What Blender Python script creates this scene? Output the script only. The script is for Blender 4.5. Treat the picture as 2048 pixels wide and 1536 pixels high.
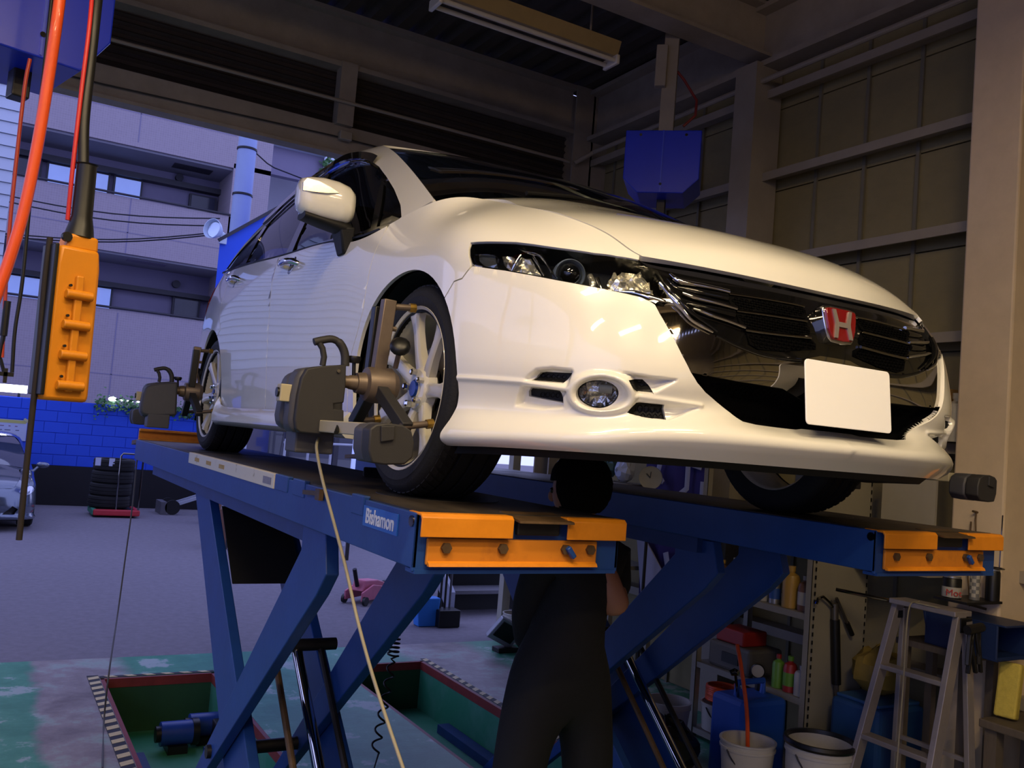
import bpy, bmesh, math, random
import numpy as np
from mathutils import Vector, Matrix, Euler, geometry
random.seed(7)
for o in list(bpy.data.objects): bpy.data.objects.remove(o)
scene = bpy.context.scene
COL = scene.collection
PI = math.pi

# ------------------------------------------------------------------ camera
H = 1.58                                   # height of the lift runways above the floor
CAM = np.array([-1.99433799, -2.56048828, 0.186494437])      # relative to runway top
FOC = 1813.45444
_r = np.array([0.0413935018, -0.0958725094, -0.525910802])
def _rot(r):
    th = np.linalg.norm(r); k = r/th
    K = np.array([[0,-k[2],k[1]],[k[2],0,-k[0]],[-k[1],k[0],0]])
    return np.eye(3)+math.sin(th)*K+(1-math.cos(th))*K@K
CM = np.array([[1,0,0],[0,0,-1],[0,1,0]], float) @ _rot(_r).T     # rows: right, down, forward
def ray(u, v): return CM.T @ np.array([(u-1024)/FOC, (v-768)/FOC, 1.0])
def at(u, v, x=None, y=None, z=None, rel=False):
    """world point seen at pixel (u,v) on the plane x=, y= or z= (world; z above the floor)"""
    d = ray(u, v); c = CAM.copy()
    if not rel: c = c+np.array([0,0,H])
    if x is not None: t = (x-c[0])/d[0]
    elif y is not None: t = (y-c[1])/d[1]
    else: t = (z-c[2])/d[2]
    return c+t*d
def proj(P):
    c = (np.atleast_2d(P)-CAM) @ CM.T
    return np.stack([1024+FOC*c[:,0]/c[:,2], 768+FOC*c[:,1]/c[:,2]], 1), c[:,2]
cam = bpy.data.cameras.new('camera'); co = bpy.data.objects.new('camera', cam); COL.objects.link(co)
cam.sensor_fit = 'HORIZONTAL'; cam.sensor_width = 36; cam.lens = FOC*36/2048; cam.clip_start = 0.05; cam.clip_end = 400
R3 = np.stack([CM[0], -CM[1], -CM[2]], 1)
m4 = Matrix([[*R3[i], (CAM+np.array([0,0,H]))[i]] for i in range(3)]+[[0,0,0,1]])
co.matrix_world = m4
scene.camera = co

# ------------------------------------------------------------------ light
scene.view_settings.view_transform = 'Standard'; scene.view_settings.look = 'None'
scene.view_settings.gamma = 1; scene.view_settings.use_curve_mapping = False
scene.view_settings.exposure = 0.0
world = bpy.data.worlds.new('world'); scene.world = world; world.use_nodes = True
bg = world.node_tree.nodes['Background']
bg.inputs[0].default_value = (0.35, 0.385, 0.76, 1); bg.inputs[1].default_value = 2.35
def area(name, loc, rot, sx, sy, power, color):
    l = bpy.data.lights.new(name, 'AREA'); l.shape = 'RECTANGLE'; l.size = sx; l.size_y = sy
    l.energy = power; l.color = color
    o = bpy.data.objects.new(name, l); COL.objects.link(o); o.location = loc; o.rotation_euler = rot
    return o
WARM = (1.0, 0.79, 0.50)

# ------------------------------------------------------------------ materials
def lin(c):
    return c/12.92 if c <= 0.04045 else ((c+0.055)/1.055)**2.4
def rgb(h):
    if isinstance(h, str):
        h = h.lstrip('#'); return tuple(lin(int(h[i:i+2],16)/255) for i in (0,2,4))
    return tuple(h)
MATS = {}
def mat(name, col, rough=0.5, metal=0.0, vary=0.0, scale=8.0, bump=0.0, bscale=60.0, coat=0.0, col2=None, mixlo=0.45, mixhi=0.6,
        emit=None, estr=0.0, trans=0.0, alpha=1.0, ior=1.45, spec=0.5, detail=6.0, stretch=None):
    if name in MATS: return MATS[name]
    m = bpy.data.materials.new(name); m.use_nodes = True
    nt = m.node_tree; N = nt.nodes; L = nt.links
    b = N['Principled BSDF']; c = rgb(col)
    b.inputs['Base Color'].default_value = (*c,1); b.inputs['Roughness'].default_value = rough
    b.inputs['Metallic'].default_value = metal; b.inputs['Coat Weight'].default_value = coat; b.inputs['Coat Roughness'].default_value = 0.03
    b.inputs['IOR'].default_value = ior; b.inputs['Transmission Weight'].default_value = trans; b.inputs['Alpha'].default_value = alpha
    b.inputs['Specular IOR Level'].default_value = spec
    if emit: b.inputs['Emission Color'].default_value = (*rgb(emit),1); b.inputs['Emission Strength'].default_value = estr
    if vary or col2 or bump:
        tc = N.new('ShaderNodeTexCoord'); mp = N.new('ShaderNodeMapping'); L.new(tc.outputs['Object'], mp.inputs[0])
        if stretch: mp.inputs['Scale'].default_value = stretch
    if vary or col2:
        n = N.new('ShaderNodeTexNoise'); n.inputs['Scale'].default_value = scale; n.inputs['Detail'].default_value = detail; n.inputs['Roughness'].default_value = 0.65
        L.new(mp.outputs[0], n.inputs['Vector'])
        r = N.new('ShaderNodeValToRGB'); L.new(n.outputs['Fac'], r.inputs[0]); L.new(r.outputs[0], b.inputs['Base Color'])
        if col2:
            r.color_ramp.elements[0].position = mixlo; r.color_ramp.elements[1].position = mixhi
            r.color_ramp.elements[0].color = (*c,1); r.color_ramp.elements[1].color = (*rgb(col2),1)
        else:
            r.color_ramp.elements[0].position = 0.25; r.color_ramp.elements[1].position = 0.75
            r.color_ramp.elements[0].color = tuple(max(0,x*(1-vary)) for x in c)+(1,)
            r.color_ramp.elements[1].color = tuple(min(1,x*(1+vary)) for x in c)+(1,)
    if bump:
        n2 = N.new('ShaderNodeTexNoise'); n2.inputs['Scale'].default_value = bscale; n2.inputs['Detail'].default_value = 4
        L.new(mp.outputs[0], n2.inputs['Vector'])
        bp = N.new('ShaderNodeBump'); bp.inputs['Strength'].default_value = bump; bp.inputs['Distance'].default_value = 0.01
        L.new(n2.outputs['Fac'], bp.inputs['Height']); L.new(bp.outputs[0], b.inputs['Normal'])
    MATS[name] = m
    return m

# ------------------------------------------------------------------ objects
def link(o, parent=None):
    COL.objects.link(o)
    if parent: o.parent = parent
    return o
def tag(o, label=None, cat=None, group=None, kind=None):
    if label: o['label'] = label
    if cat: o['category'] = cat
    if group: o['group'] = group
    if kind: o['kind'] = kind
    return o
def empty(name, label, cat, loc=(0,0,0), rotz=0, group=None):
    o = bpy.data.objects.new(name, None); COL.objects.link(o); o.location = loc; o.rotation_euler = (0,0,rotz)
    o.empty_display_size = 0.1
    return tag(o, label, cat, group)
def mesh_obj(name, verts, faces, m, parent=None, smooth=35, bevel=0, loc=None, rot=None):
    me = bpy.data.meshes.new(name)
    me.from_pydata([tuple(map(float,v)) for v in verts], [], [tuple(int(i) for i in f) for f in faces])
    me.validate(); me.update()
    if m: me.materials.append(m)
    o = bpy.data.objects.new(name, me); link(o, parent)
    if smooth:
        me.polygons.foreach_set('use_smooth', [True]*len(me.polygons))
        if smooth < 180: me.set_sharp_from_angle(angle=math.radians(smooth))
    if bevel:
        b = o.modifiers.new('bevel','BEVEL'); b.width = bevel; b.segments = 2; b.limit_method = 'ANGLE'; b.angle_limit = math.radians(40); b.harden_normals = False
    if loc is not None: o.location = loc
    if rot is not None: o.rotation_euler = rot
    return o
def frame_from(d):
    d = Vector(d).normalized(); up = Vector((0,0,1)) if abs(d.z) < 0.95 else Vector((0,1,0))
    a = d.cross(up).normalized(); b = a.cross(d).normalized()
    return a, b
class MB:
    def __init__(s): s.v = []; s.f = []
    def add(s, vs, fs):
        n = len(s.v); s.v += [tuple(v) for v in vs]; s.f += [tuple(i+n for i in f) for f in fs]; return s
    def box(s, c, d, rot=None):
        vs = [Vector((x*d[0]/2, y*d[1]/2, z*d[2]/2)) for x in (-1,1) for y in (-1,1) for z in (-1,1)]
        if rot is not None:
            R = rot if isinstance(rot, Matrix) else Euler(rot).to_matrix(); vs = [R@v for v in vs]
        c = Vector(c)
        return s.add([v+c for v in vs], [(0,1,3,2),(4,6,7,5),(0,4,5,1),(2,3,7,6),(0,2,6,4),(1,5,7,3)])
    def b2(s, lo, hi):
        return s.box([(a+b)/2 for a,b in zip(lo,hi)], [abs(b-a) for a,b in zip(lo,hi)])
    def bar(s, p0, p1, w, h, up=(0,0,1)):
        p0 = Vector(p0); p1 = Vector(p1); d = (p1-p0); L = d.length; d.normalize()
        up = Vector(up); a = d.cross(up)
        if a.length < 1e-4: a = d.cross(Vector((1,0,0)))
        a.normalize(); b = a.cross(d).normalized()
        vs = [p+a*x*w/2+b*y*h/2 for p in (p0,p1) for x,y in ((-1,-1),(1,-1),(1,1),(-1,1))]
        return s.add(vs, [(3,2,1,0),(4,5,6,7),(0,1,5,4),(1,2,6,5),(2,3,7,6),(3,0,4,7)])
    def cyl(s, p0, p1, r0, r1=None, seg=16, cap=True):
        if r1 is None: r1 = r0
        return s.tube([p0,p1],[r0,r1],seg,cap)
    def tube(s, path, r, seg=10, cap=True, closed=False):
        P = [Vector(p) for p in path]; n = len(P)
        rs = r if isinstance(r,(list,tuple)) else [r]*n
        a = None; vs = []
        for i,p in enumerate(P):
            if closed: d = P[(i+1)%n]-P[i-1]
            else: d = P[min(i+1,n-1)]-P[max(i-1,0)]
            if d.length < 1e-9: d = Vector((0,0,1))
            d.normalize()
            if a is None: a,_ = frame_from(d)
            a = (a-d*a.dot(d)).normalized(); b = d.cross(a)
            vs += [p+(a*math.cos(2*PI*k/seg)+b*math.sin(2*PI*k/seg))*rs[i] for k in range(seg)]
        fs = []
        for i in range(n if closed else n-1):
            j = (i+1)%n
            for k in range(seg):
                k2 = (k+1)%seg; fs.append((i*seg+k, i*seg+k2, j*seg+k2, j*seg+k))
        if cap and not closed: fs += [tuple(range(seg))[::-1], tuple((n-1)*seg+k for k in range(seg))]
        return s.add(vs, fs)
    def lathe(s, prof, o=(0,0,0), axis=(0,0,1), seg=32, closed=False, cap=False, a0=0, a1=2*PI):
        ax = Vector(axis).normalized(); a,b = frame_from(ax); o = Vector(o); n = len(prof)
        full = abs(a1-a0-2*PI) < 1e-6; ns = seg if full else seg+1
        vs = [o+ax*h+(a*math.cos(t)+b*math.sin(t))*r for k in range(ns) for t in [a0+(a1-a0)*k/seg] for r,h in prof]
        fs = []
        for k in range(seg):
            k2 = (k+1)%ns
            for i in range(n if closed else n-1):
                j = (i+1)%n; fs.append((k*n+i, k2*n+i, k2*n+j, k*n+j))
        if cap and full: fs += [tuple(k*n for k in range(ns)), tuple(k*n+n-1 for k in range(ns))[::-1]]
        return s.add(vs, fs)
    def prism(s, poly, axis, a, b):
        """extrude a 2-D polygon along axis 'x','y','z' from a to b; poly coords are the other two axes in xyz order"""
        def P(p,h):
            return {'x':(h,p[0],p[1]),'y':(p[0],h,p[1]),'z':(p[0],p[1],h)}[axis]
        n = len(poly)
        return s.add([P(p,a) for p in poly]+[P(p,b) for p in poly],
            [tuple(range(n))[::-1], tuple(range(n,2*n))]+[(i,(i+1)%n,n+(i+1)%n,n+i) for i in range(n)])
    def sphere(s, c, r, su=16, sv=10, sc=(1,1,1)):
        c = Vector(c); vs=[]; fs=[]
        for j in range(sv+1):
            th = PI*j/sv
            for i in range(su):
                ph = 2*PI*i/su; vs.append(c+Vector((r*sc[0]*math.sin(th)*math.cos(ph), r*sc[1]*math.sin(th)*math.sin(ph), r*sc[2]*math.cos(th))))
        for j in range(sv):
            for i in range(su):
                fs.append((j*su+i,(j+1)*su+i,(j+1)*su+(i+1)%su,j*su+(i+1)%su))
        return s.add(vs, fs)
    def xf(s, M):
        s.v = [tuple(M@Vector(v)) for v in s.v]; return s
    def build(s, name, m, parent=None, smooth=35, bevel=0, loc=None, rot=None, fix=True):
        o = mesh_obj(name, s.v, s.f, m, parent, 0, bevel, loc, rot)
        if fix:
            bm = bmesh.new(); bm.from_mesh(o.data)
            bmesh.ops.remove_doubles(bm, verts=bm.verts, dist=1e-6)
            bmesh.ops.recalc_face_normals(bm, faces=bm.faces); bm.to_mesh(o.data); bm.free()
        if smooth:
            o.data.polygons.foreach_set('use_smooth', [True]*len(o.data.polygons))
            if smooth < 180: o.data.set_sharp_from_angle(angle=math.radians(smooth))
        return o
def copy_tree(o, parent=None):
    c = o.copy(); COL.objects.link(c); c.parent = parent
    for ch in list(o.children): copy_tree(ch, c)
    return c
def arc(cx, cy, r, a0, a1, n):
    return [(cx+r*math.cos(a0+(a1-a0)*i/n), cy+r*math.sin(a0+(a1-a0)*i/n)) for i in range(n+1)]
def rrect(x0, y0, x1, y1, r, n=4):
    return (arc(x1-r,y0+r,r,-PI/2,0,n)+arc(x1-r,y1-r,r,0,PI/2,n)+arc(x0+r,y1-r,r,PI/2,PI,n)+arc(x0+r,y0+r,r,PI,1.5*PI,n))
def catmull(pts, n=8, closed=False):
    P = [np.array(p,float) for p in pts]; N = len(P); out = []
    for i in range(N if closed else N-1):
        p1 = P[i]; p2 = P[(i+1)%N]
        p0 = P[i-1] if (closed or i > 0) else 2*p1-p2
        p3 = P[(i+2)%N] if (closed or i+2 < N) else 2*p2-p1
        for k in range(n):
            t = k/n; out.append(0.5*((2*p1)+(-p0+p2)*t+(2*p0-5*p1+4*p2-p3)*t*t+(-p0+3*p1-3*p2+p3)*t**3))
    if not closed: out.append(P[-1])
    return out
def text_obj(name, s, size, m, loc, rot, parent=None, ext=0.001, align='CENTER', squash=1.0, shear=0.0, bold=0.0):
    cu = bpy.data.curves.new(name, 'FONT'); cu.body = s; cu.size = size; cu.extrude = ext; cu.align_x = align; cu.align_y = 'CENTER'; cu.shear = shear; cu.offset = bold
    to = bpy.data.objects.new(name+'_tmp', cu); COL.objects.link(to)
    bpy.context.view_layer.update()
    me = bpy.data.meshes.new_from_object(to.evaluated_get(bpy.context.evaluated_depsgraph_get()))
    bpy.data.objects.remove(to); bpy.data.curves.remove(cu)
    me.materials.clear(); me.materials.append(m)
    o = bpy.data.objects.new(name, me); link(o, parent); o.location = loc; o.rotation_euler = rot; o.scale = (squash,1,1)
    return o
def look_rot(xdir, ydir):
    """rotation whose local x,y run along the given directions"""
    x = Vector(xdir).normalized(); y = Vector(ydir); y = (y-x*y.dot(x)).normalized(); z = x.cross(y)
    return Matrix((x,y,z)).transposed().to_euler()
# ------------------------------------------------------------------ spline surfaces (car coordinates: origin under the front axle, on the runway)
def spl_basis(k, x):
    k = np.asarray(k,float); n = len(k); h = np.diff(k)
    A = np.zeros((n,n)); Rm = np.zeros((n,n)); A[0,0] = A[-1,-1] = 1
    for i in range(1,n-1):
        A[i,i-1] = h[i-1]; A[i,i] = 2*(h[i-1]+h[i]); A[i,i+1] = h[i]
        Rm[i,i-1] = 6/h[i-1]; Rm[i,i] = -6/h[i-1]-6/h[i]; Rm[i,i+1] = 6/h[i]
    M = np.linalg.solve(A, Rm)
    x = np.clip(np.asarray(x,float), k[0], k[-1])
    j = np.clip(np.searchsorted(k, x, side='right')-1, 0, n-2)
    hh = h[j]; a = (k[j+1]-x)/hh; b = (x-k[j])/hh
    B = np.zeros((len(x), n)); I = np.arange(len(x))
    B[I,j] += a; B[I,j+1] += b
    B += ((a**3-a)*hh**2/6)[:,None]*M[j] + ((b**3-b)*hh**2/6)[:,None]*M[j+1]
    return B
class Surf:
    """grid[s][t] = (half width, y, z); right side of the car is x = -w"""
    def __init__(S, grid, ms0=False, ms1=False, mt1=False, disp=None):
        g = np.array(grid, float); mir = np.array([-1,1,1.0])
        if mt1: g = np.concatenate([g, g[:,-2:-1]*mir], 1)
        if ms0: g = np.concatenate([g[1:2]*mir, g], 0)
        if ms1: g = np.concatenate([g, g[-2:-1]*mir], 0)
        ds = np.linalg.norm(np.diff(g,axis=0),axis=2).mean(1); dt = np.linalg.norm(np.diff(g,axis=1),axis=2).mean(0)
        S.ks = np.concatenate([[0],np.cumsum(ds)]); S.kt = np.concatenate([[0],np.cumsum(dt)])
        if ms0: S.ks -= S.ks[1]
        S.s0 = 0.0; S.s1 = S.ks[-2] if ms1 else S.ks[-1]; S.t1 = S.kt[-2] if mt1 else S.kt[-1]
        S.g = g; S.disp = disp; S.off = 1 if ms0 else 0
        S._cache = None
    def raw(S, st):
        st = np.atleast_2d(st); A = spl_basis(S.ks, st[:,0]); B = spl_basis(S.kt, st[:,1])
        P = np.einsum('pi,pj,ijk->pk', A, B, S.g); P[:,0] *= -1; return P
    def normal(S, st):
        st = np.atleast_2d(np.asarray(st,float)); e = 1e-3
        a = S.raw(st+[e,0])-S.raw(st-[e,0]); b = S.raw(st+[0,e])-S.raw(st-[0,e])
        n = np.cross(b, a); n /= np.linalg.norm(n,axis=1)[:,None]+1e-12
        return n
    def ev(S, st, off=0.0):
        st = np.atleast_2d(np.asarray(st,float)); P = S.raw(st)
        d = np.zeros(len(st))+off
        if S.disp is not None: d = d+S.disp(st)
        if np.any(d != 0): P = P+S.normal(st)*S.sgn*np.asarray(d)[:,None]
        return P
    @property
    def sgn(S):
        if not hasattr(S,'_sgn'):
            st = np.array([[S.s0*.5+S.s1*.5, S.t1*.35]]); P = S.raw(st)[0]; n = S.normal(st)[0]
            S._sgn = 1.0 if n@(P-np.array([0,1.2,0.4])) > 0 else -1.0
        return S._sgn
    def pix(S, u, v, smin=None, smax=None):
        """(s,t) of the surface point of the right side seen at pixel (u,v)"""
        if S._cache is None:
            ss, tt = np.meshgrid(np.linspace(S.s0,S.s1,160), np.linspace(0,S.t1,60), indexing='ij')
            st = np.stack([ss.ravel(),tt.ravel()],1); uv,d = proj(S.raw(st)); S._cache = (st,uv,d)
        st,uv,d = S._cache
        c = np.hypot(uv[:,0]-u, uv[:,1]-v)+d*4
        if smin is not None: c = c+1e6*(st[:,0] < smin)
        if smax is not None: c = c+1e6*(st[:,0] > smax)
        x = st[np.argmin(c)].copy()
        for _ in range(25):
            e = 1e-4; Q = np.array([x, x+[e,0], x+[0,e]]); uv3,_d = proj(S.raw(Q))
            J = np.stack([(uv3[1]-uv3[0])/e,(uv3[2]-uv3[0])/e],1); r = np.array([u,v])-uv3[0]
            try: dx = np.linalg.solve(J.T@J+1e-3*np.eye(2)*np.trace(J.T@J)*1e-3, J.T@r)
            except Exception: break
            n = np.linalg.norm(dx)
            if n > .08: dx *= .08/n
            x = x+dx; x[0] = min(max(x[0],S.s0),S.s1); x[1] = min(max(x[1],0),S.t1)
        return x
    def find(S, y=None, z=None, guess=None, w=None):
        """(s,t) where two of (w, y, z) have the given values"""
        ss, tt = np.meshgrid(np.linspace(S.s0,S.s1,160), np.linspace(0,S.t1,60), indexing='ij')
        st = np.stack([ss.ravel(),tt.ravel()],1); P = S.raw(st)*np.array([-1,1,1])
        tg = [(i,q) for i,q in ((0,w),(1,y),(2,z)) if q is not None]
        c = sum((P[:,i]-q)**2 for i,q in tg)
        if w is not None: c = c+9.0*(P[:,1] > 1.0)
        x = st[np.argmin(c)].copy()
        for _ in range(15):
            e = 1e-4; Q = S.raw(np.array([x,x+[e,0],x+[0,e]]))*np.array([-1,1,1])
            idx = [i for i,_q in tg]; J = np.stack([(Q[1]-Q[0])[idx]/e,(Q[2]-Q[0])[idx]/e],1); r = np.array([q for _i,q in tg])-Q[0][idx]
            try: dx = np.linalg.lstsq(J, r, rcond=None)[0]
            except Exception: break
            n = np.linalg.norm(dx)
            if n > .1: dx *= .1/n
            x = x+dx; x[0] = min(max(x[0],S.s0),S.s1); x[1] = min(max(x[1],0),S.t1)
        return x
def poly_dense(P, d):
    out = []
    for i in range(len(P)):
        a = np.array(P[i],float); b = np.array(P[(i+1)%len(P)],float); n = max(1,int(np.linalg.norm(b-a)/d))
        out += [a+(b-a)*k/n for k in range(n)]
    return out
def poly_inset(P, d):
    P = [np.array(p,float) for p in P]; n = len(P)
    A = sum(P[i][0]*P[(i+1)%n][1]-P[(i+1)%n][0]*P[i][1] for i in range(n)); sg = 1 if A > 0 else -1
    out = []
    for i in range(n):
        e1 = P[i]-P[i-1]; e2 = P[(i+1)%n]-P[i]
        n1 = np.array([-e1[1],e1[0]])/(np.linalg.norm(e1)+1e-12)*sg; n2 = np.array([-e2[1],e2[0]])/(np.linalg.norm(e2)+1e-12)*sg
        m = n1+n2; L = np.linalg.norm(m)
        m = n1 if L < 1e-6 else m/L
        k = max(0.45, float(m@n1)); out.append(P[i]+m*d/k)
    return out
def in_poly(pts, poly):
    pts = np.atleast_2d(pts); P = np.array(poly); x = pts[:,0]; y = pts[:,1]; r = np.zeros(len(pts),bool)
    j = len(P)-1
    for i in range(len(P)):
        c = ((P[i,1] > y) != (P[j,1] > y))
        with np.errstate(divide='ignore',invalid='ignore'):
            xi = (P[j,0]-P[i,0])*(y-P[i,1])/(P[j,1]-P[i,1]+1e-15)+P[i,0]
        r ^= c & (x < xi); j = i
    return r
def dist_poly(pts, poly, closed=True):
    pts = np.atleast_2d(pts); P = np.array(poly); D = np.full(len(pts),1e9)
    for i in range(len(P) if closed else len(P)-1):
        a = P[i]; b = P[(i+1)%len(P)]; ab = b-a; L = ab@ab+1e-15
        t = np.clip(((pts-a)@ab)/L,0,1); D = np.minimum(D, np.linalg.norm(pts-a-t[:,None]*ab,axis=1))
    return D
def trim(S, outer, holes=(), h=0.03, fine=None, hf=0.006, inset=0.002, off=0.0, flange=0.012, edge=None, half=False):
    """triangulate the part of S inside the (s,t) polygon 'outer' and outside 'holes'; returns verts, faces, boundary flange included"""
    be = edge or h*0.5
    O = poly_dense(poly_inset(poly_dense(outer, be), inset) if inset else outer, be)
    Hs = [poly_dense(poly_inset(poly_dense(q,be), -inset) if inset else q, be) for q in holes]
    if half:
        O = [np.array([max(p[0],0.0),p[1]]) for p in O]
        O = [p for i,p in enumerate(O) if np.linalg.norm(p-O[i-1]) > 1e-5]
    P = np.array(O); lo = P.min(0); hi = P.max(0)
    def grid(lo, hi, h):
        xs = np.arange(lo[0]+h*.37, hi[0], h); ys = np.arange(lo[1]+h*.41, hi[1], h)
        if not len(xs) or not len(ys): return np.zeros((0,2))
        g = np.stack(np.meshgrid(xs,ys,indexing='ij'),2); g[:,1::2,0] += h*.5
        return g.reshape(-1,2)
    G = grid(lo,hi,h)
    if fine is not None:
        f = np.array(fine); flo = f.min(0); fhi = f.max(0)
        keep = ~((G[:,0] > flo[0])&(G[:,0] < fhi[0])&(G[:,1] > flo[1])&(G[:,1] < fhi[1])); G = np.concatenate([G[keep], grid(flo,fhi,hf)])
    ok = in_poly(G,O)
    for q in Hs: ok &= ~in_poly(G,q)
    G = G[ok]
    D = dist_poly(G,O)
    for q in Hs: D = np.minimum(D, dist_poly(G,q))
    G = G[D > (be*.35)]
    if fine is None: G = G[dist_poly(G,O) > be*.5] if len(G) else G
    V = [tuple(p) for p in O]; E = [(i,(i+1)%len(O)) for i in range(len(O))]
    for q in Hs:
        n = len(V); V += [tuple(p) for p in q]; E += [(n+i,n+(i+1)%len(q)) for i in range(len(q))]
    V += [tuple(p) for p in G]
    r = geometry.delaunay_2d_cdt([Vector(v) for v in V], E, [], 0, 1e-7)
    st = np.array([tuple(v) for v in r[0]]); F = [tuple(f) for f in r[2]]
    c = np.array([st[list(f)].mean(0) for f in F]); ok = in_poly(c,O)
    for q in Hs: ok &= ~in_poly(c,q)
    F = [f for f,k in zip(F,ok) if k]
    W = S.ev(st, off); N = S.normal(st)*S.sgn
    F2 = []
    for f in F:
        n = np.cross(W[f[1]]-W[f[0]], W[f[2]]-W[f[0]]); F2.append(f if n@N[f[0]] > 0 else f[::-1])
    used = sorted({i for f in F2 for i in f}); mp = {i:k for k,i in enumerate(used)}
    verts = [W[i] for i in used]; nv = [N[i] for i in used]; faces = [tuple(mp[i] for i in f) for f in F2]
    if flange:
        cnt = {}
        for f in faces:
            for a,b in ((f[0],f[1]),(f[1],f[2]),(f[2],f[0])): cnt[(a,b)] = cnt.get((a,b),0)+1
        bd = [(a,b) for (a,b) in cnt if (b,a) not in cnt and not (half and abs(verts[a][0]) < 1e-3 and abs(verts[b][0]) < 1e-3)]
        d = {}
        def nv_(i,k):
            if (i,k) not in d:
                d[(i,k)] = len(verts); verts.append(verts[i]-(nv[i]*flange if k else 0))
            return d[(i,k)]
        for a,b in bd: faces.append((nv_(b,0),nv_(a,0),nv_(a,1),nv_(b,1)))
    return verts, faces
def panel(name, S, outer, m, parent, holes=(), mirror=False, label=None, **k):
    v,f = trim(S, outer, holes, **k)
    if k.get('half'):
        n = len(v); v = [(0.0 if abs(p[0]) < 1e-3 else p[0],p[1],p[2]) for p in v]
        v2 = [(-p[0],p[1],p[2]) for p in v]; vv = list(v)+v2; ff = list(f)+[tuple(i+n for i in q[::-1]) for q in f]
        mp = list(range(len(vv)))
        for i in range(n):
            if v[i][0] == 0.0: mp[n+i] = i
        o = mesh_obj(name, vv, [tuple(mp[i] for i in q) for q in ff], m, parent, 180)
        if label: o['label'] = label
        return o
    o = mesh_obj(name, v, f, m, parent, 180)
    if label: o['label'] = label
    if mirror:
        v2 = [(-p[0],p[1],p[2]) for p in v]; o2 = mesh_obj(name, v2, [q[::-1] for q in f], m, parent, 180)
        if label: o2['label'] = label
    return o
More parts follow.
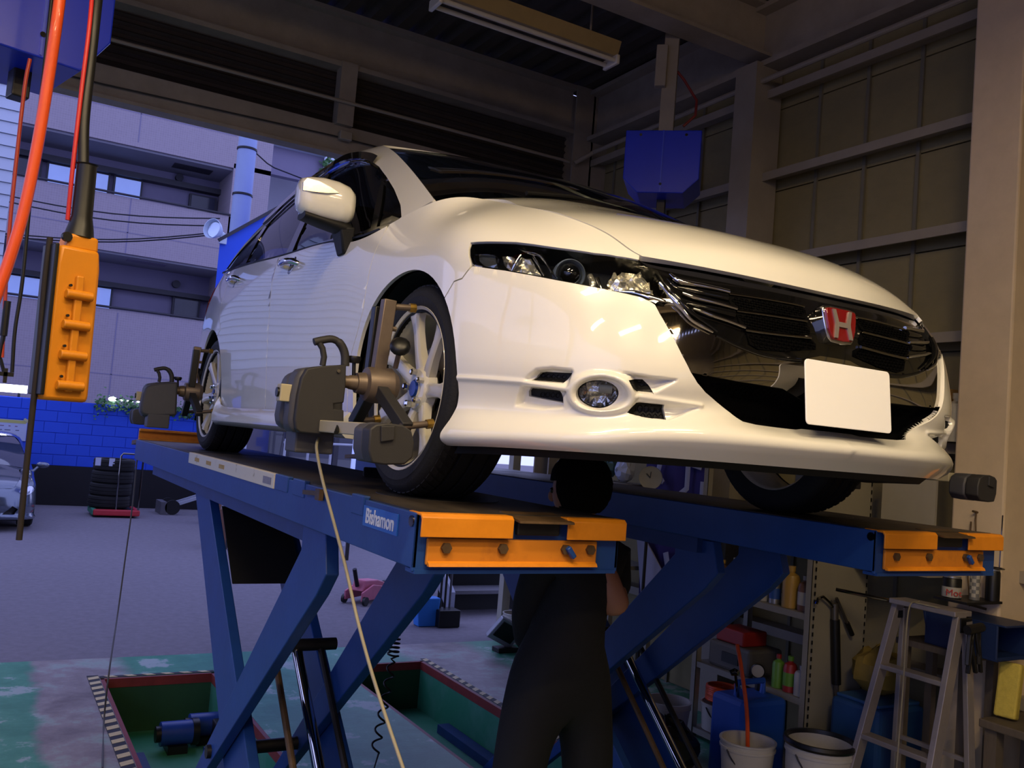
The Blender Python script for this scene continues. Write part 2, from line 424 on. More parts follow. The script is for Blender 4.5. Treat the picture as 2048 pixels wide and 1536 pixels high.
# ------------------------------------------------------------------ the white car: surfaces
def st_row(pts): return pts
BG = [
 [(0,-.882,.178),(0,-.922,.214),(0,-.940,.245),(0,-.845,.290),(0,-.86,.36),(0,-.875,.47),(0,-.87,.56),(0,-.840,.635),(0,-.812,.672)],
 [(.22,-.872,.178),(.22,-.912,.214),(.22,-.930,.245),(.215,-.838,.290),(.22,-.855,.36),(.22,-.868,.47),(.22,-.86,.56),(.21,-.828,.640),(.20,-.800,.675)],
 [(.43,-.838,.178),(.435,-.877,.213),(.437,-.895,.243),(.43,-.845,.297),(.43,-.85,.36),(.425,-.85,.47),(.425,-.83,.57),(.42,-.785,.65),(.42,-.745,.687)],
 [(.585,-.775,.177),(.598,-.810,.208),(.600,-.823,.235),(.58,-.795,.285),(.58,-.81,.35),(.575,-.81,.46),(.565,-.785,.575),(.566,-.735,.655),(.566,-.70,.695)],
 [(.70,-.695,.175),(.717,-.73,.203),(.71,-.725,.233),(.695,-.705,.275),(.70,-.725,.345),(.695,-.73,.46),(.68,-.71,.575),(.65,-.66,.685),(.605,-.615,.753)],
 [(.79,-.575,.172),(.812,-.605,.196),(.805,-.60,.225),(.783,-.59,.272),(.79,-.61,.345),(.787,-.61,.46),(.775,-.60,.585),(.73,-.555,.715),(.642,-.495,.812)],
 [(.855,-.45,.168),(.883,-.47,.190),(.873,-.465,.222),(.848,-.455,.272),(.853,-.47,.35),(.85,-.47,.47),(.838,-.46,.60),(.785,-.42,.755),(.655,-.355,.860)],
 [(.885,-.335,.163),(.918,-.345,.185),(.905,-.34,.225),(.886,-.335,.28),(.893,-.335,.355),(.893,-.33,.48),(.882,-.32,.62),(.825,-.27,.80),(.66,-.19,.907)],
 [(.885,-.10,.163),(.918,-.10,.185),(.905,-.10,.225),(.892,-.10,.28),(.899,-.10,.36),(.902,-.10,.49),(.894,-.10,.65),(.838,-.06,.835),(.67,.0,.960)],
 [(.870,.16,.163),(.895,.16,.185),(.897,.16,.225),(.895,.16,.28),(.900,.16,.37),(.904,.16,.50),(.900,.16,.665),(.862,.14,.84),(.785,.105,.953)],
 [(.865,.42,.163),(.882,.42,.190),(.888,.42,.235),(.892,.42,.29),(.897,.42,.38),(.903,.42,.51),(.905,.42,.67),(.893,.42,.80),(.870,.42,.884)],
 [(.865,.90,.163),(.882,.90,.190),(.888,.90,.235),(.892,.90,.29),(.897,.90,.38),(.903,.90,.51),(.906,.90,.67),(.895,.90,.83),(.868,.90,.920)],
 [(.865,1.5,.163),(.882,1.5,.190),(.888,1.5,.235),(.892,1.5,.29),(.897,1.5,.38),(.903,1.5,.51),(.906,1.5,.68),(.893,1.5,.86),(.864,1.5,.960)],
 [(.865,2.1,.163),(.882,2.1,.190),(.888,2.1,.235),(.892,2.1,.29),(.897,2.1,.38),(.902,2.1,.52),(.904,2.1,.70),(.887,2.1,.89),(.855,2.1,1.003)],
 [(.865,2.5,.170),(.880,2.5,.200),(.886,2.5,.245),(.890,2.5,.30),(.895,2.5,.39),(.900,2.5,.53),(.900,2.5,.71),(.878,2.5,.91),(.842,2.5,1.032)],
 [(.860,2.87,.180),(.872,2.87,.210),(.880,2.87,.255),(.884,2.87,.31),(.890,2.87,.40),(.896,2.87,.54),(.894,2.87,.72),(.862,2.86,.93),(.822,2.85,1.058)],
 [(.830,3.25,.190),(.845,3.25,.220),(.855,3.25,.265),(.860,3.25,.32),(.865,3.25,.41),(.868,3.25,.55),(.862,3.25,.74),(.828,3.23,.96),(.785,3.20,1.085)],
 [(.770,3.58,.200),(.790,3.60,.230),(.805,3.61,.275),(.812,3.61,.33),(.815,3.61,.42),(.812,3.60,.56),(.800,3.58,.76),(.76,3.53,.98),(.715,3.48,1.105)],
 [(.60,3.76,.205),(.62,3.79,.235),(.635,3.81,.28),(.64,3.815,.335),(.642,3.815,.43),(.64,3.80,.57),(.625,3.77,.78),(.59,3.71,1.0),(.55,3.66,1.12)],
 [(.32,3.82,.205),(.32,3.86,.235),(.32,3.88,.28),(.32,3.885,.335),(.32,3.885,.43),(.32,3.87,.57),(.32,3.83,.78),(.31,3.78,1.0),(.29,3.73,1.125)],
 [(0,3.84,.205),(0,3.88,.235),(0,3.90,.28),(0,3.905,.335),(0,3.905,.43),(0,3.89,.57),(0,3.85,.78),(0,3.80,1.0),(0,3.75,1.127)]]
HG = [  # hood: stations from the leading edge back; rows from the fender gap to the centre line
 [(.566,-.700,.695),(.42,-.747,.688),(.20,-.802,.676),(0,-.814,.673)],
 [(.580,-.680,.722),(.43,-.726,.722),(.21,-.782,.722),(0,-.795,.722)],
 [(.605,-.620,.755),(.45,-.665,.768),(.22,-.715,.780),(0,-.725,.783)],
 [(.642,-.500,.813),(.47,-.535,.833),(.23,-.565,.850),(0,-.570,.853)],
 [(.657,-.350,.862),(.48,-.370,.888),(.24,-.380,.908),(0,-.385,.912)],
 [(.663,-.180,.910),(.49,-.190,.940),(.25,-.195,.962),(0,-.200,.967)],
 [(.668,.000,.961),(.49,-.020,.993),(.25,-.030,1.016),(0,-.035,1.021)],
 [(.672,.110,.985),(.49,.060,1.013),(.25,.030,1.034),(0,.020,1.039)]]
GG = [
 [(.795,.115,.952),(.750,.38,1.095),(.700,.66,1.235),(.645,.96,1.368),(.570,1.215,1.462),(.30,1.16,1.472),(0,1.13,1.470)],
 [(.870,.42,.884),(.812,.62,1.045),(.752,.85,1.205),(.690,1.10,1.355),(.603,1.36,1.470),(.31,1.33,1.506),(0,1.31,1.508)],
 [(.868,.90,.920),(.818,.99,1.06),(.760,1.12,1.205),(.698,1.31,1.355),(.615,1.53,1.478),(.315,1.53,1.528),(0,1.53,1.534)],
 [(.864,1.5,.960),(.822,1.54,1.08),(.765,1.6,1.22),(.702,1.68,1.36),(.618,1.78,1.482),(.32,1.78,1.543),(0,1.78,1.557)],
 [(.855,2.1,1.003),(.812,2.12,1.115),(.760,2.14,1.24),(.698,2.18,1.365),(.615,2.2,1.472),(.32,2.2,1.530),(0,2.2,1.545)],
 [(.822,2.85,1.058),(.785,2.81,1.15),(.738,2.78,1.25),(.682,2.76,1.35),(.600,2.74,1.436),(.31,2.72,1.488),(0,2.7,1.50)],
 [(.765,3.32,1.093),(.728,3.28,1.17),(.685,3.25,1.25),(.635,3.22,1.325),(.56,3.19,1.388),(.3,3.17,1.435),(0,3.17,1.447)],
 [(.55,3.66,1.12),(.54,3.61,1.18),(.525,3.56,1.245),(.50,3.52,1.305),(.45,3.48,1.35),(.25,3.47,1.388),(0,3.47,1.395)]]
SB = Surf(BG, ms0=True, ms1=True)
_s = np.linspace(SB.ks[4], SB.ks[10], 200); _e = SB.raw(np.stack([_s, np.full(200, SB.t1)], 1))     # hood edge follows the fender edge
for _i in range(8):
    _y = HG[_i][0][1]; HG[_i][0] = (float(np.interp(_y,_e[:,1],-_e[:,0])), _y, float(np.interp(_y,_e[:,1],_e[:,2])))
SH = Surf(HG, mt1=True)
SG = Surf(GG, mt1=True)
# ------------------------------------------------------------------ car materials
paint = mat('pearl_white_paint','#e6e4da',.28,coat=1.0,vary=.015,scale=3)
chrome = mat('chrome','#dcdcdc',.05,metal=1,vary=.02,scale=5)
dkchrome = mat('dark_chrome','#8f8c88',.06,metal=1,vary=.03,scale=6)
gloss_black = mat('gloss_black','#0b0b0c',.08,coat=.5,vary=.1,scale=9)
matte_black = mat('matte_black_plastic','#0c0c0d',.6,vary=.25,scale=40,bump=.1,bscale=300)
under_black = mat('underbody_black','#070708',.8,vary=.3,scale=10)
def glassy(name, tint, dens, gl=0.02):
    m = bpy.data.materials.new(name); m.use_nodes = True; nt = m.node_tree; N = nt.nodes; L = nt.links
    N.remove(N['Principled BSDF']); out = N['Material Output']
    t = N.new('ShaderNodeBsdfTransparent'); g = N.new('ShaderNodeBsdfGlossy'); g.inputs['Roughness'].default_value = gl
    no = N.new('ShaderNodeTexNoise'); no.inputs['Scale'].default_value = 2.0
    rp = N.new('ShaderNodeValToRGB'); c = rgb(tint)
    rp.color_ramp.elements[0].color = tuple(x*dens*.92 for x in c)+(1,); rp.color_ramp.elements[1].color = tuple(min(1,x*dens*1.05) for x in c)+(1,)
    L.new(no.outputs['Fac'], rp.inputs[0]); L.new(rp.outputs[0], t.inputs[0])
    f = N.new('ShaderNodeFresnel'); f.inputs[0].default_value = 1.5
    mx = N.new('ShaderNodeMixShader'); L.new(f.outputs[0], mx.inputs[0]); L.new(t.outputs[0], mx.inputs[1]); L.new(g.outputs[0], mx.inputs[2]); L.new(mx.outputs[0], out.inputs[0])
    MATS[name] = m; return m
side_glass = glassy('tinted_side_glass','#8a95a0',.35)
front_glass = glassy('windscreen_glass','#a8b4b0',.6)
clear_lens = glassy('clear_lens','#f4f6f6',.97)

car = empty('car','white family car with a red front badge raised on the blue scissor lift','car',(0,0,H))
def PX(S, pts, **k): return [S.pix(u,v,**k) for u,v in pts]
def FZ(S, pts): return [S.find(y=y,z=z) for y,z in pts]
def sm(x): x = np.clip(x,0,1); return x*x*(3-2*x)
ks, kt = SB.ks, SB.kt
KS = lambda i: ks[i+SB.off]
# --- shared outlines on the body wrap
def arch_pts(cy, cz, ry, rz, n=40, z0=.163):
    a0 = math.asin((z0-cz)/rz); out = []
    for i in range(n+1):
        a = (PI-a0)+(2*a0-PI)*i/n                     # front bottom -> over the top -> rear bottom
        out.append((cy+ry*math.cos(a), cz+rz*math.sin(a)))
    return out
AF = arch_pts(.045,.312,.395,.380); AR = arch_pts(2.872,.315,.380,.378)
af = FZ(SB, AF); ar = FZ(SB, AR)
hl_bot = PX(SB, [(946,531),(1010,540),(1060,549),(1111,559),(1160,568),(1207,577),(1250,586),(1279,593),(1300,602)], smax=KS(8))
hl_top = PX(SB, [(942,486),(985,484),(1032,485),(1066,489),(1100,494),(1145,500),(1190,507),(1235,513),(1279,520)], smax=KS(8))
hl_out = PX(SB, [(942,527),(938,512),(938,498)])
gap_bf = PX(SB, [(908,563),(924,557),(940,536)])
mouth = PX(SB, [(1311,609),(1320,626),(1334,650),(1348,675),(1365,709),(1383,744),(1396,765),(1412,784),(1435,804),(1460,824),(1485,842),(1510,848),(1545,853),(1590,858)], smin=0)
mouth = [m for m in mouth]+[SB.find(w=.10,z=.2865), np.array([-.02, SB.find(w=.02,z=.2865)[1]])]
hl_in = PX(SB, [(1318,540),(1332,566),(1345,588),(1356,604)])
hl_tip = PX(SB, [(1330,608),(1312,606)])
headlight_poly = hl_out+hl_top+hl_in+hl_tip+hl_bot[::-1]

# --- fog lamp pockets, ring and creases as relief of the bumper surface
C5 = lambda p: (880+p[0]/3.413, 700+p[1]/3.413)
def PC5(pts): return np.array(PX(SB,[C5(p) for p in pts]))
pocket = [PC5(q) for q in ([(560,212),(600,165),(650,125),(760,112),(905,130),(915,150),(880,235),(870,250),(700,228)],
    [(505,385),(525,310),(552,240),(640,246),(872,278),(845,330),(850,400),(700,408),(560,392)],
    [(1200,135),(1400,170),(1640,200),(1480,292),(1335,302),(1290,190)],
    [(1270,432),(1345,350),(1560,370),(1800,392),(1640,450),(1560,478),(1400,462)])]
fog_c = np.array(SB.pix(*C5((1105,297))))
def ell(cx,cy,rx,ry,n=36,tilt=.06): return [(cx+rx*math.cos(a)*math.cos(tilt)-ry*math.sin(a)*math.sin(tilt), cy+rx*math.cos(a)*math.sin(tilt)+ry*math.sin(a)*math.cos(tilt)) for a in [2*PI*i/n for i in range(n)]]
ring_out = PC5(ell(1105,297,232,146)); lamp_hole = PC5(ell(1074,305,139,88))
def polar_frac(st, c, poly):
    d = st-c; a = np.arctan2(d[:,1],d[:,0]); r = np.hypot(d[:,0],d[:,1])
    q = poly-c; qa = np.arctan2(q[:,1],q[:,0]); qr = np.hypot(q[:,0],q[:,1]); o = np.argsort(qa)
    R = np.interp(a, np.concatenate([qa[o]-2*PI,qa[o],qa[o]+2*PI]), np.tile(qr[o],3)); return r/R
crease = np.array(PX(SB,[C5(p) for p in ((96,190),(200,193),(330,200),(470,210),(560,216),(700,240),(880,266))]))
crease2 = np.array(PX(SB,[C5(p) for p in ((1330,312),(1500,335),(1650,358),(1780,380))]))
fogbox = np.concatenate([p for p in pocket]+[ring_out,crease]); flo = fogbox.min(0)-.02; fhi = fogbox.max(0)+.02
def bump_disp(st):
    d = np.zeros(len(st)); near = (st[:,0] > flo[0])&(st[:,0] < fhi[0])&(st[:,1] > flo[1])&(st[:,1] < fhi[1])
    if not near.any(): return d
    q = st[near]; v = np.zeros(len(q))
    for P in pocket:
        ins = in_poly(q,P); dd = dist_poly(q,P); v -= .024*sm(dd/.013)*ins
    f = polar_frac(q, fog_c, ring_out)
    ringp = np.where(f < 1.12, .015*sm((1.12-f)/.22)-.030*sm((.84-f)/.22), 0)
    v = np.where(f < 1.0, ringp, v+np.where(f < 1.12, ringp, 0))
    g1 = dist_poly(q,crease,False); g2 = dist_poly(q,crease2,False)
    v += (f > 1.0)*(.006*np.exp(-(g1/.006)**2)+.006*np.exp(-(g2/.007)**2))
    d[near] = v; return d
SBumper = Surf(BG, ms0=True, ms1=True, disp=bump_disp)
vents = [PC5(q) for q in ([(625,206),(640,175),(660,157),(700,152),(878,162),(848,205),(830,226)],[(578,322),(576,295),(590,277),(796,297),(812,335),(820,365),(700,345)],
    [(1297,210),(1388,213),(1425,255),(1452,297),(1350,290),(1325,262)],[(1285,424),(1315,390),(1342,364),(1530,378),(1545,410),(1554,446),(1535,455)])]
iaf = int(np.argmin([np.linalg.norm(p-gap_bf[0]) for p in af]))
bumper_poly = [np.array([-.02,0.0])]+[np.array([s,0.0]) for s in np.linspace(.05,af[0][0]-.02,14)]+af[:iaf+1]+gap_bf+hl_bot+mouth
bp = panel('front_bumper', SBumper, bumper_poly, paint, car, holes=list(vents)+[lamp_hole], half=True, h=.022, fine=[flo,fhi], hf=.0045, edge=.006, flange=.02)
for q in vents:
    panel('air_vent', SBumper, q, matte_black, bp, mirror=True, off=-.012, inset=-.004, h=.006, flange=0)
# black mesh texture inside the vents: small raised hexes
def hexes(S, poly, off, pitch, m, parent, name, r=.42, mirror=True):
    P = np.array(poly); lo = P.min(0); hi = P.max(0); v = []; f = []
    j = 0; y = lo[1]
    while y < hi[1]:
        x = lo[0]+(pitch/2 if j%2 else 0)
        while x < hi[0]:
            c = np.array([[x,y]])
            if in_poly(c,P)[0] and dist_poly(c,P)[0] > pitch*.3:
                ring = [[x+pitch*r*math.cos(k*PI/3+PI/6), y+pitch*r*math.sin(k*PI/3+PI/6)] for k in range(6)]
                A = S.ev(ring, off); B = S.ev([[x+(p[0]-x)*.6, y+(p[1]-y)*.6] for p in ring], off-.006); n = len(v)
                v += list(A)+list(B); f += [(n+k,n+(k+1)%6,n+6+(k+1)%6,n+6+k) for k in range(6)]+[tuple(n+6+k for k in range(6))]
            x += pitch
        y += pitch*.87; j += 1
    if not v: return
    o = mesh_obj(name, v, f, m, parent, 0); o['kind'] = 'stuff'
    if mirror:
        o2 = mesh_obj(name, [(-p[0],p[1],p[2]) for p in v], [q[::-1] for q in f], m, parent, 0); o2['kind'] = 'stuff'
for q in vents: hexes(SBumper, q, -.009, .016, matte_black, bp, 'vent_mesh')
# fog lamps
fog_glass = clear_lens; reflector = mat('lamp_reflector','#e6e3d8',.22,metal=.85,bump=.6,bscale=35,vary=.05)
def lamp_patch(name, S, poly, off, m, parent, noise, h, seed=3, mirror=True):
    v,f = trim(S, poly, h=h, inset=.001, off=off, flange=0)
    rg = random.Random(seed); nn = S.normal([np.mean(np.array(poly),0)])[0]*S.sgn
    v = [p+nn*rg.uniform(-noise,noise) for p in v]
    o = mesh_obj(name, v, f, m, parent, 0)
    if mirror: mesh_obj(name, [(-p[0],p[1],p[2]) for p in v], [q[::-1] for q in f], m, parent, 0)
SB0 = SB
for sgn in (1,):
    cu = np.array(lamp_hole)
    lamp_patch('fog_reflector', SB, cu, -.045, reflector, bp, .006, .014)
    panel('fog_lens', SB, cu, clear_lens, bp, mirror=True, off=-.014, inset=.001, h=.012, flange=.03)
bulb = mat('lamp_bulb_glass','#d8d8c0',.1,vary=.05)
for sx in (1,-1):
    c = SB.ev([fog_c],-.038)[0]; b = MB(); b.cyl((sx*c[0]-.012,c[1],c[2]),(sx*c[0]+.014,c[1]-.018,c[2]),.011,seg=12); b.build('fog_bulb',bulb,bp)

# --- fender, doors, quarter
hood_gap = [np.array([s,SB.t1]) for s in np.linspace(KS(3)+.004,KS(9),16)]
pil_base = [np.array([s,SB.t1]) for s in np.linspace(KS(9),SB.find(y=.335,z=.895)[0],7)[1:]]
door_f = FZ(SB,[(.345,.87),(.362,.80),(.372,.70),(.385,.60),(.43,.52),(.485,.44),(.50,.36),(.50,.235)])
sill_fr = SB.find(y=.50,z=.20)
iar = len(af)
af_up = [p for p,(y,z) in zip(af,AF)]
fender_poly = gap_bf+hl_out+hl_top+hood_gap+pil_base+door_f+FZ(SB,[(.50,.185)])+[np.array([SB.find(y=.50,z=.17)[0],.002])]+af[iaf:][::-1]
# gap_bf runs arch->headlight; close along the arch
fender_poly = gap_bf+hl_out+hl_top+hood_gap+pil_base+door_f+[np.array([af[-1][0],.004])]+af[iaf:][::-1]
panel('front_fender', SB, fender_poly, paint, car, mirror=True, h=.022, edge=.008)
belt = lambda y0,y1,n: [np.array([s,SB.t1]) for s in np.linspace(SB.find(y=y0,z=.9+.05*y0)[0],SB.find(y=y1,z=.9+.055*y1)[0],n)]
bg_f = FZ(SB,[(1.68,.96),(1.655,.90),(1.625,.80),(1.60,.68),(1.585,.5),(1.575,.35),(1.575,.235)])
fdoor = belt(.35,1.68,18)+bg_f[1:]+FZ(SB,[(1.2,.235),(.8,.235)])+door_f[::-1]
panel('front_door', SB, fdoor, paint, car, mirror=True, h=.035, edge=.012)
i1 = min(range(len(AR)), key=lambda i: abs(AR[i][1]-.64)+(AR[i][0]>2.87)); i2 = min(range(len(AR)), key=lambda i: abs(AR[i][1]-.245)+(AR[i][0]>2.87)*9)
rd_rear = FZ(SB,[(2.74,1.05),(2.74,.98),(2.74,.86),(2.70,.76),(2.62,.68)])
rdoor = belt(1.68,2.74,14)+rd_rear[1:]+ar[i2:i1+1][::-1]+FZ(SB,[(2.3,.235),(1.9,.235)])+bg_f[1:][::-1]
panel('rear_door', SB, rdoor, paint, car, mirror=True, h=.035, edge=.012)
qp = [np.array([s,SB.t1]) for s in np.linspace(SB.find(y=2.74,z=1.05)[0],KS(17)+.1,10)]+[np.array([KS(17)+.1,t]) for t in np.linspace(SB.t1,0,10)[1:]]+[np.array([s,0.0]) for s in np.linspace(KS(17),ar[-1][0]+.02,5)]+ar[i1:][::-1]+rd_rear[1:][::-1]
panel('quarter_panel', SB, qp, paint, car, mirror=True, h=.035, edge=.012)
tail = mat('tail_lamp_red','#7a0a0c',.15,coat=1,vary=.1)
tg = [np.array([KS(17)+.1,t]) for t in np.linspace(0,SB.t1,10)]+[np.array([s,SB.t1]) for s in np.linspace(KS(17)+.1,SB.s1,6)[1:]]+[np.array([SB.s1,t]) for t in np.linspace(SB.t1,0,6)[1:]]+[np.array([s,0.0]) for s in np.linspace(SB.s1,KS(17)+.1,6)[1:-1]]
panel('tailgate', SB, tg, paint, car, mirror=True, h=.05, inset=.001)
panel('tail_lamp', SB, FZ(SB,[(3.40,.92),(3.42,1.06),(3.62,1.09),(3.66,.92),(3.55,.80)]), tail, car, mirror=True, off=.006, h=.03, flange=.02)
# side skirt
v = []; f = []; sk = [(.445,1.0),(.6,1),(1.2,1),(1.9,1.0),(2.2,1.04),(2.36,1.12),(2.44,1.3),(2.475,1.7),(2.49,2.1)]
prof = [(.83,.150),(.905,.155),(.928,.175),(.930,.200),(.915,.228),(.897,.246)]
for y,k in sk:
    for (w,z) in prof:
        zz = z if z < .19 else .19+(z-.19)*k; v.append((-w,y,zz))
n = len(prof)
for i in range(len(sk)-1):
    for j in range(n-1): f.append((i*n+j,i*n+j+1,(i+1)*n+j+1,(i+1)*n+j))
f += [tuple(range(n)), tuple((len(sk)-1)*n+j for j in range(n))[::-1]]
for sx in (1,-1):
    b = MB(); b.add([(p[0]*sx,p[1],p[2]) for p in v], f); b.build('side_skirt',paint,car,smooth=40)
# inner dark body (closes the gaps, wheel wells and floor)
for sx in (1,-1):
    for A,w0 in ((AF,.62),(AR,.60)):
        inner = MB()
        pts = [(y*1.0,z) for y,z in A]; n = len(pts); vs = [(sx*-.872,y,z) for y,z in pts]+[(sx*-.55,y,z) for y,z in pts]
        inner.add(vs, [(i,i+1,n+i+1,n+i) for i in range(n-1)]+[tuple(range(n,2*n))])
        inner.build('wheel_well', under_black, car, smooth=60)
fl = MB(); fl.b2((-.66,-.56,.165),(.66,-.34,.24)); fl.b2((-.52,-.50,.16),(.52,.5,.33)); fl.b2((-.84,.47,.16),(.84,2.44,.24)); fl.b2((-.52,2.3,.17),(.52,3.55,.32)); fl.b2((-.52,-.70,.175),(.52,-.5,.24))
fl.build('underbody', under_black, car, bevel=.02)
lipb = MB(); lv = [];
for s in np.linspace(0,af[0][0]-.03,24):
    p = SB.ev([[s,.006]])[0]; lv.append(p)
vs = [(sx*p[0],p[1]+.01,p[2]-.002+dz) for sx in (1,) for p in lv for dz in (0,-.022)]+[]
n = len(lv)
for sx in (1,-1):
    vs = []
    for p in lv:
        k = .965; vs += [(sx*p[0]*k,p[1]*.99+.012,p[2]+.004),(sx*p[0]*k,p[1]*.97+.03,p[2]-.022),(sx*p[0]*k*.9,p[1]*.8+.05,p[2]-.02)]
    lipb.add(vs, [(3*i+j,3*i+j+1,3*i+j+4,3*i+j+3) for i in range(n-1) for j in range(2)])
lipb.build('lip_undertray', under_black, car)
# hood
hp = [np.array([s,0.0]) for s in np.linspace(0,SH.s1,14)]+[np.array([SH.s1,t]) for t in np.linspace(0,SH.t1,6)[1:]]+[np.array([s,SH.t1]) for s in np.linspace(SH.s1,0,14)[1:]]+[np.array([0.0,t]) for t in np.linspace(SH.t1,0,8)[1:-1]]
def hood_full():
    v,f = trim(SH, poly_inset(poly_dense([(0,-.0),(SH.s1,0),(SH.s1,SH.t1+.02),(0,SH.t1+.02)],.02),.0025), h=.022, inset=0, edge=.01, flange=.015)
    return v,f
class SHm: pass
hv,hf = trim(SH, poly_dense([(.0005,.006),(SH.s1,.006),(SH.s1,SH.t1),(.0005,SH.t1)],.012), h=.022, inset=0, edge=.012, flange=.016)
b = MB(); b.add(hv,hf); n0 = len(hv); b.add([(-p[0],p[1],p[2]) for p in hv],[q[::-1] for q in hf])
bmh = bmesh.new()
hood = mesh_obj('hood', b.v, b.f, paint, car, 0)
bmh.from_mesh(hood.data); cen = [v for v in bmh.verts if abs(v.co.x) < 2e-4]
dele = [f_ for f_ in bmh.faces if all(abs(v.co.x) < 2e-4 for v in f_.verts)]; bmesh.ops.delete(bmh, geom=dele, context='FACES')
bmesh.ops.remove_doubles(bmh, verts=[v for v in bmh.verts if abs(v.co.x) < 2e-4], dist=1e-4); bmh.to_mesh(hood.data); bmh.free()
hood.data.polygons.foreach_set('use_smooth',[True]*len(hood.data.polygons)); hood.data.set_sharp_from_angle(angle=math.radians(50))
# windscreen + cowl
WG = [[(.772,.150,.962),(.50,.085,1.012),(.25,.060,1.033),(0,.050,1.038)],
      [(.742,.385,1.097),(.49,.350,1.155),(.25,.330,1.183),(0,.325,1.190)],
      [(.692,.665,1.236),(.46,.640,1.282),(.235,.625,1.304),(0,.620,1.310)],
      [(.637,.965,1.368),(.42,.930,1.395),(.215,.915,1.405),(0,.910,1.408)],
      [(.562,1.215,1.460),(.38,1.17,1.468),(.19,1.14,1.468),(0,1.13,1.467)]]
SW = Surf(WG, mt1=True)
for nm,m_,o_ in (('windscreen',front_glass,-.004),):
    v,f = trim(SW,[(0,0),(SW.s1,0),(SW.s1,SW.t1),(0,SW.t1)],h=.05,inset=0,off=o_,flange=0)
    b = MB(); b.add(v,f); b.add([(-p[0],p[1],p[2]) for p in v],[q[::-1] for q in f]); b.build('windscreen',front_glass,car,smooth=180)
cw = MB()
for a,bb in zip(np.linspace(0,1,20)[:-1],np.linspace(0,1,20)[1:]):
    q = []
    for t in (a,bb):
        h_ = SH.ev([[SH.s1-.01,SH.t1*t]])[0]; w_ = SW.ev([[.03,SW.t1*t]])[0]; q.append((h_-np.array([0,0,.012]),w_-np.array([0,0,.008])))
    for sx in (1,-1):
        cw.add([(q[0][0][0]*sx,*q[0][0][1:]),(q[1][0][0]*sx,*q[1][0][1:]),(q[1][1][0]*sx,*q[1][1][1:]),(q[0][1][0]*sx,*q[0][1][1:])],[(0,1,2,3)])
cw.build('cowl', matte_black, car, smooth=60)
for sx,ox in ((1,-.45),(1,.15)):
    wv = MB(); p0 = (ox,.12,1.05); p1 = (ox+.45,.30,1.165); wv.tube([p0,(ox+.2,.15,1.085),(ox+.5,.20,1.10)],.008,8); wv.build('wiper',matte_black,car)

# --- greenhouse
dlo_top = PX(SG,[(803,434),(801,410),(788,378),(772,352),(758,333),(741,321),(720,316),(692,320),(662,334),(641,347),(600,380)])
d_r = FZ(SG,[(2.75,1.325),(2.95,1.27),(3.12,1.20),(3.24,1.13)])
dlo_bot = [np.array([s,.004]) for s in np.linspace(SG.find(y=3.27,z=1.09)[0],SG.pix(793,452)[0],24)]
dlo = dlo_top+d_r+dlo_bot
roof_outer = [np.array([0,t]) for t in np.linspace(.004,SG.t1,16)]+[np.array([s,SG.t1]) for s in np.linspace(0,SG.s1,14)[1:]]+[np.array([SG.s1,t]) for t in np.linspace(SG.t1,.004,8)[1:]]+[np.array([s,.004]) for s in np.linspace(SG.s1,0,20)[1:-1]]
dlo_in = poly_inset(poly_dense(dlo,.01),-.0)
dlo_roof = [np.array([p[0],max(p[1],-.02)]) for p in dlo]
# the roof panel: everything of the greenhouse skin outside the window opening; the opening reaches the belt so the outline detours around it
s_f = SG.pix(793,452)[0]; s_r = SG.find(y=3.27,z=1.09)[0]
roof_poly = ([np.array([s,.004]) for s in np.linspace(0.0,s_f-.002,6)]+[p for p in dlo_top]+d_r+[np.array([s,.004]) for s in np.linspace(s_r+.002,SG.s1,4)]
             +[np.array([SG.s1,t]) for t in np.linspace(.004,SG.t1,8)[1:]]+[np.array([s,SG.t1]) for s in np.linspace(SG.s1,0,16)[1:]]+[np.array([0,t]) for t in np.linspace(SG.t1,.004,16)[1:-1]])
panel('roof', SG, roof_poly, paint, car, mirror=True, h=.03, edge=.012, inset=0, flange=.012)
def GY(pts): return FZ(SG,pts)
q_gl = PX(SG,[(766,368),(785,385),(799,408),(800,425),(797,440),(752,452)])
f_gl_front = PX(SG,[(739,455),(748,410),(757,374),(763,350)])
f_gl = f_gl_front+PX(SG,[(752,335),(738,326),(718,322),(700,324)])+GY([(1.62,1.39),(1.56,1.22),(1.52,1.06),(1.50,.968)])
r_gl = GY([(1.60,.975),(1.62,1.08),(1.66,1.24),(1.71,1.39),(2.0,1.40),(2.35,1.365),(2.56,1.325),(2.55,1.2),(2.53,1.06)])
b_gl = GY([(2.66,1.07),(2.67,1.2),(2.69,1.31),(2.80,1.285),(3.0,1.215),(3.14,1.15),(3.19,1.105)])
frame = panel('window_frame', SG, dlo, gloss_black, car, holes=[q_gl,f_gl,r_gl,b_gl], mirror=True, off=-.004, inset=.001, h=.04, edge=.012, flange=.015)
for nm,q in (('quarter_glass',q_gl),('front_window',f_gl),('rear_window',r_gl),('rear_quarter_glass',b_gl)):
    panel(nm, SG, q, side_glass, car, mirror=True, off=-.010, inset=-.004, h=.05, flange=0)
visor = mat('smoked_visor','#0a0b0d',.06,coat=1,vary=.1)
def strip(name, S, line, wid, off, m, parent, mirror=True):
    v = []; f = []
    L = np.array(line); T = np.gradient(L,axis=0); T /= np.linalg.norm(T,axis=1)[:,None]; Nn = np.stack([-T[:,1],T[:,0]],1)
    A = S.ev(L, off); B = S.ev(L+Nn*wid, off+.006); C = S.ev(L, off-.012)
    n = len(L); v = list(A)+list(B)+list(C)
    for i in range(n-1): f += [(i,i+1,n+i+1,n+i),(2*n+i,2*n+i+1,i+1,i)]
    b = MB(); b.add(v,f); b.build(name,m,parent)
    if mirror:
        b = MB(); b.add([(-p[0],p[1],p[2]) for p in v],f); b.build(name,m,parent)
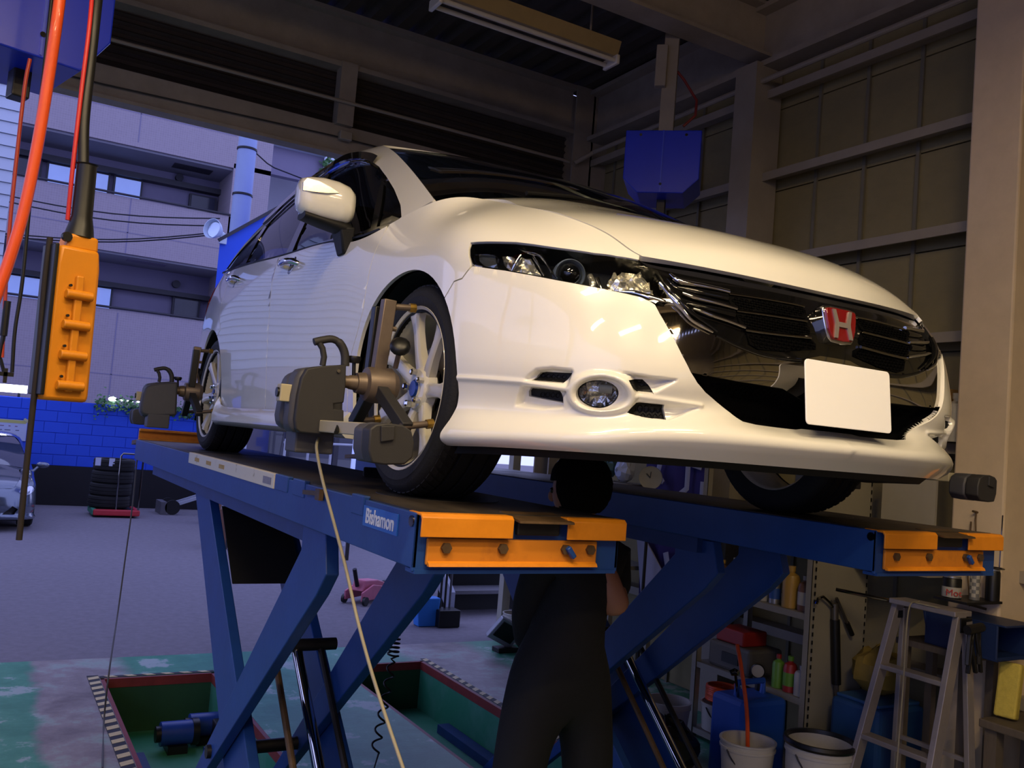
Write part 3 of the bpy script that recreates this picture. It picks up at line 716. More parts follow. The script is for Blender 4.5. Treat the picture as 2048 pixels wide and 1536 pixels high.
vis_line = catmull(PX(SG,[(748,331),(738,324),(720,320),(692,324),(664,337),(643,350),(604,382)])+GY([(2.70,1.325)]),6)
strip('window_visor', SG, vis_line, .065, .012, visor, car)
mold = [np.array([s,.006]) for s in np.linspace(s_f+.06,s_r-.03,30)]
strip('belt_molding', SG, mold, -.018, .004, matte_black, car)
# cabin
trim_m = mat('cabin_trim','#141415',.7,vary=.2,scale=12); seat_m = mat('seat_cloth','#1d1d1f',.85,vary=.2,scale=60,bump=.2,bscale=400)
cb = MB(); cb.b2((-.80,.40,.24),(.80,3.3,.30)); cb.build('cabin_floor',trim_m,car)
cb = MB(); cb.prism([(.18,.90),(.30,.985),(.62,.98),(.78,.90),(.74,.62),(.30,.5)],'x',-.74,.74); cb.build('dashboard',trim_m,car,bevel=.03)
sw = MB(); sw.tube([(-.36+.18*math.cos(a)*1.0,.80-.07*math.sin(a),.90+.17*math.sin(a)) for a in [2*PI*i/28 for i in range(28)]],.015,8,closed=True); sw.cyl((-.36,.80,.9),(-.36,.68,.84),.05); sw.bar((-.53,.80,.9),(-.19,.80,.9),.03,.02); sw.build('steering_wheel',trim_m,car)
for x,y in ((-.36,1.35),(.36,1.35),(-.40,2.25),(.40,2.25)):
    b = MB(); b.prism([(y-.22,.36),(y-.24,.55),(y+.18,.52),(y+.24,.40)],'x',x-.25,x+.25); b.prism([(y+.12,.50),(y+.34,1.06),(y+.42,1.05),(y+.28,.45)],'x',x-.24,x+.24)
    st_ = b.build('seat',seat_m,car,bevel=.04)
    b = MB(); b.b2((x-.13,y+.36,1.10),(x+.13,y+.45,1.30)); b.cyl((x-.06,y+.39,1.03),(x-.06,y+.40,1.12),.008); b.cyl((x+.06,y+.39,1.03),(x+.06,y+.40,1.12),.008); b.build('headrest',seat_m,st_,bevel=.03)
# ------------------------------------------------------------------ headlights
def half_mir(name, v, f, m, parent, smooth=180):
    mesh_obj(name, v, f, m, parent, smooth); mesh_obj(name, [(-p[0],p[1],p[2]) for p in v], [q[::-1] for q in f], m, parent, smooth)
lens = []
for sx in (1,-1):
    v,f = trim(SB, headlight_poly, h=.02, inset=.002, off=-.003, flange=0, edge=.008)
    L = mesh_obj('headlight', [(sx*p[0],p[1],p[2]) for p in v], f if sx == 1 else [q[::-1] for q in f], clear_lens, car, 180); lens.append(L)
    hd = poly_inset(poly_dense(headlight_poly,.01),.003)
    v,f = trim(SB, hd, h=.02, inset=0, off=-.065, flange=-.062, edge=.01)
    mesh_obj('lamp_housing', [(sx*p[0],p[1],p[2]) for p in v], f if sx == 1 else [q[::-1] for q in f], mat('lamp_housing_dark','#17181a',.25,coat=.3,vary=.1), L, 60)
def each(fn):
    for sx,L in ((1,lens[0]),(-1,lens[1])): fn(sx,L)
def patch(name, pix, off, m, noise, h, seed=1, flange=0, flat=True):
    poly = PX(SB, pix); v,f = trim(SB, poly, h=h, inset=.0005, off=off, flange=flange)
    rg = random.Random(seed); nn = SB.normal([np.mean(np.array(poly),0)])[0]*SB.sgn; v = [p+nn*rg.uniform(-noise,noise) for p in v]
    def fn(sx,L): mesh_obj(name, [(sx*p[0],p[1],p[2]) for p in v], f if sx == 1 else [q[::-1] for q in f], m, L, 0 if flat else 60)
    each(fn)
C4 = lambda pts: [(920+x/4.452, 460+y/4.452) for x,y in pts]
patch('inner_reflector', C4([(1370,300),(1650,290),(1720,380),(1760,560),(1640,580),(1340,500),(1310,400)]), -.040, reflector, .010, .017, 2)
patch('outer_reflector', C4([(330,180),(600,190),(690,370),(560,370),(400,330),(330,260)]), -.030, reflector, .007, .014, 5)
patch('marker_lens', C4([(120,175),(280,180),(300,330),(190,310),(130,250)]), -.022, mat('marker_reflector','#8e959c',.15,metal=.8,vary=.1), .002, .02, 4)
def ribbon_on(name, S, pix, r, off, m, fn_each=True, parent=None, seg=8, dens=5, mir=False):
    st = catmull(PX(S,pix),dens); P = S.ev(st, off)
    rr = r if not isinstance(r,(list,tuple)) else list(np.interp(np.linspace(0,1,len(P)),np.linspace(0,1,len(r)),r))
    for k,sx in enumerate((1,-1)):
        b = MB(); b.tube([(sx*p[0],p[1],p[2]) for p in P], rr, seg); b.build(name, m, parent or lens[k], smooth=70)
ribbon_on('chrome_strip', SB, C4([(500,130),(600,165),(700,190),(750,250),(800,340),(850,400)]), [.002,.006,.006,.004,.003], -.014, chrome)
ribbon_on('chrome_strip', SB, C4([(630,190),(680,280),(730,380)]), .0035, -.018, chrome)
ribbon_on('chrome_strip', SB, C4([(70,160),(85,240),(120,300),(180,318)]), [.003,.006,.006,.003], -.012, chrome)
ribbon_on('chrome_strip', SB, C4([(115,195),(290,200),(310,275)]), .0022, -.016, chrome)
ribbon_on('chrome_strip', SB, C4([(520,190),(470,270),(430,345)]), [.006,.007,.003], -.016, chrome)
ribbon_on('chrome_strip', SB, C4([(1150,330),(1175,410),(1150,480)]), [.008,.010,.008], -.034, reflector)
ribbon_on('chrome_strip', SB, C4([(1220,370),(1240,430),(1265,495)]), [.005,.004,.003], -.026, chrome)
ribbon_on('chrome_strip', SB, C4([(1420,530),(1560,545),(1700,590),(1800,620),(1920,648)]), [.003,.008,.010,.009,.004], -.010, chrome)
ribbon_on('chrome_strip', SB, C4([(1560,290),(1640,300),(1720,325)]), [.002,.006,.002], -.012, dkchrome)
pc = SB.pix(*C4([(965,340)])[0]); pn = SB.normal([pc])[0]*SB.sgn
look = np.array([-.42,-.90,-.02]); look /= np.linalg.norm(look)
lens_bk = mat('projector_lens','#0a0c10',.03,coat=1,vary=.1)
def projector(sx,L):
    c = SB.ev([pc],-.026)[0]; a = Vector((sx*look[0],look[1],look[2])); c = Vector((sx*c[0],c[1],c[2]))
    b = MB(); b.lathe([(.030,-.02),(.034,-.004),(.0385,.004),(.041,.0),(.043,-.03)], c, a, 32); b.build('projector_ring', mat('projector_bezel','#9fb0cc',.35,metal=.7,vary=.05), L)
    b = MB(); b.lathe([(.0005,.022),(.012,.020),(.022,.013),(.029,.003),(.031,-.010)], c, a, 28); b.build('projector_lens', lens_bk, L, smooth=180)
each(projector)
# ------------------------------------------------------------------ grille
C2 = lambda pts: [(1250+x/5.12, 480+y/5.12) for x,y in pts]
cen = lambda z: np.array([-.02, SB.find(w=.02,z=z)[1]])
top_edge = [np.array([s,SB.t1-.003]) for s in np.linspace(-.02,KS(3)-.004,14)]
mid_line = PX(SB, C2([(400,470),(470,560),(560,660),(640,760),(720,830),(800,880),(910,945),(1050,1000),(1200,1070),(1400,1150),(1640,1205),(1800,1225)]),smin=0)
z_mid = .488
up_poly = top_edge+PX(SB,C2([(290,250),(340,340)]),smin=0)+mid_line+[SB.find(w=.06,z=z_mid),cen(z_mid)]
grille = panel('grille', SB, up_poly, gloss_black, car, half=True, off=-.016, inset=.0, h=.02, edge=.008, flange=.03)
slots = [C2([(1095,545),(1400,590),(1830,665),(1885,710),(1880,785),(1500,725),(1200,695),(1110,640),(1085,580)]),
         C2([(1170,728),(1500,775),(1885,835),(1930,900),(1925,965),(1600,945),(1290,905),(1200,830)]),
         C2([(1275,942),(1600,980),(1935,1010),(1990,1060),(1990,1120),(1650,1135),(1400,1110),(1310,1060)])]
mesh_black = mat('grille_mesh_black','#020203',.9,spec=.1,vary=.2,scale=50)
for q in slots:
    panel('grille_slot', SB, PX(SB,q,smin=0), mesh_black, grille, mirror=True, off=-.012, inset=0, h=.03, flange=.01)
    hexes(SB, PX(SB,q,smin=0), -.010, .017, mesh_black, grille, 'grille_mesh')
def bar(pix, r, off, m=dkchrome, name='grille_bar'):
    ribbon_on(name, SB, C2(pix), r, off, m, parent=grille, seg=8)
bar([(470,325),(550,392),(680,425),(800,447),(960,480),(1085,512)],[.004,.007,.007,.007,.006,.006],-.008,chrome)
bar([(1085,525),(1400,572),(1700,625),(1860,660)],.004,-.010,dkchrome)
bar([(600,525),(680,555),(800,590),(980,635),(1165,690)],[.004,.006,.006,.006,.005],-.008,chrome)
bar([(1165,708),(1500,757),(1890,818)],.004,-.010,dkchrome)
bar([(710,690),(800,718),(900,758),(1080,820),(1250,887)],[.004,.006,.006,.005,.005],-.008,chrome)
bar([(1255,910),(1500,950),(1930,998)],.005,-.010,dkchrome)
bar([(560,440),(800,500),(1075,560)],[.003,.010,.012],-.016,gloss_black,'grille_rib')
bar([(660,620),(900,680),(1150,740)],[.003,.010,.012],-.016,gloss_black,'grille_rib')
bar([(360,430),(460,550),(540,640),(600,710),(680,805),(780,868),(910,940)],[.005,.007,.009,.006,.005,.006,.003],-.004,chrome,'grille_wing')
bar([(400,420),(520,560),(650,700),(760,790),(860,860),(960,930)],[.004,.008,.008,.005,.004,.003],-.006,gloss_black,'grille_wing')
bar([(960,970),(1150,1060),(1400,1155),(1640,1205),(1830,1228)],[.003,.005,.006,.006,.006],-.010,gloss_black,'grille_wing')
band_bot = PX(SB,C2([(690,1365),(900,1405),(1200,1465),(1500,1520),(1640,1545)]),smin=0)
zb = .352
band = mid_line+[SB.find(w=.06,z=z_mid),cen(z_mid),cen(zb),SB.find(w=.10,z=zb)]+band_bot[::-1]+PX(SB,C2([(660,1300),(610,1200),(520,1030),(430,860),(340,690)]),smin=0)+PX(SB,C2([(335,650),(400,640),(470,650)]),smin=0)
bandg = Surf([[ (w,y+ (.012*math.exp(-((z-.43)/.05)**2)),z) for (w,y,z) in row] for row in BG], ms0=True, ms1=True)
panel('chrome_band', SB, band, mat('mirror_band','#b8b4ac',.04,metal=1,vary=.02), grille, half=True, off=-.012, inset=.001, h=.02, edge=.008, flange=.02)
low = band_bot+[SB.find(w=.10,z=zb),cen(zb),cen(.292)]+mouth[::-1][1:-5]
panel('lower_grille', SB, low, mesh_black, grille, half=True, off=-.045, inset=-.002, h=.025, edge=.01, flange=-.04)
hexes(SB, poly_inset(poly_dense(low,.01),.018), -.042, .020, mesh_black, grille, 'lower_mesh')
# badge
red = mat('badge_red','#74090e',.15,coat=1,vary=.06,scale=20)
def badge_outline(k, n=6):
    pts = [(-.062,.048),(-.03,.0515),(.03,.0515),(.062,.048),(.067,.042),(.066,.02),(.060,-.015),(.050,-.040),(.040,-.050),(0,-.0535),(-.040,-.050),(-.050,-.040),(-.060,-.015),(-.066,.02),(-.067,.042)]
    return [(x*k,y*k) for x,y in pts]
bd = MB(); bd.prism(badge_outline(1.0),'y',0,.03); bx = MB(); bx.prism(badge_outline(.88),'y',-.006,.02)
BL = (0,-.872,.577); BR = (math.radians(-8),0,0)
em = bd.build('badge', chrome, car, smooth=30, bevel=.004, loc=BL, rot=BR)
bx.build('badge_field', red, em, smooth=30, bevel=.002)
hl = MB()
for sx in (1,-1):
    hl.prism([(sx*.038,.040),(sx*.026,.040),(sx*.016,.004),(sx*.016,-.004),(sx*.024,-.040),(sx*.036,-.040),(sx*.030,-.004),(sx*.030,.004)] if sx > 0 else [(sx*.038,.040),(sx*.026,.040),(sx*.016,.004),(sx*.016,-.004),(sx*.024,-.040),(sx*.036,-.040),(sx*.030,-.004),(sx*.030,.004)][::-1],'y',-.010,-.004)
hl.prism([(-.020,-.008),(.020,-.008),(.020,.006),(-.020,.006)],'y',-.0105,-.004)
hl.build('badge_letter', mat('badge_silver','#9a918c',.35,metal=.5,vary=.05), em, smooth=30)
# licence plate (blank white) on its bracket
pl = MB(); pl.prism(rrect(-.168,-.086,.168,.086,.012),'y',-.004,0); plate = pl.build('number_plate', mat('plate_white','#ffffff',.5,vary=.01), car, bevel=.001, loc=(0,-.912,.380), rot=(math.radians(-6),0,0))
pf = MB(); pf.b2((-.10,0.001,-.06),(.10,.05,.04)); pf.build('plate_bracket', matte_black, plate)
# ------------------------------------------------------------------ mirrors and handles
def section_loft(secs, n):
    v = []; f = []
    for sct in secs: v += sct
    for i in range(len(secs)-1):
        for j in range(n): f.append((i*n+j,i*n+(j+1)%n,(i+1)*n+(j+1)%n,(i+1)*n+j))
    f += [tuple(range(n))[::-1], tuple((len(secs)-1)*n+j for j in range(n))]
    return v,f
def super_sec(c, ry, rz, x, e=2.6, n=24, lo=1.0):
    out = []
    for k in range(n):
        a = 2*PI*k/n; ca,sa = math.cos(a),math.sin(a)
        out.append((x, c[0]+ry*abs(ca)**(2/e)*(1 if ca >= 0 else -1), c[1]+rz*(lo if sa < 0 else 1)*abs(sa)**(2/e)*(1 if sa >= 0 else -1)))
    return out
M0 = at(652,405,y=.70,rel=True)
mz = M0[2]
for sx in (1,-1):
    secs = [super_sec((.70,mz+.012),.030,.035,-1.083*sx,2.3),super_sec((.70,mz+.010),.052,.058,-1.075*sx),super_sec((.70,mz+.006),.066,.072,-1.05*sx),super_sec((.695,mz+.004),.075,.080,-1.0*sx),super_sec((.69,mz),.078,.080,-.945*sx),super_sec((.685,mz-.006),.074,.074,-.905*sx),super_sec((.68,mz-.008),.06,.058,-.885*sx),super_sec((.68,mz-.008),.03,.03,-.880*sx)]
    v,f = section_loft(secs,24); b = MB(); b.add(v,f); mi = b.build('door_mirror', paint, car, smooth=180)
    secs = [super_sec((.70,mz-.066),.048,.014,-1.06*sx),super_sec((.695,mz-.080),.058,.016,-.985*sx),super_sec((.69,mz-.088),.055,.022,-.92*sx),super_sec((.69,mz-.094),.05,.026,-.885*sx)]
    v,f = section_loft(secs,24); b = MB(); b.add(v,f); b.build('mirror_base', matte_black, mi, smooth=60)
    b = MB(); v,f = section_loft([[( (-.93)*sx,.64,mz-.09),(-.93*sx,.75,mz-.09),(-.872*sx,.76,mz-.085),(-.872*sx,.63,mz-.085)],[(-.90*sx,.665,mz-.19),(-.90*sx,.735,mz-.19),(-.868*sx,.75,mz-.175),(-.868*sx,.65,mz-.175)]],4); b.add(v,f); b.build('mirror_arm', matte_black, mi, bevel=.008)
    g = MB(); v,f = section_loft([super_sec((.70,mz+.008),.062,.068,-1.052*sx),super_sec((.70,mz+.006),.062,.068,-1.05*sx)],24)
    # indicator lens: wedge on the front-outer face of the shell
    pts = [(-1.078,.655,mz+.045),(-1.07,.640,mz+.058),(-1.03,.625,mz+.052),(-.985,.617,mz+.036),(-.955,.614,mz+.022),(-1.0,.613,mz+.012),(-1.05,.627,mz+.010),(-1.078,.650,mz+.014)]
    g = MB(); n = len(pts); g.add([(p[0]*sx,p[1]-.004,p[2]) for p in pts]+[(p[0]*sx,p[1]+.03,p[2]) for p in pts],[tuple(range(n))]+[tuple(range(n,2*n))[::-1]]+[(i,n+i,n+(i+1)%n,(i+1)%n) for i in range(n)])
    g.build('indicator_lens', mat('indicator_lens','#cfc6b4',.15,metal=.6,vary=.2,scale=60), mi, smooth=30)
    gm = MB(); v,f = section_loft([super_sec((.772,mz),.004,.062,-1.05*sx,4),super_sec((.772,mz),.004,.062,-.91*sx,4)],24); gm.add(v,f); gm.build('mirror_glass', chrome, mi)
for (u,v_) in ((582,531),(471,562)):
    st0 = SB.pix(u,v_)
    for sx in (1,-1):
        Pc = SB.ev([st0])[0]; y0 = Pc[1]; z0 = Pc[2]
        def hp_(dy,dz,o): p = SB.ev([SB.find(y=y0+dy,z=z0+dz)],o)[0]; return (sx*p[0],p[1],p[2])
        b = MB(); b.tube([hp_(-.105,-.004,-.002),hp_(-.095,-.002,.022),hp_(-.04,0,.034),hp_(.04,.002,.034),hp_(.085,.004,.026),hp_(.10,.005,-.002)],[.010,.014,.015,.015,.014,.010],12); hd_ = b.build('door_handle', chrome, car, smooth=80)
        c0 = Vector(hp_(-.01,0,-.004)); nn = Vector(hp_(-.01,0,.02))-c0
        b = MB(); b.lathe([(.0005,.006),(.03,.005),(.042,.003),(.046,-.002)],c0,nn,24); b.build('handle_cup', dkchrome, hd_, smooth=80)
# ------------------------------------------------------------------ wheels
rubber = mat('tyre_rubber','#141415',.75,vary=.15,scale=30,bump=.15,bscale=120)
rimw = mat('rim_offwhite','#d9d3c0',.3,coat=.6,vary=.04,scale=6)
steel = mat('brake_steel','#6a6560',.45,metal=.8,vary=.2,scale=25)
blue_an = mat('hub_blue','#1f3f8f',.3,metal=.4,vary=.1)
def make_wheel(name):
    R = .325
    b = MB()
    prof = [(.236,-.105),(.252,-.108),(.285,-.112),(.308,-.106),(.321,-.092),(.3245,-.072),(.3245,-.064),(.317,-.062),(.317,-.056),(.325,-.054),(.3255,-.016),(.3175,-.014),(.3175,-.006),(.3255,-.004),(.3255,.030),(.3175,.032),(.3175,.040),(.325,.042),(.3240,.070),(.320,.090),(.308,.104),(.300,.108),(.298,.109),(.285,.111),(.283,.1125),(.262,.110),(.250,.105),(.246,.100),(.236,.098)]
    b.lathe(prof,(0,0,0),(1,0,0),72,closed=True)
    t = b.build('wheel', rubber, None, smooth=40)
    # shoulder blocks: lateral grooves cut as small raised ribs
    b = MB()
    for k in range(60):
        a = 2*PI*k/60; da = 2*PI/60*.34
        for x0,x1,r0,r1 in ((.046,.074,.3262,.3255),(.074,.092,.3255,.3205),(-.092,-.066,.3205,.3255)):
            vs = []
            for x,r in ((x0,r0),(x1,r1)):
                for aa in (a-da,a+da):
                    for rr in (r-.004,r+.0012): vs.append((x,rr*math.cos(aa+(x-.07)*2),rr*math.sin(aa+(x-.07)*2)))
            b.add(vs,[(0,1,3,2),(4,6,7,5),(0,4,5,1),(2,3,7,6),(1,5,7,3)])
    o = b.build('tread_blocks', rubber, t, smooth=0, fix=False); o['kind'] = 'stuff'
    b = MB(); b.lathe([(.250,.106),(.253,.108),(.255,.104),(.246,.096),(.236,.085),(.230,.03),(.226,-.09),(.236,-.104),(.240,-.104),(.231,-.085),(.232,.03),(.2405,.088),(.244,.103)],(0,0,0),(1,0,0),64,closed=True)
    b.build('rim', rimw, t, smooth=50)
    sp = MB(); secs = []
    for r,w,x,d in ((.050,.050,.070,.030),(.085,.046,.076,.030),(.13,.040,.082,.026),(.18,.040,.088,.024),(.215,.050,.094,.026),(.238,.072,.098,.030)):
        secs.append([(x-d,-w*.5,r),(x-d*.2,-w*.5,r),(x,-w*.28,r),(x-.003,0,r),(x,w*.28,r),(x-d*.2,w*.5,r),(x-d,w*.5,r)])
    v,f = section_loft(secs,7); sp.add(v,f); s0 = sp.build('spoke', rimw, t, smooth=45)
    for k in range(1,7):
        c = s0.copy(); COL.objects.link(c); c.parent = t; c.rotation_euler = (2*PI*k/7,0,0)
    b = MB(); b.lathe([(.0005,.083),(.030,.083),(.034,.079),(.060,.077),(.072,.066),(.076,.04),(.05,.02)],(0,0,0),(1,0,0),40); b.build('hub_plate', rimw, t, smooth=35)
    b = MB(); b.lathe([(.0005,.090),(.024,.089),(.030,.083)],(0,0,0),(1,0,0),28); b.build('centre_cap', blue_an, t)
    nb = MB(); nb.lathe([(.0005,.100),(.007,.099),(.0105,.094),(.0105,.078)],(0,0,.052),(1,0,0),6); n0 = nb.build('lug_nut', chrome, t, smooth=30)
    for k in range(1,5):
        c = n0.copy(); COL.objects.link(c); c.parent = t; c.rotation_euler = (2*PI*k/5,0,0)
    b = MB(); b.lathe([(.07,.02),(.150,.02),(.150,-.005),(.07,-.005)],(0,0,0),(1,0,0),40,closed=True); b.build('brake_disc', steel, t)
    b = MB(); b.lathe([(.10,.038),(.165,.038),(.165,-.03),(.10,-.03)],(0,0,0),(1,0,0),12,closed=True,a0=-.5,a1=.5); b.build('brake_caliper', steel, t, bevel=.006)
    return t
w0 = make_wheel('wheel')
CB = math.radians(2.3)
for i,(x,y) in enumerate(((-.778,0),(.778,0),(-.775,2.83),(.775,2.83))):
    w = w0 if i == 0 else copy_tree(w0)
    w.parent = car; w.location = (x,y,.3235)
    w.rotation_euler = (0, 0, PI) if x < 0 else (0,0,0)
    w.rotation_euler = Euler((.35*i+.12, 0, 0)).to_matrix().to_euler()
    Rm = Matrix.Rotation(CB*(1 if x < 0 else -1),3,'Y') @ (Matrix.Rotation(PI,3,'Z') if x < 0 else Matrix.Identity(3)) @ Matrix.Rotation(.3*i+.18,3,'X')
    w.rotation_euler = Rm.to_euler()
# ------------------------------------------------------------------ garage shell
def floor_mat():
    m = bpy.data.materials.new('worn_green_floor'); m.use_nodes = True; nt = m.node_tree; N = nt.nodes; L = nt.links
    b = N['Principled BSDF']; b.inputs['Roughness'].default_value = .42
    tc = N.new('ShaderNodeTexCoord'); sx = N.new('ShaderNodeSeparateXYZ'); L.new(tc.outputs['Object'], sx.inputs[0])
    def noise(sc, det=6):
        n = N.new('ShaderNodeTexNoise'); n.inputs['Scale'].default_value = sc; n.inputs['Detail'].default_value = det; n.inputs['Roughness'].default_value = .68; L.new(tc.outputs['Object'], n.inputs['Vector']); return n
    def ramp(src, stops):
        r = N.new('ShaderNodeValToRGB'); L.new(src, r.inputs[0]); e = r.color_ramp.elements
        while len(e) < len(stops): e.new(.5)
        for q,(p,c) in zip(e,stops): q.position = p; q.color = (*rgb(c),1)
        return r
    g = ramp(noise(1.9).outputs['Fac'], [(.42,'#2c7a5c'),(.56,'#3f8a6c'),(.60,'#93a8a2'),(.78,'#a7a6a6')])
    c = ramp(noise(2.6).outputs['Fac'], [(.35,'#6b6261'),(.52,'#8a8281'),(.60,'#8f9d96'),(.72,'#5f8c78')])
    n3 = noise(1.2); ad = N.new('ShaderNodeMath'); ad.operation = 'MULTIPLY_ADD'; ad.inputs[1].default_value = .35; L.new(n3.outputs['Fac'], ad.inputs[0]); L.new(sx.outputs['X'], ad.inputs[2])
    # bare concrete bands beside the pits (worn by traffic)
    r1 = N.new('ShaderNodeValToRGB'); mr = N.new('ShaderNodeMapRange'); mr.inputs[1].default_value = -2.4; mr.inputs[2].default_value = 2.6; L.new(ad.outputs[0], mr.inputs[0]); L.new(mr.outputs[0], r1.inputs[0])
    e = r1.color_ramp.elements; pts = [(0,0),(.20,0),(.21,1),(.31,1),(.33,0),(.72,0),(.75,1),(.86,1),(.90,0)]
    while len(e) < len(pts): e.new(.5)
    for q,(p,v) in zip(e,pts): q.position = p; q.color = (v,v,v,1)
    mx = N.new('ShaderNodeMix'); mx.data_type = 'RGBA'; L.new(r1.outputs[0], mx.inputs[0]); L.new(g.outputs[0], mx.inputs[6]); L.new(c.outputs[0], mx.inputs[7])
    mf = N.new('ShaderNodeMapRange'); mf.inputs[1].default_value = -.9; mf.inputs[2].default_value = -.3; L.new(sx.outputs['Y'], mf.inputs[0])
    m2 = N.new('ShaderNodeMix'); m2.data_type = 'RGBA'; L.new(mf.outputs[0], m2.inputs[0]); L.new(mx.outputs[2], m2.inputs[7])
    cc = ramp(noise(1.5).outputs['Fac'], [(.3,'#5e5853'),(.7,'#7b736b')]); L.new(cc.outputs[0], m2.inputs[6])  # grey for the unseen front floor, added to cut green bounce on the bumper
    L.new(m2.outputs[2], b.inputs['Base Color'])
    bp_ = N.new('ShaderNodeBump'); bp_.inputs['Strength'].default_value = .15; bp_.inputs['Distance'].default_value = .01; L.new(noise(30).outputs['Fac'], bp_.inputs['Height']); L.new(bp_.outputs[0], b.inputs['Normal'])
    return m
FLOOR = floor_mat()
def struct(o, label): return tag(o, label, 'structure', kind='structure')
cream = mat('cream_paint','#8f8678',.55,vary=.10,scale=5,bump=.05,bscale=40)
cream_d = mat('cream_paint_dusty','#948a7c',.7,vary=.18,scale=4,bump=.06,bscale=60)
P1 = (-1.15,-.413,-.60,4.0); P2 = (.462,1.186,-.60,4.0); YE = 4.53; X0 = -5.0; XW = 2.86; YB = -7.0
fb = MB()
def slab(x0,x1,y0,y1): fb.b2((x0,y0,-.12),(x1,y1,0))
slab(X0,P1[0],YB,YE); slab(P1[0],P1[1],YB,P1[2]); slab(P1[0],P1[1],P1[3],YE); slab(P1[1],P2[0],YB,YE); slab(P2[0],P2[1],YB,P2[2]); slab(P2[0],P2[1],P2[3],YE); slab(P2[1],XW,YB,YE)
floor = struct(fb.build('floor', FLOOR, smooth=0), 'worn green painted concrete floor with two lift pits')
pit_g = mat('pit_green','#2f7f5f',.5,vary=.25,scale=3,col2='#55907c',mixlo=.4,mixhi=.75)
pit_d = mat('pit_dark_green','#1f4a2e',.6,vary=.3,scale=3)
pit_r = mat('pit_red_edge','#7a2f2c',.5,vary=.2,scale=12)
stripe_y = mat('stripe_yellow','#c9b98a',.55,vary=.15,scale=20); stripe_k = mat('stripe_black','#1c1c1e',.6,vary=.2,scale=20)
PD = -.36
for P in (P1,P2):
    x0,x1,y0,y1 = P
    b = MB(); b.b2((x0-.02,y0-.02,PD-.05),(x1+.02,y1+.02,PD)); b.build('pit_floor', pit_g, floor)
    for lo,hi in (((x0+.001,y0,PD),(x0+.02,y1,-.06)),((x1-.02,y0,PD),(x1-.001,y1,-.06)),((x0,y0+.001,PD),(x1,y0+.02,-.06))):
        b = MB(); b.b2(lo,hi); b.build('pit_wall', pit_g, floor)
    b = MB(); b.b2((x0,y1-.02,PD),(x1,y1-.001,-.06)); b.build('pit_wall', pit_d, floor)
    for lo,hi in (((x0+.001,y0,-.06),(x0+.025,y1,-.001)),((x1-.025,y0,-.06),(x1-.001,y1,-.001)),((x0,y1-.025,-.06),(x1,y1-.001,-.001))):
        b = MB(); b.b2(lo,hi); b.build('pit_edge', pit_r, floor)
b = MB(); b.b2((P1[0]-.075,P1[2],.0005),(P1[0]-.005,P1[3]+.07,.003)); b.build('hazard_strip', stripe_k, floor)
b = MB(); b.b2((P2[1]+.005,P2[2],.0005),(P2[1]+.055,P2[3]+.05,.003)); b.build('hazard_strip', stripe_k, floor)
b = MB(); b.b2((P1[0],P1[3]+.005,.0005),(P1[1],P1[3]+.045,.003)); b.build('hazard_strip', stripe_k, floor)
s1 = MB(); s1.add([(-.033,-.04,.0032),(.033,-.01,.0032),(.033,.045,.0032),(-.033,.015,.0032)]+[(-.033,-.04,.0042),(.033,-.01,.0042),(.033,.045,.0042),(-.033,.015,.0042)],[(3,2,1,0),(4,5,6,7),(0,1,5,4),(1,2,6,5),(2,3,7,6),(3,0,4,7)])
sm0 = s1.build('hazard_stripe', stripe_y, floor, smooth=0); n = 0
for i in range(30):
    for (x,w,ystep) in ((P1[0]-.04,1.0,.115),(P2[1]+.030,.72,.105)):
        y = 4.0-i*ystep
        if y < .6: continue
        o = sm0 if n == 0 else sm0.copy()
        if n: COL.objects.link(o); o.parent = floor
        o.location = (x,y,0); o.scale = (w,1,1); n += 1
for i in range(6):
    o = sm0.copy(); COL.objects.link(o); o.parent = floor; o.location = (P1[0]+.07+i*.12,P1[3]+.025,0); o.rotation_euler = (0,0,PI/2); o.scale = (.55,1,1)
# rear gable: lintel, roller shutter, girder
rear = bpy.data.objects.new('wall_rear', None); COL.objects.link(rear); struct(rear,'upper rear wall with lintel and dark roller shutter above the opening')
b = MB(); b.b2((X0,4.42,3.98),(2.5,4.44,4.20)); b.b2((X0,4.44,3.98),(2.5,4.62,4.0)); b.b2((X0,4.44,4.18),(2.5,4.62,4.20)); b.b2((X0,4.40,3.955),(2.5,4.47,3.98)); b.build('lintel', cream_d, rear)
shut = mat('shutter_slat','#3a322d',.85,vary=.2,scale=6)
b = MB(); prof_ = [(4.50,0),(4.53,.02),(4.53,.045),(4.50,.062)]
sl = MB(); sl.add([(x,y,z) for x in (X0,2.46) for y,z in prof_],[(0,1,5,4),(1,2,6,5),(2,3,7,6)]); s0 = sl.build('shutter_slat', shut, rear, smooth=0)
b = MB(); b.b2((X0,4.54,4.18),(2.46,4.56,4.72)); b.build('shutter_backing', shut, rear, smooth=0)
for k in range(8):
    o = s0 if k == 0 else s0.copy()
    if k: COL.objects.link(o); o.parent = rear
    o.location = (0,0,4.20+k*.0625)
b = MB(); b.b2((X0,4.38,4.66),(2.47,4.60,4.70)); b.b2((X0,4.46,4.70),(2.47,4.50,5.12)); b.b2((X0,4.38,5.08),(2.47,4.60,5.12)); b.build('girder', cream_d, rear)
for x in (.20,-3.2):
    b = MB(); b.b2((x,4.36,4.19),(x+.135,4.48,4.70)); b.build('strut', cream_d, rear)
b = MB(); b.tube([(X0,4.33,4.345),(2.40,4.33,4.37)],.014,10); b.build('conduit', cream, rear)
b = MB(); b.box((.28,4.36,4.10),(.10,.06,.07)); b.build('junction_box', cream, rear, bevel=.006)
b = MB(); b.tube([(X0,4.40,4.06),(-1.5,4.395,4.05),(.2,4.39,4.09),(1.6,4.40,4.08),(2.45,4.40,4.10)],.006,6); b.build('cable', mat('cable_dark','#2a2726',.6,vary=.2), rear)
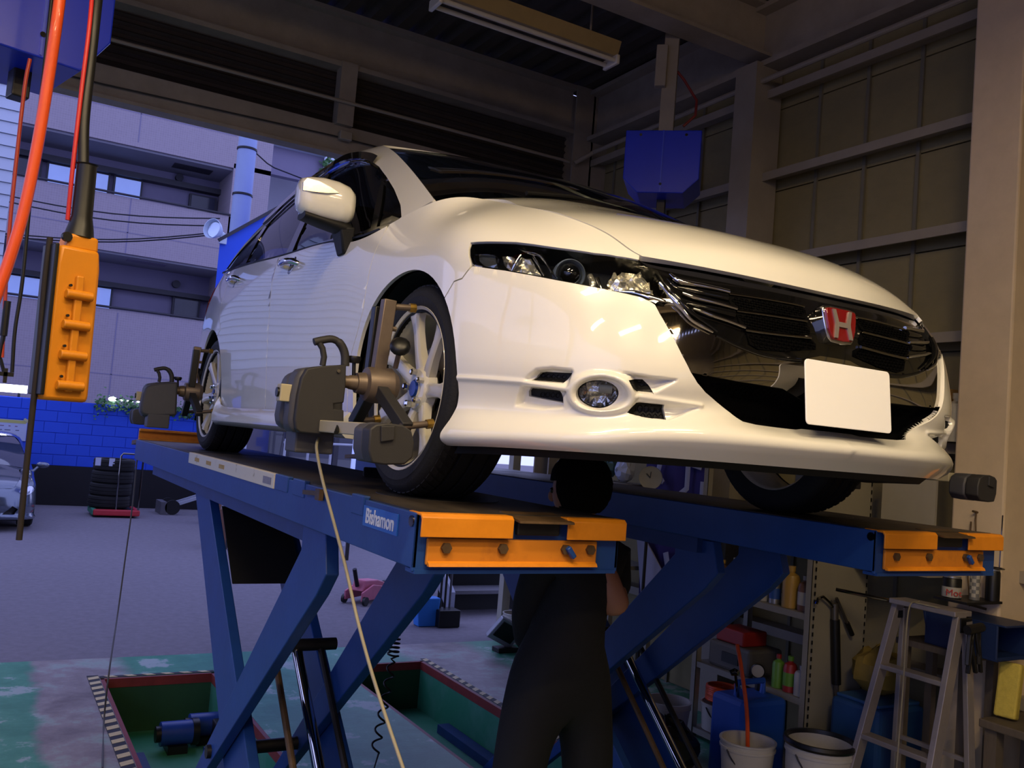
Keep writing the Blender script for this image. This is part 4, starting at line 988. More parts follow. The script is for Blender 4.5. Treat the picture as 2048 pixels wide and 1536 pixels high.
# corner column and right wall
def hcol(name, x, y, w, d, z1, m, label):
    b = MB(); t = .02
    b.b2((x-w/2,y-d/2,0),(x+w/2,y-d/2+t,z1)); b.b2((x-w/2,y+d/2-t,0),(x+w/2,y+d/2,z1)); b.b2((x-t/2,y-d/2,0),(x+t/2,y+d/2,z1))
    return struct(b.build(name, m, smooth=0), label)
hcol('trim_1',2.66,4.50,.40,.26,5.12,cream_d,'cream steel corner column beside the rear opening')
wr = bpy.data.objects.new('wall_right', None); COL.objects.link(wr); struct(wr,'corrugated sheet right wall with cream steel girts')
sheet = mat('wall_sheet','#857a56',.75,vary=.16,scale=2.5,bump=.08,bscale=50)
sheet_up = mat('wall_sheet_seam','#6f6a5a',.7,vary=.15,scale=4)
rws = [0,.60,1.24,1.87,2.50,3.12,3.745,4.36,5.12]
pw = .40; ys = np.arange(-7.0,4.5,pw)
pm = MB(); pm.b2((0,.006,0),(.02,pw-.006,1.0)); p0 = pm.build('wall_panel', sheet, wr, smooth=0, bevel=.004); first = True
for y in ys:
    for z0,z1 in zip(rws[:-1],rws[1:]):
        o = p0 if first else p0.copy()
        if not first: COL.objects.link(o); o.parent = wr
        first = False; o.location = (XW-.03+(.004 if int(round(y/pw))%2 else 0),y,z0+.004); o.scale = (1,1,z1-z0-.008)
b = MB(); b.b2((XW,-7,0),(XW+.05,4.6,5.12)); b.build('backing', sheet_up, wr)
for i,y in enumerate(ys):
    b = MB(); b.b2((XW-.045,y-.012,0),(XW-.028,y+.012,5.1)); b.build('seam_batten', sheet_up, wr)
for z in (1.26-.63,1.26,1.90,2.53,3.155,3.78,4.39):
    b = MB(); b.b2((2.66,-7,z+.0),(2.675,4.4,z+.06)); b.b2((2.675,-7,z+.045),(2.82,4.4,z+.06)); b.build('girt', cream, wr)
b = MB(); b.b2((2.60,-7,4.62),(2.84,4.4,4.66)); b.b2((2.70,-7,4.66),(2.74,4.4,5.10)); b.b2((2.60,-7,5.06),(2.84,4.4,5.10)); b.build('eaves_girder', cream_d, wr)
b = MB(); b.tube([(2.44,4.30,4.36),(2.58,4.2,4.47),(2.60,2.6,4.50),(2.60,-2,4.51)],.020,10); b.build('conduit', cream, wr)
b = MB(); b.b2((2.54,2.15,0),(2.80,2.17,4.64)); b.b2((2.54,2.34,0),(2.80,2.36,4.64)); b.b2((2.54,2.17,0),(2.56,2.34,4.64)); struct(b.build('trim_2', cream, smooth=0),'slim cream steel post standing against the sheet wall')
col_m = mat('column_cream','#d0bb9d',.6,vary=.08,scale=7,bump=.05,bscale=90)
b = MB(); b.b2((2.50,.16,0),(2.82,.445,5.1)); struct(b.build('trim_3', col_m, smooth=0, bevel=.012),'broad cream steel column in front of the sheet wall')
# left side: open bay with header and posts; front wall behind the camera
wl = MB(); wl.b2((X0-.05,-7,3.98),(X0,4.6,5.12)); struct(wl.build('wall_left', cream_d, smooth=0),'cream header wall over the open left bay')
for k,(y) in enumerate((4.35,-2.0,-6.8)):
    b = MB(); b.b2((X0-.10,y-.12,0),(X0+.12,y+.12,4.0)); struct(b.build('trim_%d'%(4+k), cream_d, smooth=0, bevel=.01), ['cream post at the rear corner of the open left bay','cream post midway along the open left bay','cream post by the front wall of the open left bay'][k])
b = MB(); b.b2((X0,YB-.05,0),(XW,YB,5.12)); wf = struct(b.build('wall_front', mat('front_wall','#8a8172',.7,vary=.1,scale=3), smooth=0),'cream front wall opposite the rear opening')
# pieces on the front wall: a dark banner, a window (they show as reflections)
b = MB(); b.b2((-2.2,YB,1.7),(-.2,YB+.01,2.9)); b.build('banner', mat('banner_navy','#17203c',.8,vary=.2), wf)
b = MB(); b.b2((.1,YB,1.3),(1.1,YB+.02,2.4)); b.build('window_pane', mat('front_window_glass','#7f93c8',.15,emit='#7f93d8',estr=.6,vary=.05), wf)
for x in (.08,.58,1.08):
    b = MB(); b.b2((x,YB,1.28),(x+.05,YB+.04,2.42)); b.build('window_bar', cream, wf)
# ceiling: trapezoid deck with ribs along Y
dk = MB(); x = X0; v = []
while x < XW:
    v += [(x,5.12),(x+.10,5.12),(x+.135,5.18),(x+.20,5.18)]; x += .235
vs = [(p[0],y,p[1]) for y in (YB,4.6) for p in v]; n = len(v)
dk.add(vs,[(i,i+1,n+i+1,n+i) for i in range(n-1)])
deck = mat('roof_deck','#4c463f',.6,vary=.2,scale=3,metal=.3)
ceil = struct(dk.build('ceiling', deck, smooth=0, fix=False),'dark ribbed metal roof deck')
b = MB(); b.b2((X0,YB,5.19),(XW,4.6,5.25)); b.build('roof_slab', deck, ceil)
for y in (2.27,-.8,-4.2):
    b = MB(); b.b2((X0,y-.10,4.72),(2.72,y+.10,4.745)); b.b2((X0,y-.10,5.09),(2.72,y+.10,5.115)); b.b2((X0,y-.012,4.74),(2.72,y+.012,5.1)); b.build('roof_beam', cream_d, ceil)
# fluorescent fittings: one unlit in view, lit ones behind the camera
tube_off = mat('tube_unlit','#cfc9bb',.3,vary=.04)
tube_on = mat('tube_lit','#fff0d0',.3,emit='#ffd9a0',estr=34.0)
fit_m = mat('fitting_cream','#a08a5c',.5,vary=.1,scale=8)
def fluor(x0, x1, y, z, lit, label, yz=0):
    f = empty('ceiling_light', label, 'light', ((x0+x1)/2,y,z), 0, 'fluorescent ceiling fittings')
    L = x1-x0
    b = MB(); b.prism([(-.09,.10),(.09,.10),(.055,.0),(-.055,.0)],'x',-L/2,L/2); b.build('fitting', fit_m, f, smooth=0, bevel=.004)
    for dy in (-.055,.055):
        b = MB(); b.cyl((-L/2+.03,dy,-.035),(L/2-.03,dy,-.035),.016,seg=14); b.build('tube', tube_on if lit else tube_off, f)
    for sx in (-1,1):
        b = MB(); b.box((sx*(L/2-.015),0,-.03),(.03,.17,.07)); b.build('end_cap', tube_off, f, bevel=.008)
    for sx in (-1,1):
        b = MB(); b.cyl((sx*L*.35,0,.10),(sx*L*.35,0,5.12-z),.008,seg=8); b.build('hanger_rod', cream_d, f)
    return f
fluor(.22,1.64,2.66,4.56,False,'unlit twin tube fluorescent fitting under the roof deck above the car')
for i,(x,y) in enumerate(((-2.3,-1.9),(-.8,-2.7),(-2.6,-4.2),(-.6,-5.0),(-4.1,-3.2))):
    fluor(x-.65,x+.65,y,4.3,True,['lit fluorescent fitting above the yellow pendant side of the front bay','lit fluorescent fitting above the middle of the front bay','lit fluorescent fitting closest to the navy banner on the front wall','lit fluorescent fitting closest to the window in the front wall','lit fluorescent fitting beside the post midway along the open left bay'][i])
    o = area('fluorescent_glow',(x,y,4.24),(0,0,0),1.25,.16,[58,62,52,48,24][i],WARM)
# ------------------------------------------------------------------ scissor lift
lblue = mat('lift_blue','#1a4080',.42,vary=.14,scale=5,bump=.04,bscale=50)
lblue_d = mat('lift_blue_dark','#17356c',.45,vary=.2,scale=7)
orange = mat('stop_orange','#e08a1c',.45,vary=.08,scale=9,col2='#c9780f',mixlo=.35,mixhi=.75)
orange_w = mat('stop_orange_worn','#c87a1c',.55,vary=.1,scale=8,col2='#a35f1c',mixlo=.5,mixhi=.72)
deckm = mat('deck_steel','#3b342d',.5,metal=.5,vary=.3,scale=10,col2='#5a4f42',mixlo=.4,mixhi=.75,stretch=(1,.25,1))
rusty = mat('rusty_plate','#5a4630',.55,metal=.4,vary=.3,scale=25)
steel_d = mat('dark_steel','#2c2b2c',.45,metal=.6,vary=.2,scale=20)
flapm = mat('black_flap','#0b0a0a',.7,vary=.2)
def runway(x0, x1, y0, y1, label, near):
    r = empty('scissor_lift', label, 'vehicle lift', ((x0+x1)/2,(y0+y1)/2,0), 0, 'scissor lift runways')
    ox,oy = (x0+x1)/2,(y0+y1)/2
    def B(fn, name, m, **k):
        b = MB(); fn(b); b.v = [(p[0]-ox,p[1]-oy,p[2]) for p in b.v]; return b.build(name, m, r, **k)
    B(lambda b: b.b2((x0+.012,y0+.01,H-.014),(x1-.012,y1,H)), 'deck_plate', deckm, smooth=0)
    B(lambda b: b.b2((x0,y0,H-.138),(x0+.012,y1,H-.003)), 'side_beam', lblue, smooth=0, bevel=.003)
    B(lambda b: b.b2((x1-.012,y0,H-.138),(x1,y1,H-.003)), 'side_beam', lblue, smooth=0, bevel=.003)
    B(lambda b: b.b2((x0,y0,H-.146),(x1,y0+.012,H-.004)), 'end_beam', lblue, smooth=0, bevel=.003)
    B(lambda b: b.b2((x0+.005,y0-.006,H-.150),(x1-.01,y0+.05,H-.140)), 'end_flange', lblue, smooth=0)
    for y in np.arange(y0+.4,y1,.75): B(lambda b: b.b2((x0+.012,y,H-.13),(x1-.012,y+.04,H-.014)), 'cross_member', lblue_d, smooth=0)
    B(lambda b: b.b2((x0+.05,y0+.9,H-.205),(x0+.11,y1-.5,H-.138)), 'under_rail', lblue_d, smooth=0)
    B(lambda b: b.b2((x1-.11,y0+.9,H-.205),(x1-.05,y1-.5,H-.138)), 'under_rail', lblue_d, smooth=0)
    # orange end stops
    W = x1-x0
    for a,c in ((0,.42),(.685,1.0)):
        xa,xb = x0+W*a,x0+W*c
        B(lambda b: (b.prism([(y0-.032,H-.058),(y0-.032,H-.010),(y0-.022,H-.001),(y0+.05,H-.001),(y0+.05,H-.006),(y0-.020,H-.008),(y0-.026,H-.016),(y0-.026,H-.058)],'x',xa+.002,xb)), 'stop_plate', orange, smooth=20, bevel=.002)
    B(lambda b: b.b2((x0+W*.05,y0-.012,H-.128),(x0+W*.87,y0-.001,H-.062)), 'bolt_plate', orange_w, smooth=0, bevel=.004)
    B(lambda b: b.prism([(y0-.012,H-.118),(y0-.020,H-.122),(y0-.024,H-.130),(y0-.012,H-.130)],'x',x0+W*.055,x0+W*.865), 'plate_lip', orange, smooth=0)
    for k in (.13,.39,.70,.83):
        B(lambda b: b.cyl((x0+W*k,y0-.022,H-.085),(x0+W*k,y0-.010,H-.085),.014,seg=6), 'bolt', rusty, smooth=0)
    B(lambda b: b.bar((x0+W*.70,y0-.026,H-.078),(x0+W*.735,y0-.026,H-.105),.016,.014), 'latch', lblue, bevel=.003)
    B(lambda b: b.prism([(y0-.050,H-.016),(y0-.048,H-.010),(y0+.06,H+.004),(y0+.06,H-.002)],'x',x0+W*.43,x0+W*.70), 'hinge_plate', rusty, smooth=0)
    B(lambda b: b.b2((x0+W*.45,y0-.02,H-.05),(x0+W*.66,y0-.004,H-.012)), 'hinge_block', steel_d, smooth=0, bevel=.004)
    B(lambda b: b.cyl((x0-.004,y0+.02,H-.025),(x0+.004,y0+.02,H-.025),.014,seg=14), 'end_pin', dkchrome)
    # turntable and slip plate
    B(lambda b: b.lathe([(.0005,.0012),(.19,.0012),(.195,-.004)],((x0+x1)/2,0.0,H),(0,0,1),40), 'turntable', steel_d)
    B(lambda b: b.b2((x0+.04,2.45,H-.01),(x1-.04,3.25,H+.0012)), 'slip_plate', steel_d, smooth=0, bevel=.001)
    B(lambda b: (b.prism([(y1-.02,H-.02),(y1+.28,H-.05),(y1+.28,H-.02),(y1,H+.0)],'x',x0+.01,x1-.01)), 'ramp_flap', rusty, smooth=0)
    B(lambda b: (b.b2((x0+.01,y1-.03,H-.005),(x1-.01,y1-.01,H+.075)), b.b2((x0+.01,y1-.075,H+.060),(x1-.01,y1-.03,H+.075)), b.b2((x0+.01,y1-.075,H-.0),(x1-.01,y1-.03,H+.012))), 'rear_stop', orange_w, smooth=0)
    # arms: outlines measured on the outer face
    XO = -.95
    aw = lambda u,v: tuple(at(u,v,x=XO)[1:])
    def ext(p,q,z): p=np.array(p);q=np.array(q); t=(z-p[1])/(q[1]-p[1]); return tuple(p+(q-p)*t)
    a1,a2,a3,a4 = aw(397,990),aw(425,1000),aw(505,1536),aw(455,1536)
    Apoly = [a1,ext(a1,a4,-.27),ext(a2,a3,-.27),a2,(a2[0]+.05,H-.14),(a1[0],H-.14)]
    b1,b2_,b3,b4,b5,b6 = aw(640,1100),aw(690,1075),aw(692,1150),aw(672,1190),aw(500,1450),aw(482,1412)
    Bpoly = [(b1[0],H-.15),b1,ext(b1,b6,-.27),ext(b4,b5,-.27),b4,b3,(b2_[0],H-.15)]
    xo = x0+(.095 if near else .20); xi = x1-.15
    for xx in (xo,xi):
        B(lambda b: b.prism(Apoly,'x',xx,xx+.045), 'lift_arm', lblue, smooth=0, bevel=.004)
        B(lambda b: b.prism(Bpoly,'x',xx-.052-(.07 if (not near and xx == xo) else 0),xx-.007-(.07 if (not near and xx == xo) else 0)), 'lift_arm', lblue, smooth=0, bevel=.004)
        cy = (Apoly[0][0]+Apoly[1][0])/2-.1
    pa = np.array(a1); pb = np.array(ext(a1,a4,-.27)); qa = np.array(b1); qb = np.array(ext(b1,b6,-.27))
    M_ = np.array([pb-pa,-(qb-qa)]).T; t = np.linalg.solve(M_, qa-pa); piv = pa+t[0]*(pb-pa); piv = piv+np.array([-.05,-.03])
    B(lambda b: b.cyl((xo-.07,piv[0],piv[1]),(xi+.11,piv[0],piv[1]),.028), 'pivot_pin', steel_d)
    # dark cross plate between the arms
    f1,f2 = aw(432,1012),aw(452,1168)
    B(lambda b: b.add([(xo+.045,f1[0],f1[1]),(xi,f1[0],f1[1]),(xi,f2[0],f2[1]),(xo+.045,f2[0],f2[1])]+[(xo+.045,f1[0]+.01,f1[1]),(xi,f1[0]+.01,f1[1]),(xi,f2[0]+.01,f2[1]),(xo+.045,f2[0]+.01,f2[1])],[(0,1,2,3),(7,6,5,4),(0,4,5,1),(1,5,6,2),(2,6,7,3),(3,7,4,0)]), 'cross_plate', flapm, smooth=0)
    # hydraulic ram
    xm = (xo+xi)/2+.02
    top = np.array([xm,*at(588,1300,x=-.77)[1:]]); bot = np.array([xm,*at(632,1536,x=-.77)[1:]]); d = (bot-top)/np.linalg.norm(bot-top); base = top+d*((-.25-top[2])/d[2])
    B(lambda b: b.tube([tuple(top),tuple(top+(base-top)*.62)],.022,16), 'ram_rod', chrome)
    B(lambda b: b.tube([tuple(top+(base-top)*.55),tuple(base)],.042,16), 'ram_barrel', steel_d)
    B(lambda b: b.cyl((xo+.05,top[1],top[2]+.02),(xi,top[1],top[2]+.02),.026), 'ram_yoke', steel_d)
    for dx in (-.10,.10):
        B(lambda b: b.tube([tuple(top+np.array([dx,.02,.03])),tuple(base+np.array([dx,.02,0]))],.014,10), 'guide_rod', rusty if dx < 0 else steel_d)
    for xx in (xo-.06,xi+.01):
        B(lambda b: b.b2((xx,-.4,-.36),(xx+.09,3.4,-.30)), 'base_rail', lblue_d, smooth=0)
    B(lambda b: b.b2((xo-.02,piv[0]-.75,-.30),(xi+.06,piv[0]-.66,-.18)), 'base_block', steel_d, smooth=0)
    if near:
        # white label strip, lugs and maker's plate on the outer face
        p,q = at(380,915,x=x0)[1], at(551,955,x=x0)[1]
        ws = mat('white_strip','#c9c2b2',.6,vary=.1,scale=14,col2='#8f826a',mixlo=.60,mixhi=.70)
        B(lambda b: b.b2((x0-.006,q,H-.050),(x0+.02,p,H+.004)), 'label_strip', ws, smooth=0, bevel=.002)
        for k in (.10,.27,.44):
            yy = p+(q-p)*k; B(lambda b: b.b2((x0-.0072,yy-.10,H-.032),(x0-.0058,yy,H-.014)), 'worn_print', mat('worn_print','#a98a4c',.7,vary=.3,scale=60), smooth=0)
        B(lambda b: b.b2((x0-.0072,q+.03,H-.038),(x0-.0058,q+.14,H-.012)), 'grey_sticker', mat('grey_sticker','#7d7a86',.6,vary=.2,scale=40), smooth=0)
        for (u0,u1,v) in ((552,578,958),(588,612,962),(705,730,1003)):
            ya,yb_ = at(u0,v,x=x0)[1],at(u1,v,x=x0)[1]; B(lambda b: b.b2((x0-.004,yb_,H-.05),(x0+.016,ya,H+.006)), 'side_lug', lblue, smooth=0, bevel=.003)
        ya,yb_ = at(615,985,x=x0)[1],at(700,985,x=x0)[1]
        B(lambda b: (b.bar((x0-.012,ya,H-.028),(x0-.012,ya-.14,H-.020),.01,.014),b.b2((x0-.018,ya-.17,H-.04),(x0-.004,ya-.13,H-.006))), 'locking_clip', rusty, smooth=0)
        y_a,y_b = at(728,1035,x=x0)[1],at(797,1045,x=x0)[1]
        pl_ = B(lambda b: b.b2((x0-.003,y_b,H-.073),(x0+.001,y_a,H-.018)), 'name_plate', mat('plate_blue','#2b66b8',.35,vary=.06), smooth=0)
        tm = mat('plate_white_ink','#d8dbe0',.5,vary=.03)
        text_obj('plate_lettering','Bishamon',.056,tm,(x0-.0038-ox,(y_a+y_b)/2-oy,H-.046),look_rot((0,-1,0),(0,0,1)),r,.0006,squash=.90,bold=.0012)
    return r
lift_r = runway(-1.06,-.44,-.53,4.18,'blue scissor lift runway with a maker name plate and white label strip on its side',True)
lift_l = runway(.55,1.20,-.60,4.18,'blue scissor lift runway beside the cluttered shelves with no name plate',False)
# wheel chock lying on the deck
b = MB(); b.prism([(0,0),(.16,0),(.11,.035),(.05,.035)],'y',-.10,.10); tag(b.build('wheel_chock', matte_black, smooth=0, bevel=.006, loc=(-.56,.86,H+.0015), rot=(0,0,1.2)),'small black rubber wedge lying on the runway deck behind the front tyre','chock')
# coiled air hoses under the runways
def helix(p0,p1,r,n,seg=14):
    p0 = np.array(p0,float); p1 = np.array(p1,float); d = p1-p0; a,b_ = frame_from(d); a = np.array(a); b_ = np.array(b_); out = []
    for i in range(n*seg+1):
        t = i/(n*seg); out.append(tuple(p0+d*t+(a*math.cos(2*PI*i/seg)+b_*math.sin(2*PI*i/seg))*r))
    return out
hose_k = mat('hose_black','#0e0e10',.5,vary=.2)
h0 = at(796,1132,y=1.9); h1 = at(790,1270,y=1.9); h2 = at(786,1312,y=1.9); h3 = at(760,1385,y=1.9)
b = MB(); b.tube(helix((h0[0],1.9,H-.15),h1,.020,14)+helix(h1,h2,.028,5)+[tuple(h2+np.array([0,.02,-.02]))]+helix(h2+np.array([0,0,-.03]),(h3[0],1.9,.10),.022,6)[1:]+[(h3[0],1.9,.006),(h3[0]+.1,1.85,.006)],.0055,6)
tag(b.build('coil_hose', hose_k, smooth=60),'black coiled air hose hanging from the name plate runway','hose')
# cables
cab_m = mat('cable_beige','#8d8672',.6,vary=.1)
pts = [at(u,v,x=xx) for u,v,xx in ((640,866,-1.13),(634,885,-1.16),(634,905,-1.17),(645,960,-1.17),(665,1035,-1.16),(690,1130,-1.15),(715,1240,-1.14),(742,1340,-1.13),(772,1435,-1.12),(806,1536,-1.11))]
d = pts[-1]-pts[-2]; pts += [pts[-1]+d*.8, pts[-1]+d*1.5]; z_ = pts[-1][2]
pts.append(np.array([pts[-1][0],pts[-1][1]-.1,.01])); pts.append(np.array([pts[-1][0]-.3,pts[-1][1]-.4,.008]))
b = MB(); b.tube([tuple(p) for p in catmull(pts,6)],.0045,8); tag(b.build('sensor_cable', cab_m, smooth=80),'pale sensor cable hanging down past the name plate to the floor','cable')
pts = [at(u,v,y=yy) for u,v,yy in ((280,880,4.25),(273,930,4.2),(265,1010,4.1),(250,1120,3.9),(235,1230,3.7))]+[at(218,1345,z=.3),at(208,1440,z=.02),at(205,1536,z=.008)]
b = MB(); b.tube([tuple(p) for p in catmull(pts,8)],.005,6); tag(b.build('sensor_cable', mat('cable_grey','#4c4a4a',.6,vary=.1), smooth=80),'thin grey cable drooping from the rear wheel sensor to the floor','cable')
# ------------------------------------------------------------------ wheel alignment sensors
bronze = mat('clamp_bronze','#6e6156',.45,metal=.45,vary=.15,scale=14)
grey_h = mat('sensor_grey','#3f3f44',.55,vary=.06,scale=20,bump=.05,bscale=400)
grey_d = mat('sensor_dark','#292829',.6,vary=.06,scale=20,bump=.05,bscale=400)
beige = mat('sensor_beige','#a89f84',.5,vary=.06,scale=12)
blk = mat('knob_black','#111112',.4,vary=.15,scale=20)
brass = mat('claw_brass','#a5843c',.35,metal=.7,vary=.2,scale=40)
def sensor(sx, y0, fy, label):
    r = empty('alignment_sensor', label, 'wheel sensor', (sx*-1.0,y0,H+.325), 0, 'wheel alignment sensors')
    O = np.array([sx*-1.0,y0,.325])
    def T(p): return (sx*p[0]-O[0], fy*p[1]+y0-O[1], p[2]-O[2])
    def B(fn,name,m,**k):
        b = MB(); fn(b); b.v = [T(p) for p in b.v]; return b.build(name,m,r,**k)
    def W(u,v,y): p = at(u,v,y=y); return (p[0],p[2]-H)
    cl = B(lambda b: (b.lathe([(.0005,-.075),(.030,-.075),(.034,-.05),(.050,-.045),(.055,-.02),(.055,.03),(.040,.05),(.0005,.05)],(-.975,0,.325),(1,0,0),28)), 'clamp_body', bronze)
    B(lambda b: b.bar((-.985,0,.33),(-.972,-.01,.585),.034,.040,up=(1,0,0)), 'clamp_arm', bronze, bevel=.003)
    B(lambda b: b.bar((-.992,.035,.35),(-.985,.035,.565),.034,.034,up=(1,0,0)), 'arm_cover', blk, bevel=.003)
    for dy,zz in ((.205,.205),(-.215,.20)):
        B(lambda b: b.bar((-.985,dy*.12,.315),(-.968,dy,zz),.038,.034,up=(1,0,0)), 'clamp_arm', grey_d, bevel=.003)
        B(lambda b: (b.cyl((-.985,dy*.98,zz+.005),(-.895,dy*.96,zz+.02),.010,seg=12)), 'claw_pin', bronze)
        B(lambda b: (b.cyl((-.905,dy*.965,zz+.018),(-.885,dy*.96,zz+.022),.014,seg=10)), 'claw_tip', brass)
    B(lambda b: b.cyl((-.975,-.01,.565),(-.90,-.015,.570),.010,seg=12), 'claw_pin', bronze)
    B(lambda b: b.cyl((-.905,-.012,.570),(-.885,-.013,.571),.014,seg=10), 'claw_tip', brass)
    B(lambda b: b.cyl((-.985,-.005,.50),(-.94,-.005,.50),.008,seg=10), 'guide_pin', bronze)
    kx,kz = W(800,697,-.07); sx_,sz_ = W(791,735,-.03)
    B(lambda b: b.lathe([(.0005,.026),(.020,.026),(.030,.018),(.031,.006),(.022,-.002),(.0005,-.002)],(kx,-.07,kz),(-.35,-.8,.5),12), 'clamp_knob', blk, smooth=50)
    B(lambda b: b.cyl((kx,-.07,kz),(sx_,-.03,sz_),.008,seg=10), 'knob_shaft', bronze)
    B(lambda b: b.lathe([(.030,-.09),(.026,-.045),(.024,-.04),(.021,.0),(.0185,.005),(.0185,.02)],(-1.07,0,.325),(-1,0,0),24), 'spindle', bronze)
    kx2,kz2 = W(708,722,0)
    B(lambda b: (b.cyl((kx2,0,kz2),(kx2+.004,0,.34),.006,seg=8)), 'lock_screw', blk)
    B(lambda b: b.lathe([(.0005,.014),(.020,.014),(.022,.006),(.016,-.006),(.0005,-.006)],(kx2,0,kz2),(0,0,1),10), 'lock_knob', blk, smooth=50)
    face = [W(u,v,-.05) for u,v in ((693,729),(640,732),(615,737),(604,755),(596,790),(590,838),(592,858),(600,865),(640,869),(688,869),(688,820),(668,818),(668,808),(688,806),(692,770))]
    hs = B(lambda b: b.prism(face,'y',-.05,.03), 'housing', grey_d, smooth=30, bevel=.004)
    fx = [W(u,v,.03) for u,v in ((690,733),(640,736),(598,742),(580,750),(570,775),(560,830),(562,850),(575,858),(600,862),(686,860))]
    B(lambda b: b.prism(fx,'y',.030,.10), 'housing_shell', grey_h, smooth=30, bevel=.012)
    B(lambda b: b.prism([(p[0]-.012*(p[0]<-1.16),p[1]) for p in face[2:9]]+[face[1]],'y',-.03,.05), 'housing_bulge', grey_h, smooth=30, bevel=.012)
    hp2 = [W(u,v,-.01) for u,v in ((690,732),(690,712),(686,697),(678,685),(664,678),(645,680),(628,684))]
    B(lambda b: b.tube([(p[0],-.01,p[1]) for p in catmull([(q[0],0,q[1]) for q in hp2],4) for p in [(p[0],p[2])]],[.013]*13+[.011]*12,10), 'handle', grey_d, smooth=70)
    hp3 = [W(u,v,-.01) for u,v in ((637,683),(645,697),(648,714),(645,731))]
    B(lambda b: b.tube([(q[0],-.01,q[1]) for q in hp3],.009,10), 'handle_stay', grey_d, smooth=70)
    sc = W(677,742,-.053); B(lambda b: b.cyl((sc[0],-.056,sc[1]),(sc[0],-.05,sc[1]),.005,seg=10), 'screw', chrome)
    lx = min(p[0] for p in fx)-.001
    B(lambda b: b.b2((lx-.016,-.012,.250),(lx+.02,.028,.300)), 'switch_plate', beige, smooth=0, bevel=.003)
    B(lambda b: b.cyl((lx-.022,.008,.276),(lx-.014,.008,.276),.014,seg=14), 'switch', blk)
    B(lambda b: b.b2((-1.165,-.46,.172),(-1.120,-.03,.206)), 'toe_arm', beige, smooth=0, bevel=.003)
    pd = [W(u,v,-.585) for u,v in ((740,858),(752,849),(775,846),(806,850),(824,862),(829,885),(826,915),(810,929),(770,930),(744,926),(737,900))]
    B(lambda b: b.prism(pd,'y',-.585,-.535), 'toe_pod', grey_d, smooth=30, bevel=.004)
    B(lambda b: b.prism([(p[0]*.998+.0,p[1]*1.0) for p in pd],'y',-.533,-.47), 'pod_shell', grey_h, smooth=30, bevel=.006)
    pw_ = [W(u,v,-.590) for u,v in ((762,852),(790,852),(788,880),(762,884))]
    B(lambda b: b.prism(pw_,'y',-.592,-.584), 'pod_cover', grey_d, smooth=0, bevel=.002)
    B(lambda b: b.b2((-1.215,.0,.108),(-1.10,.10,.185)), 'battery_box', grey_h, smooth=0, bevel=.005)
    B(lambda b: (b.tube([(-1.142,-.17,.192),(-1.16,-.20,.190),(-1.175,-.225,.175)],[.010,.008,.006],10)), 'cable_plug', blk)
    return r
sensor(1,0,1,'grey wheel alignment sensor clamped to the front wheel beside the name plate')
sensor(1,2.83,-1,'grey wheel alignment sensor clamped to the rear wheel above the blue wall')
sensor(-1,0,1,'grey wheel alignment sensor hanging below the far end of the front bumper')
# ------------------------------------------------------------------ mechanic standing between the runways
cloth = mat('dark_overalls','#0d0d10',.85,vary=.25,scale=20,bump=.2,bscale=60)
skin = mat('skin','#9a6a52',.5,vary=.06,scale=15)
hair = mat('hair_black','#030303',.9,spec=.15,vary=.2,scale=60,bump=.4,bscale=200)
def skinned(name, pts, edges, rad, root, m, parent, sub=2):
    me = bpy.data.meshes.new(name); me.from_pydata(pts, edges, []); o = bpy.data.objects.new(name, me); link(o, parent)
    o.modifiers.new('skin','SKIN')
    sv = me.skin_vertices[0].data
    for i,r_ in enumerate(rad): sv[i].radius = r_ if isinstance(r_,tuple) else (r_,r_)
    for i in range(len(pts)): sv[i].use_root = (i == root)
    s_ = o.modifiers.new('sub','SUBSURF'); s_.levels = sub; s_.render_levels = sub
    me.materials.append(m); o.modifiers['skin'].use_smooth_shade = True
    return o
per = empty('person','person in dark overalls standing between the lift runways with arms raised to the car','person',(-.06,.20,0))
P_ = [(-.05,.0,.92),(-.035,.0,1.10),(-.01,-.01,1.27),(0,0,1.40),(.01,.02,1.49),
      (-.17,.0,.86),(-.21,-.02,.50),(-.24,.02,.10),(-.24,-.10,.05),
      (.10,.02,.86),(.12,.0,.50),(.13,.04,.10),(.13,-.08,.05),
      (-.13,.03,1.36),(-.13,.12,1.14),(-.06,.20,1.00),
      (.16,.0,1.36),(.10,-.10,1.235)]
E_ = [(0,1),(1,2),(2,3),(3,4),(0,5),(5,6),(6,7),(7,8),(0,9),(9,10),(10,11),(11,12),(3,13),(13,14),(14,15),(3,16),(16,17)]
R_ = [(.165,.13),(.15,.13),(.155,.13),(.12,.10),.06,(.11,.11),(.095,.095),(.085,.08),(.06,.05),(.11,.11),(.095,.095),(.085,.08),(.06,.05),.085,.065,.055,.085,.062]
skinned('body', P_, E_, R_, 0, cloth, per)
eb = (.085,-.135,1.195)
ar_ = [(.11,-.06,1.29),eb,(.05,-.11,1.30),(.05,-.03,1.42),(.045,-.01,1.50)]
skinned('forearm', ar_, [(0,1),(1,2),(2,3),(3,4)], [.052,.060,.054,.040,.030], 0, skin, per)
hd0 = np.array([.045,.02,1.50])
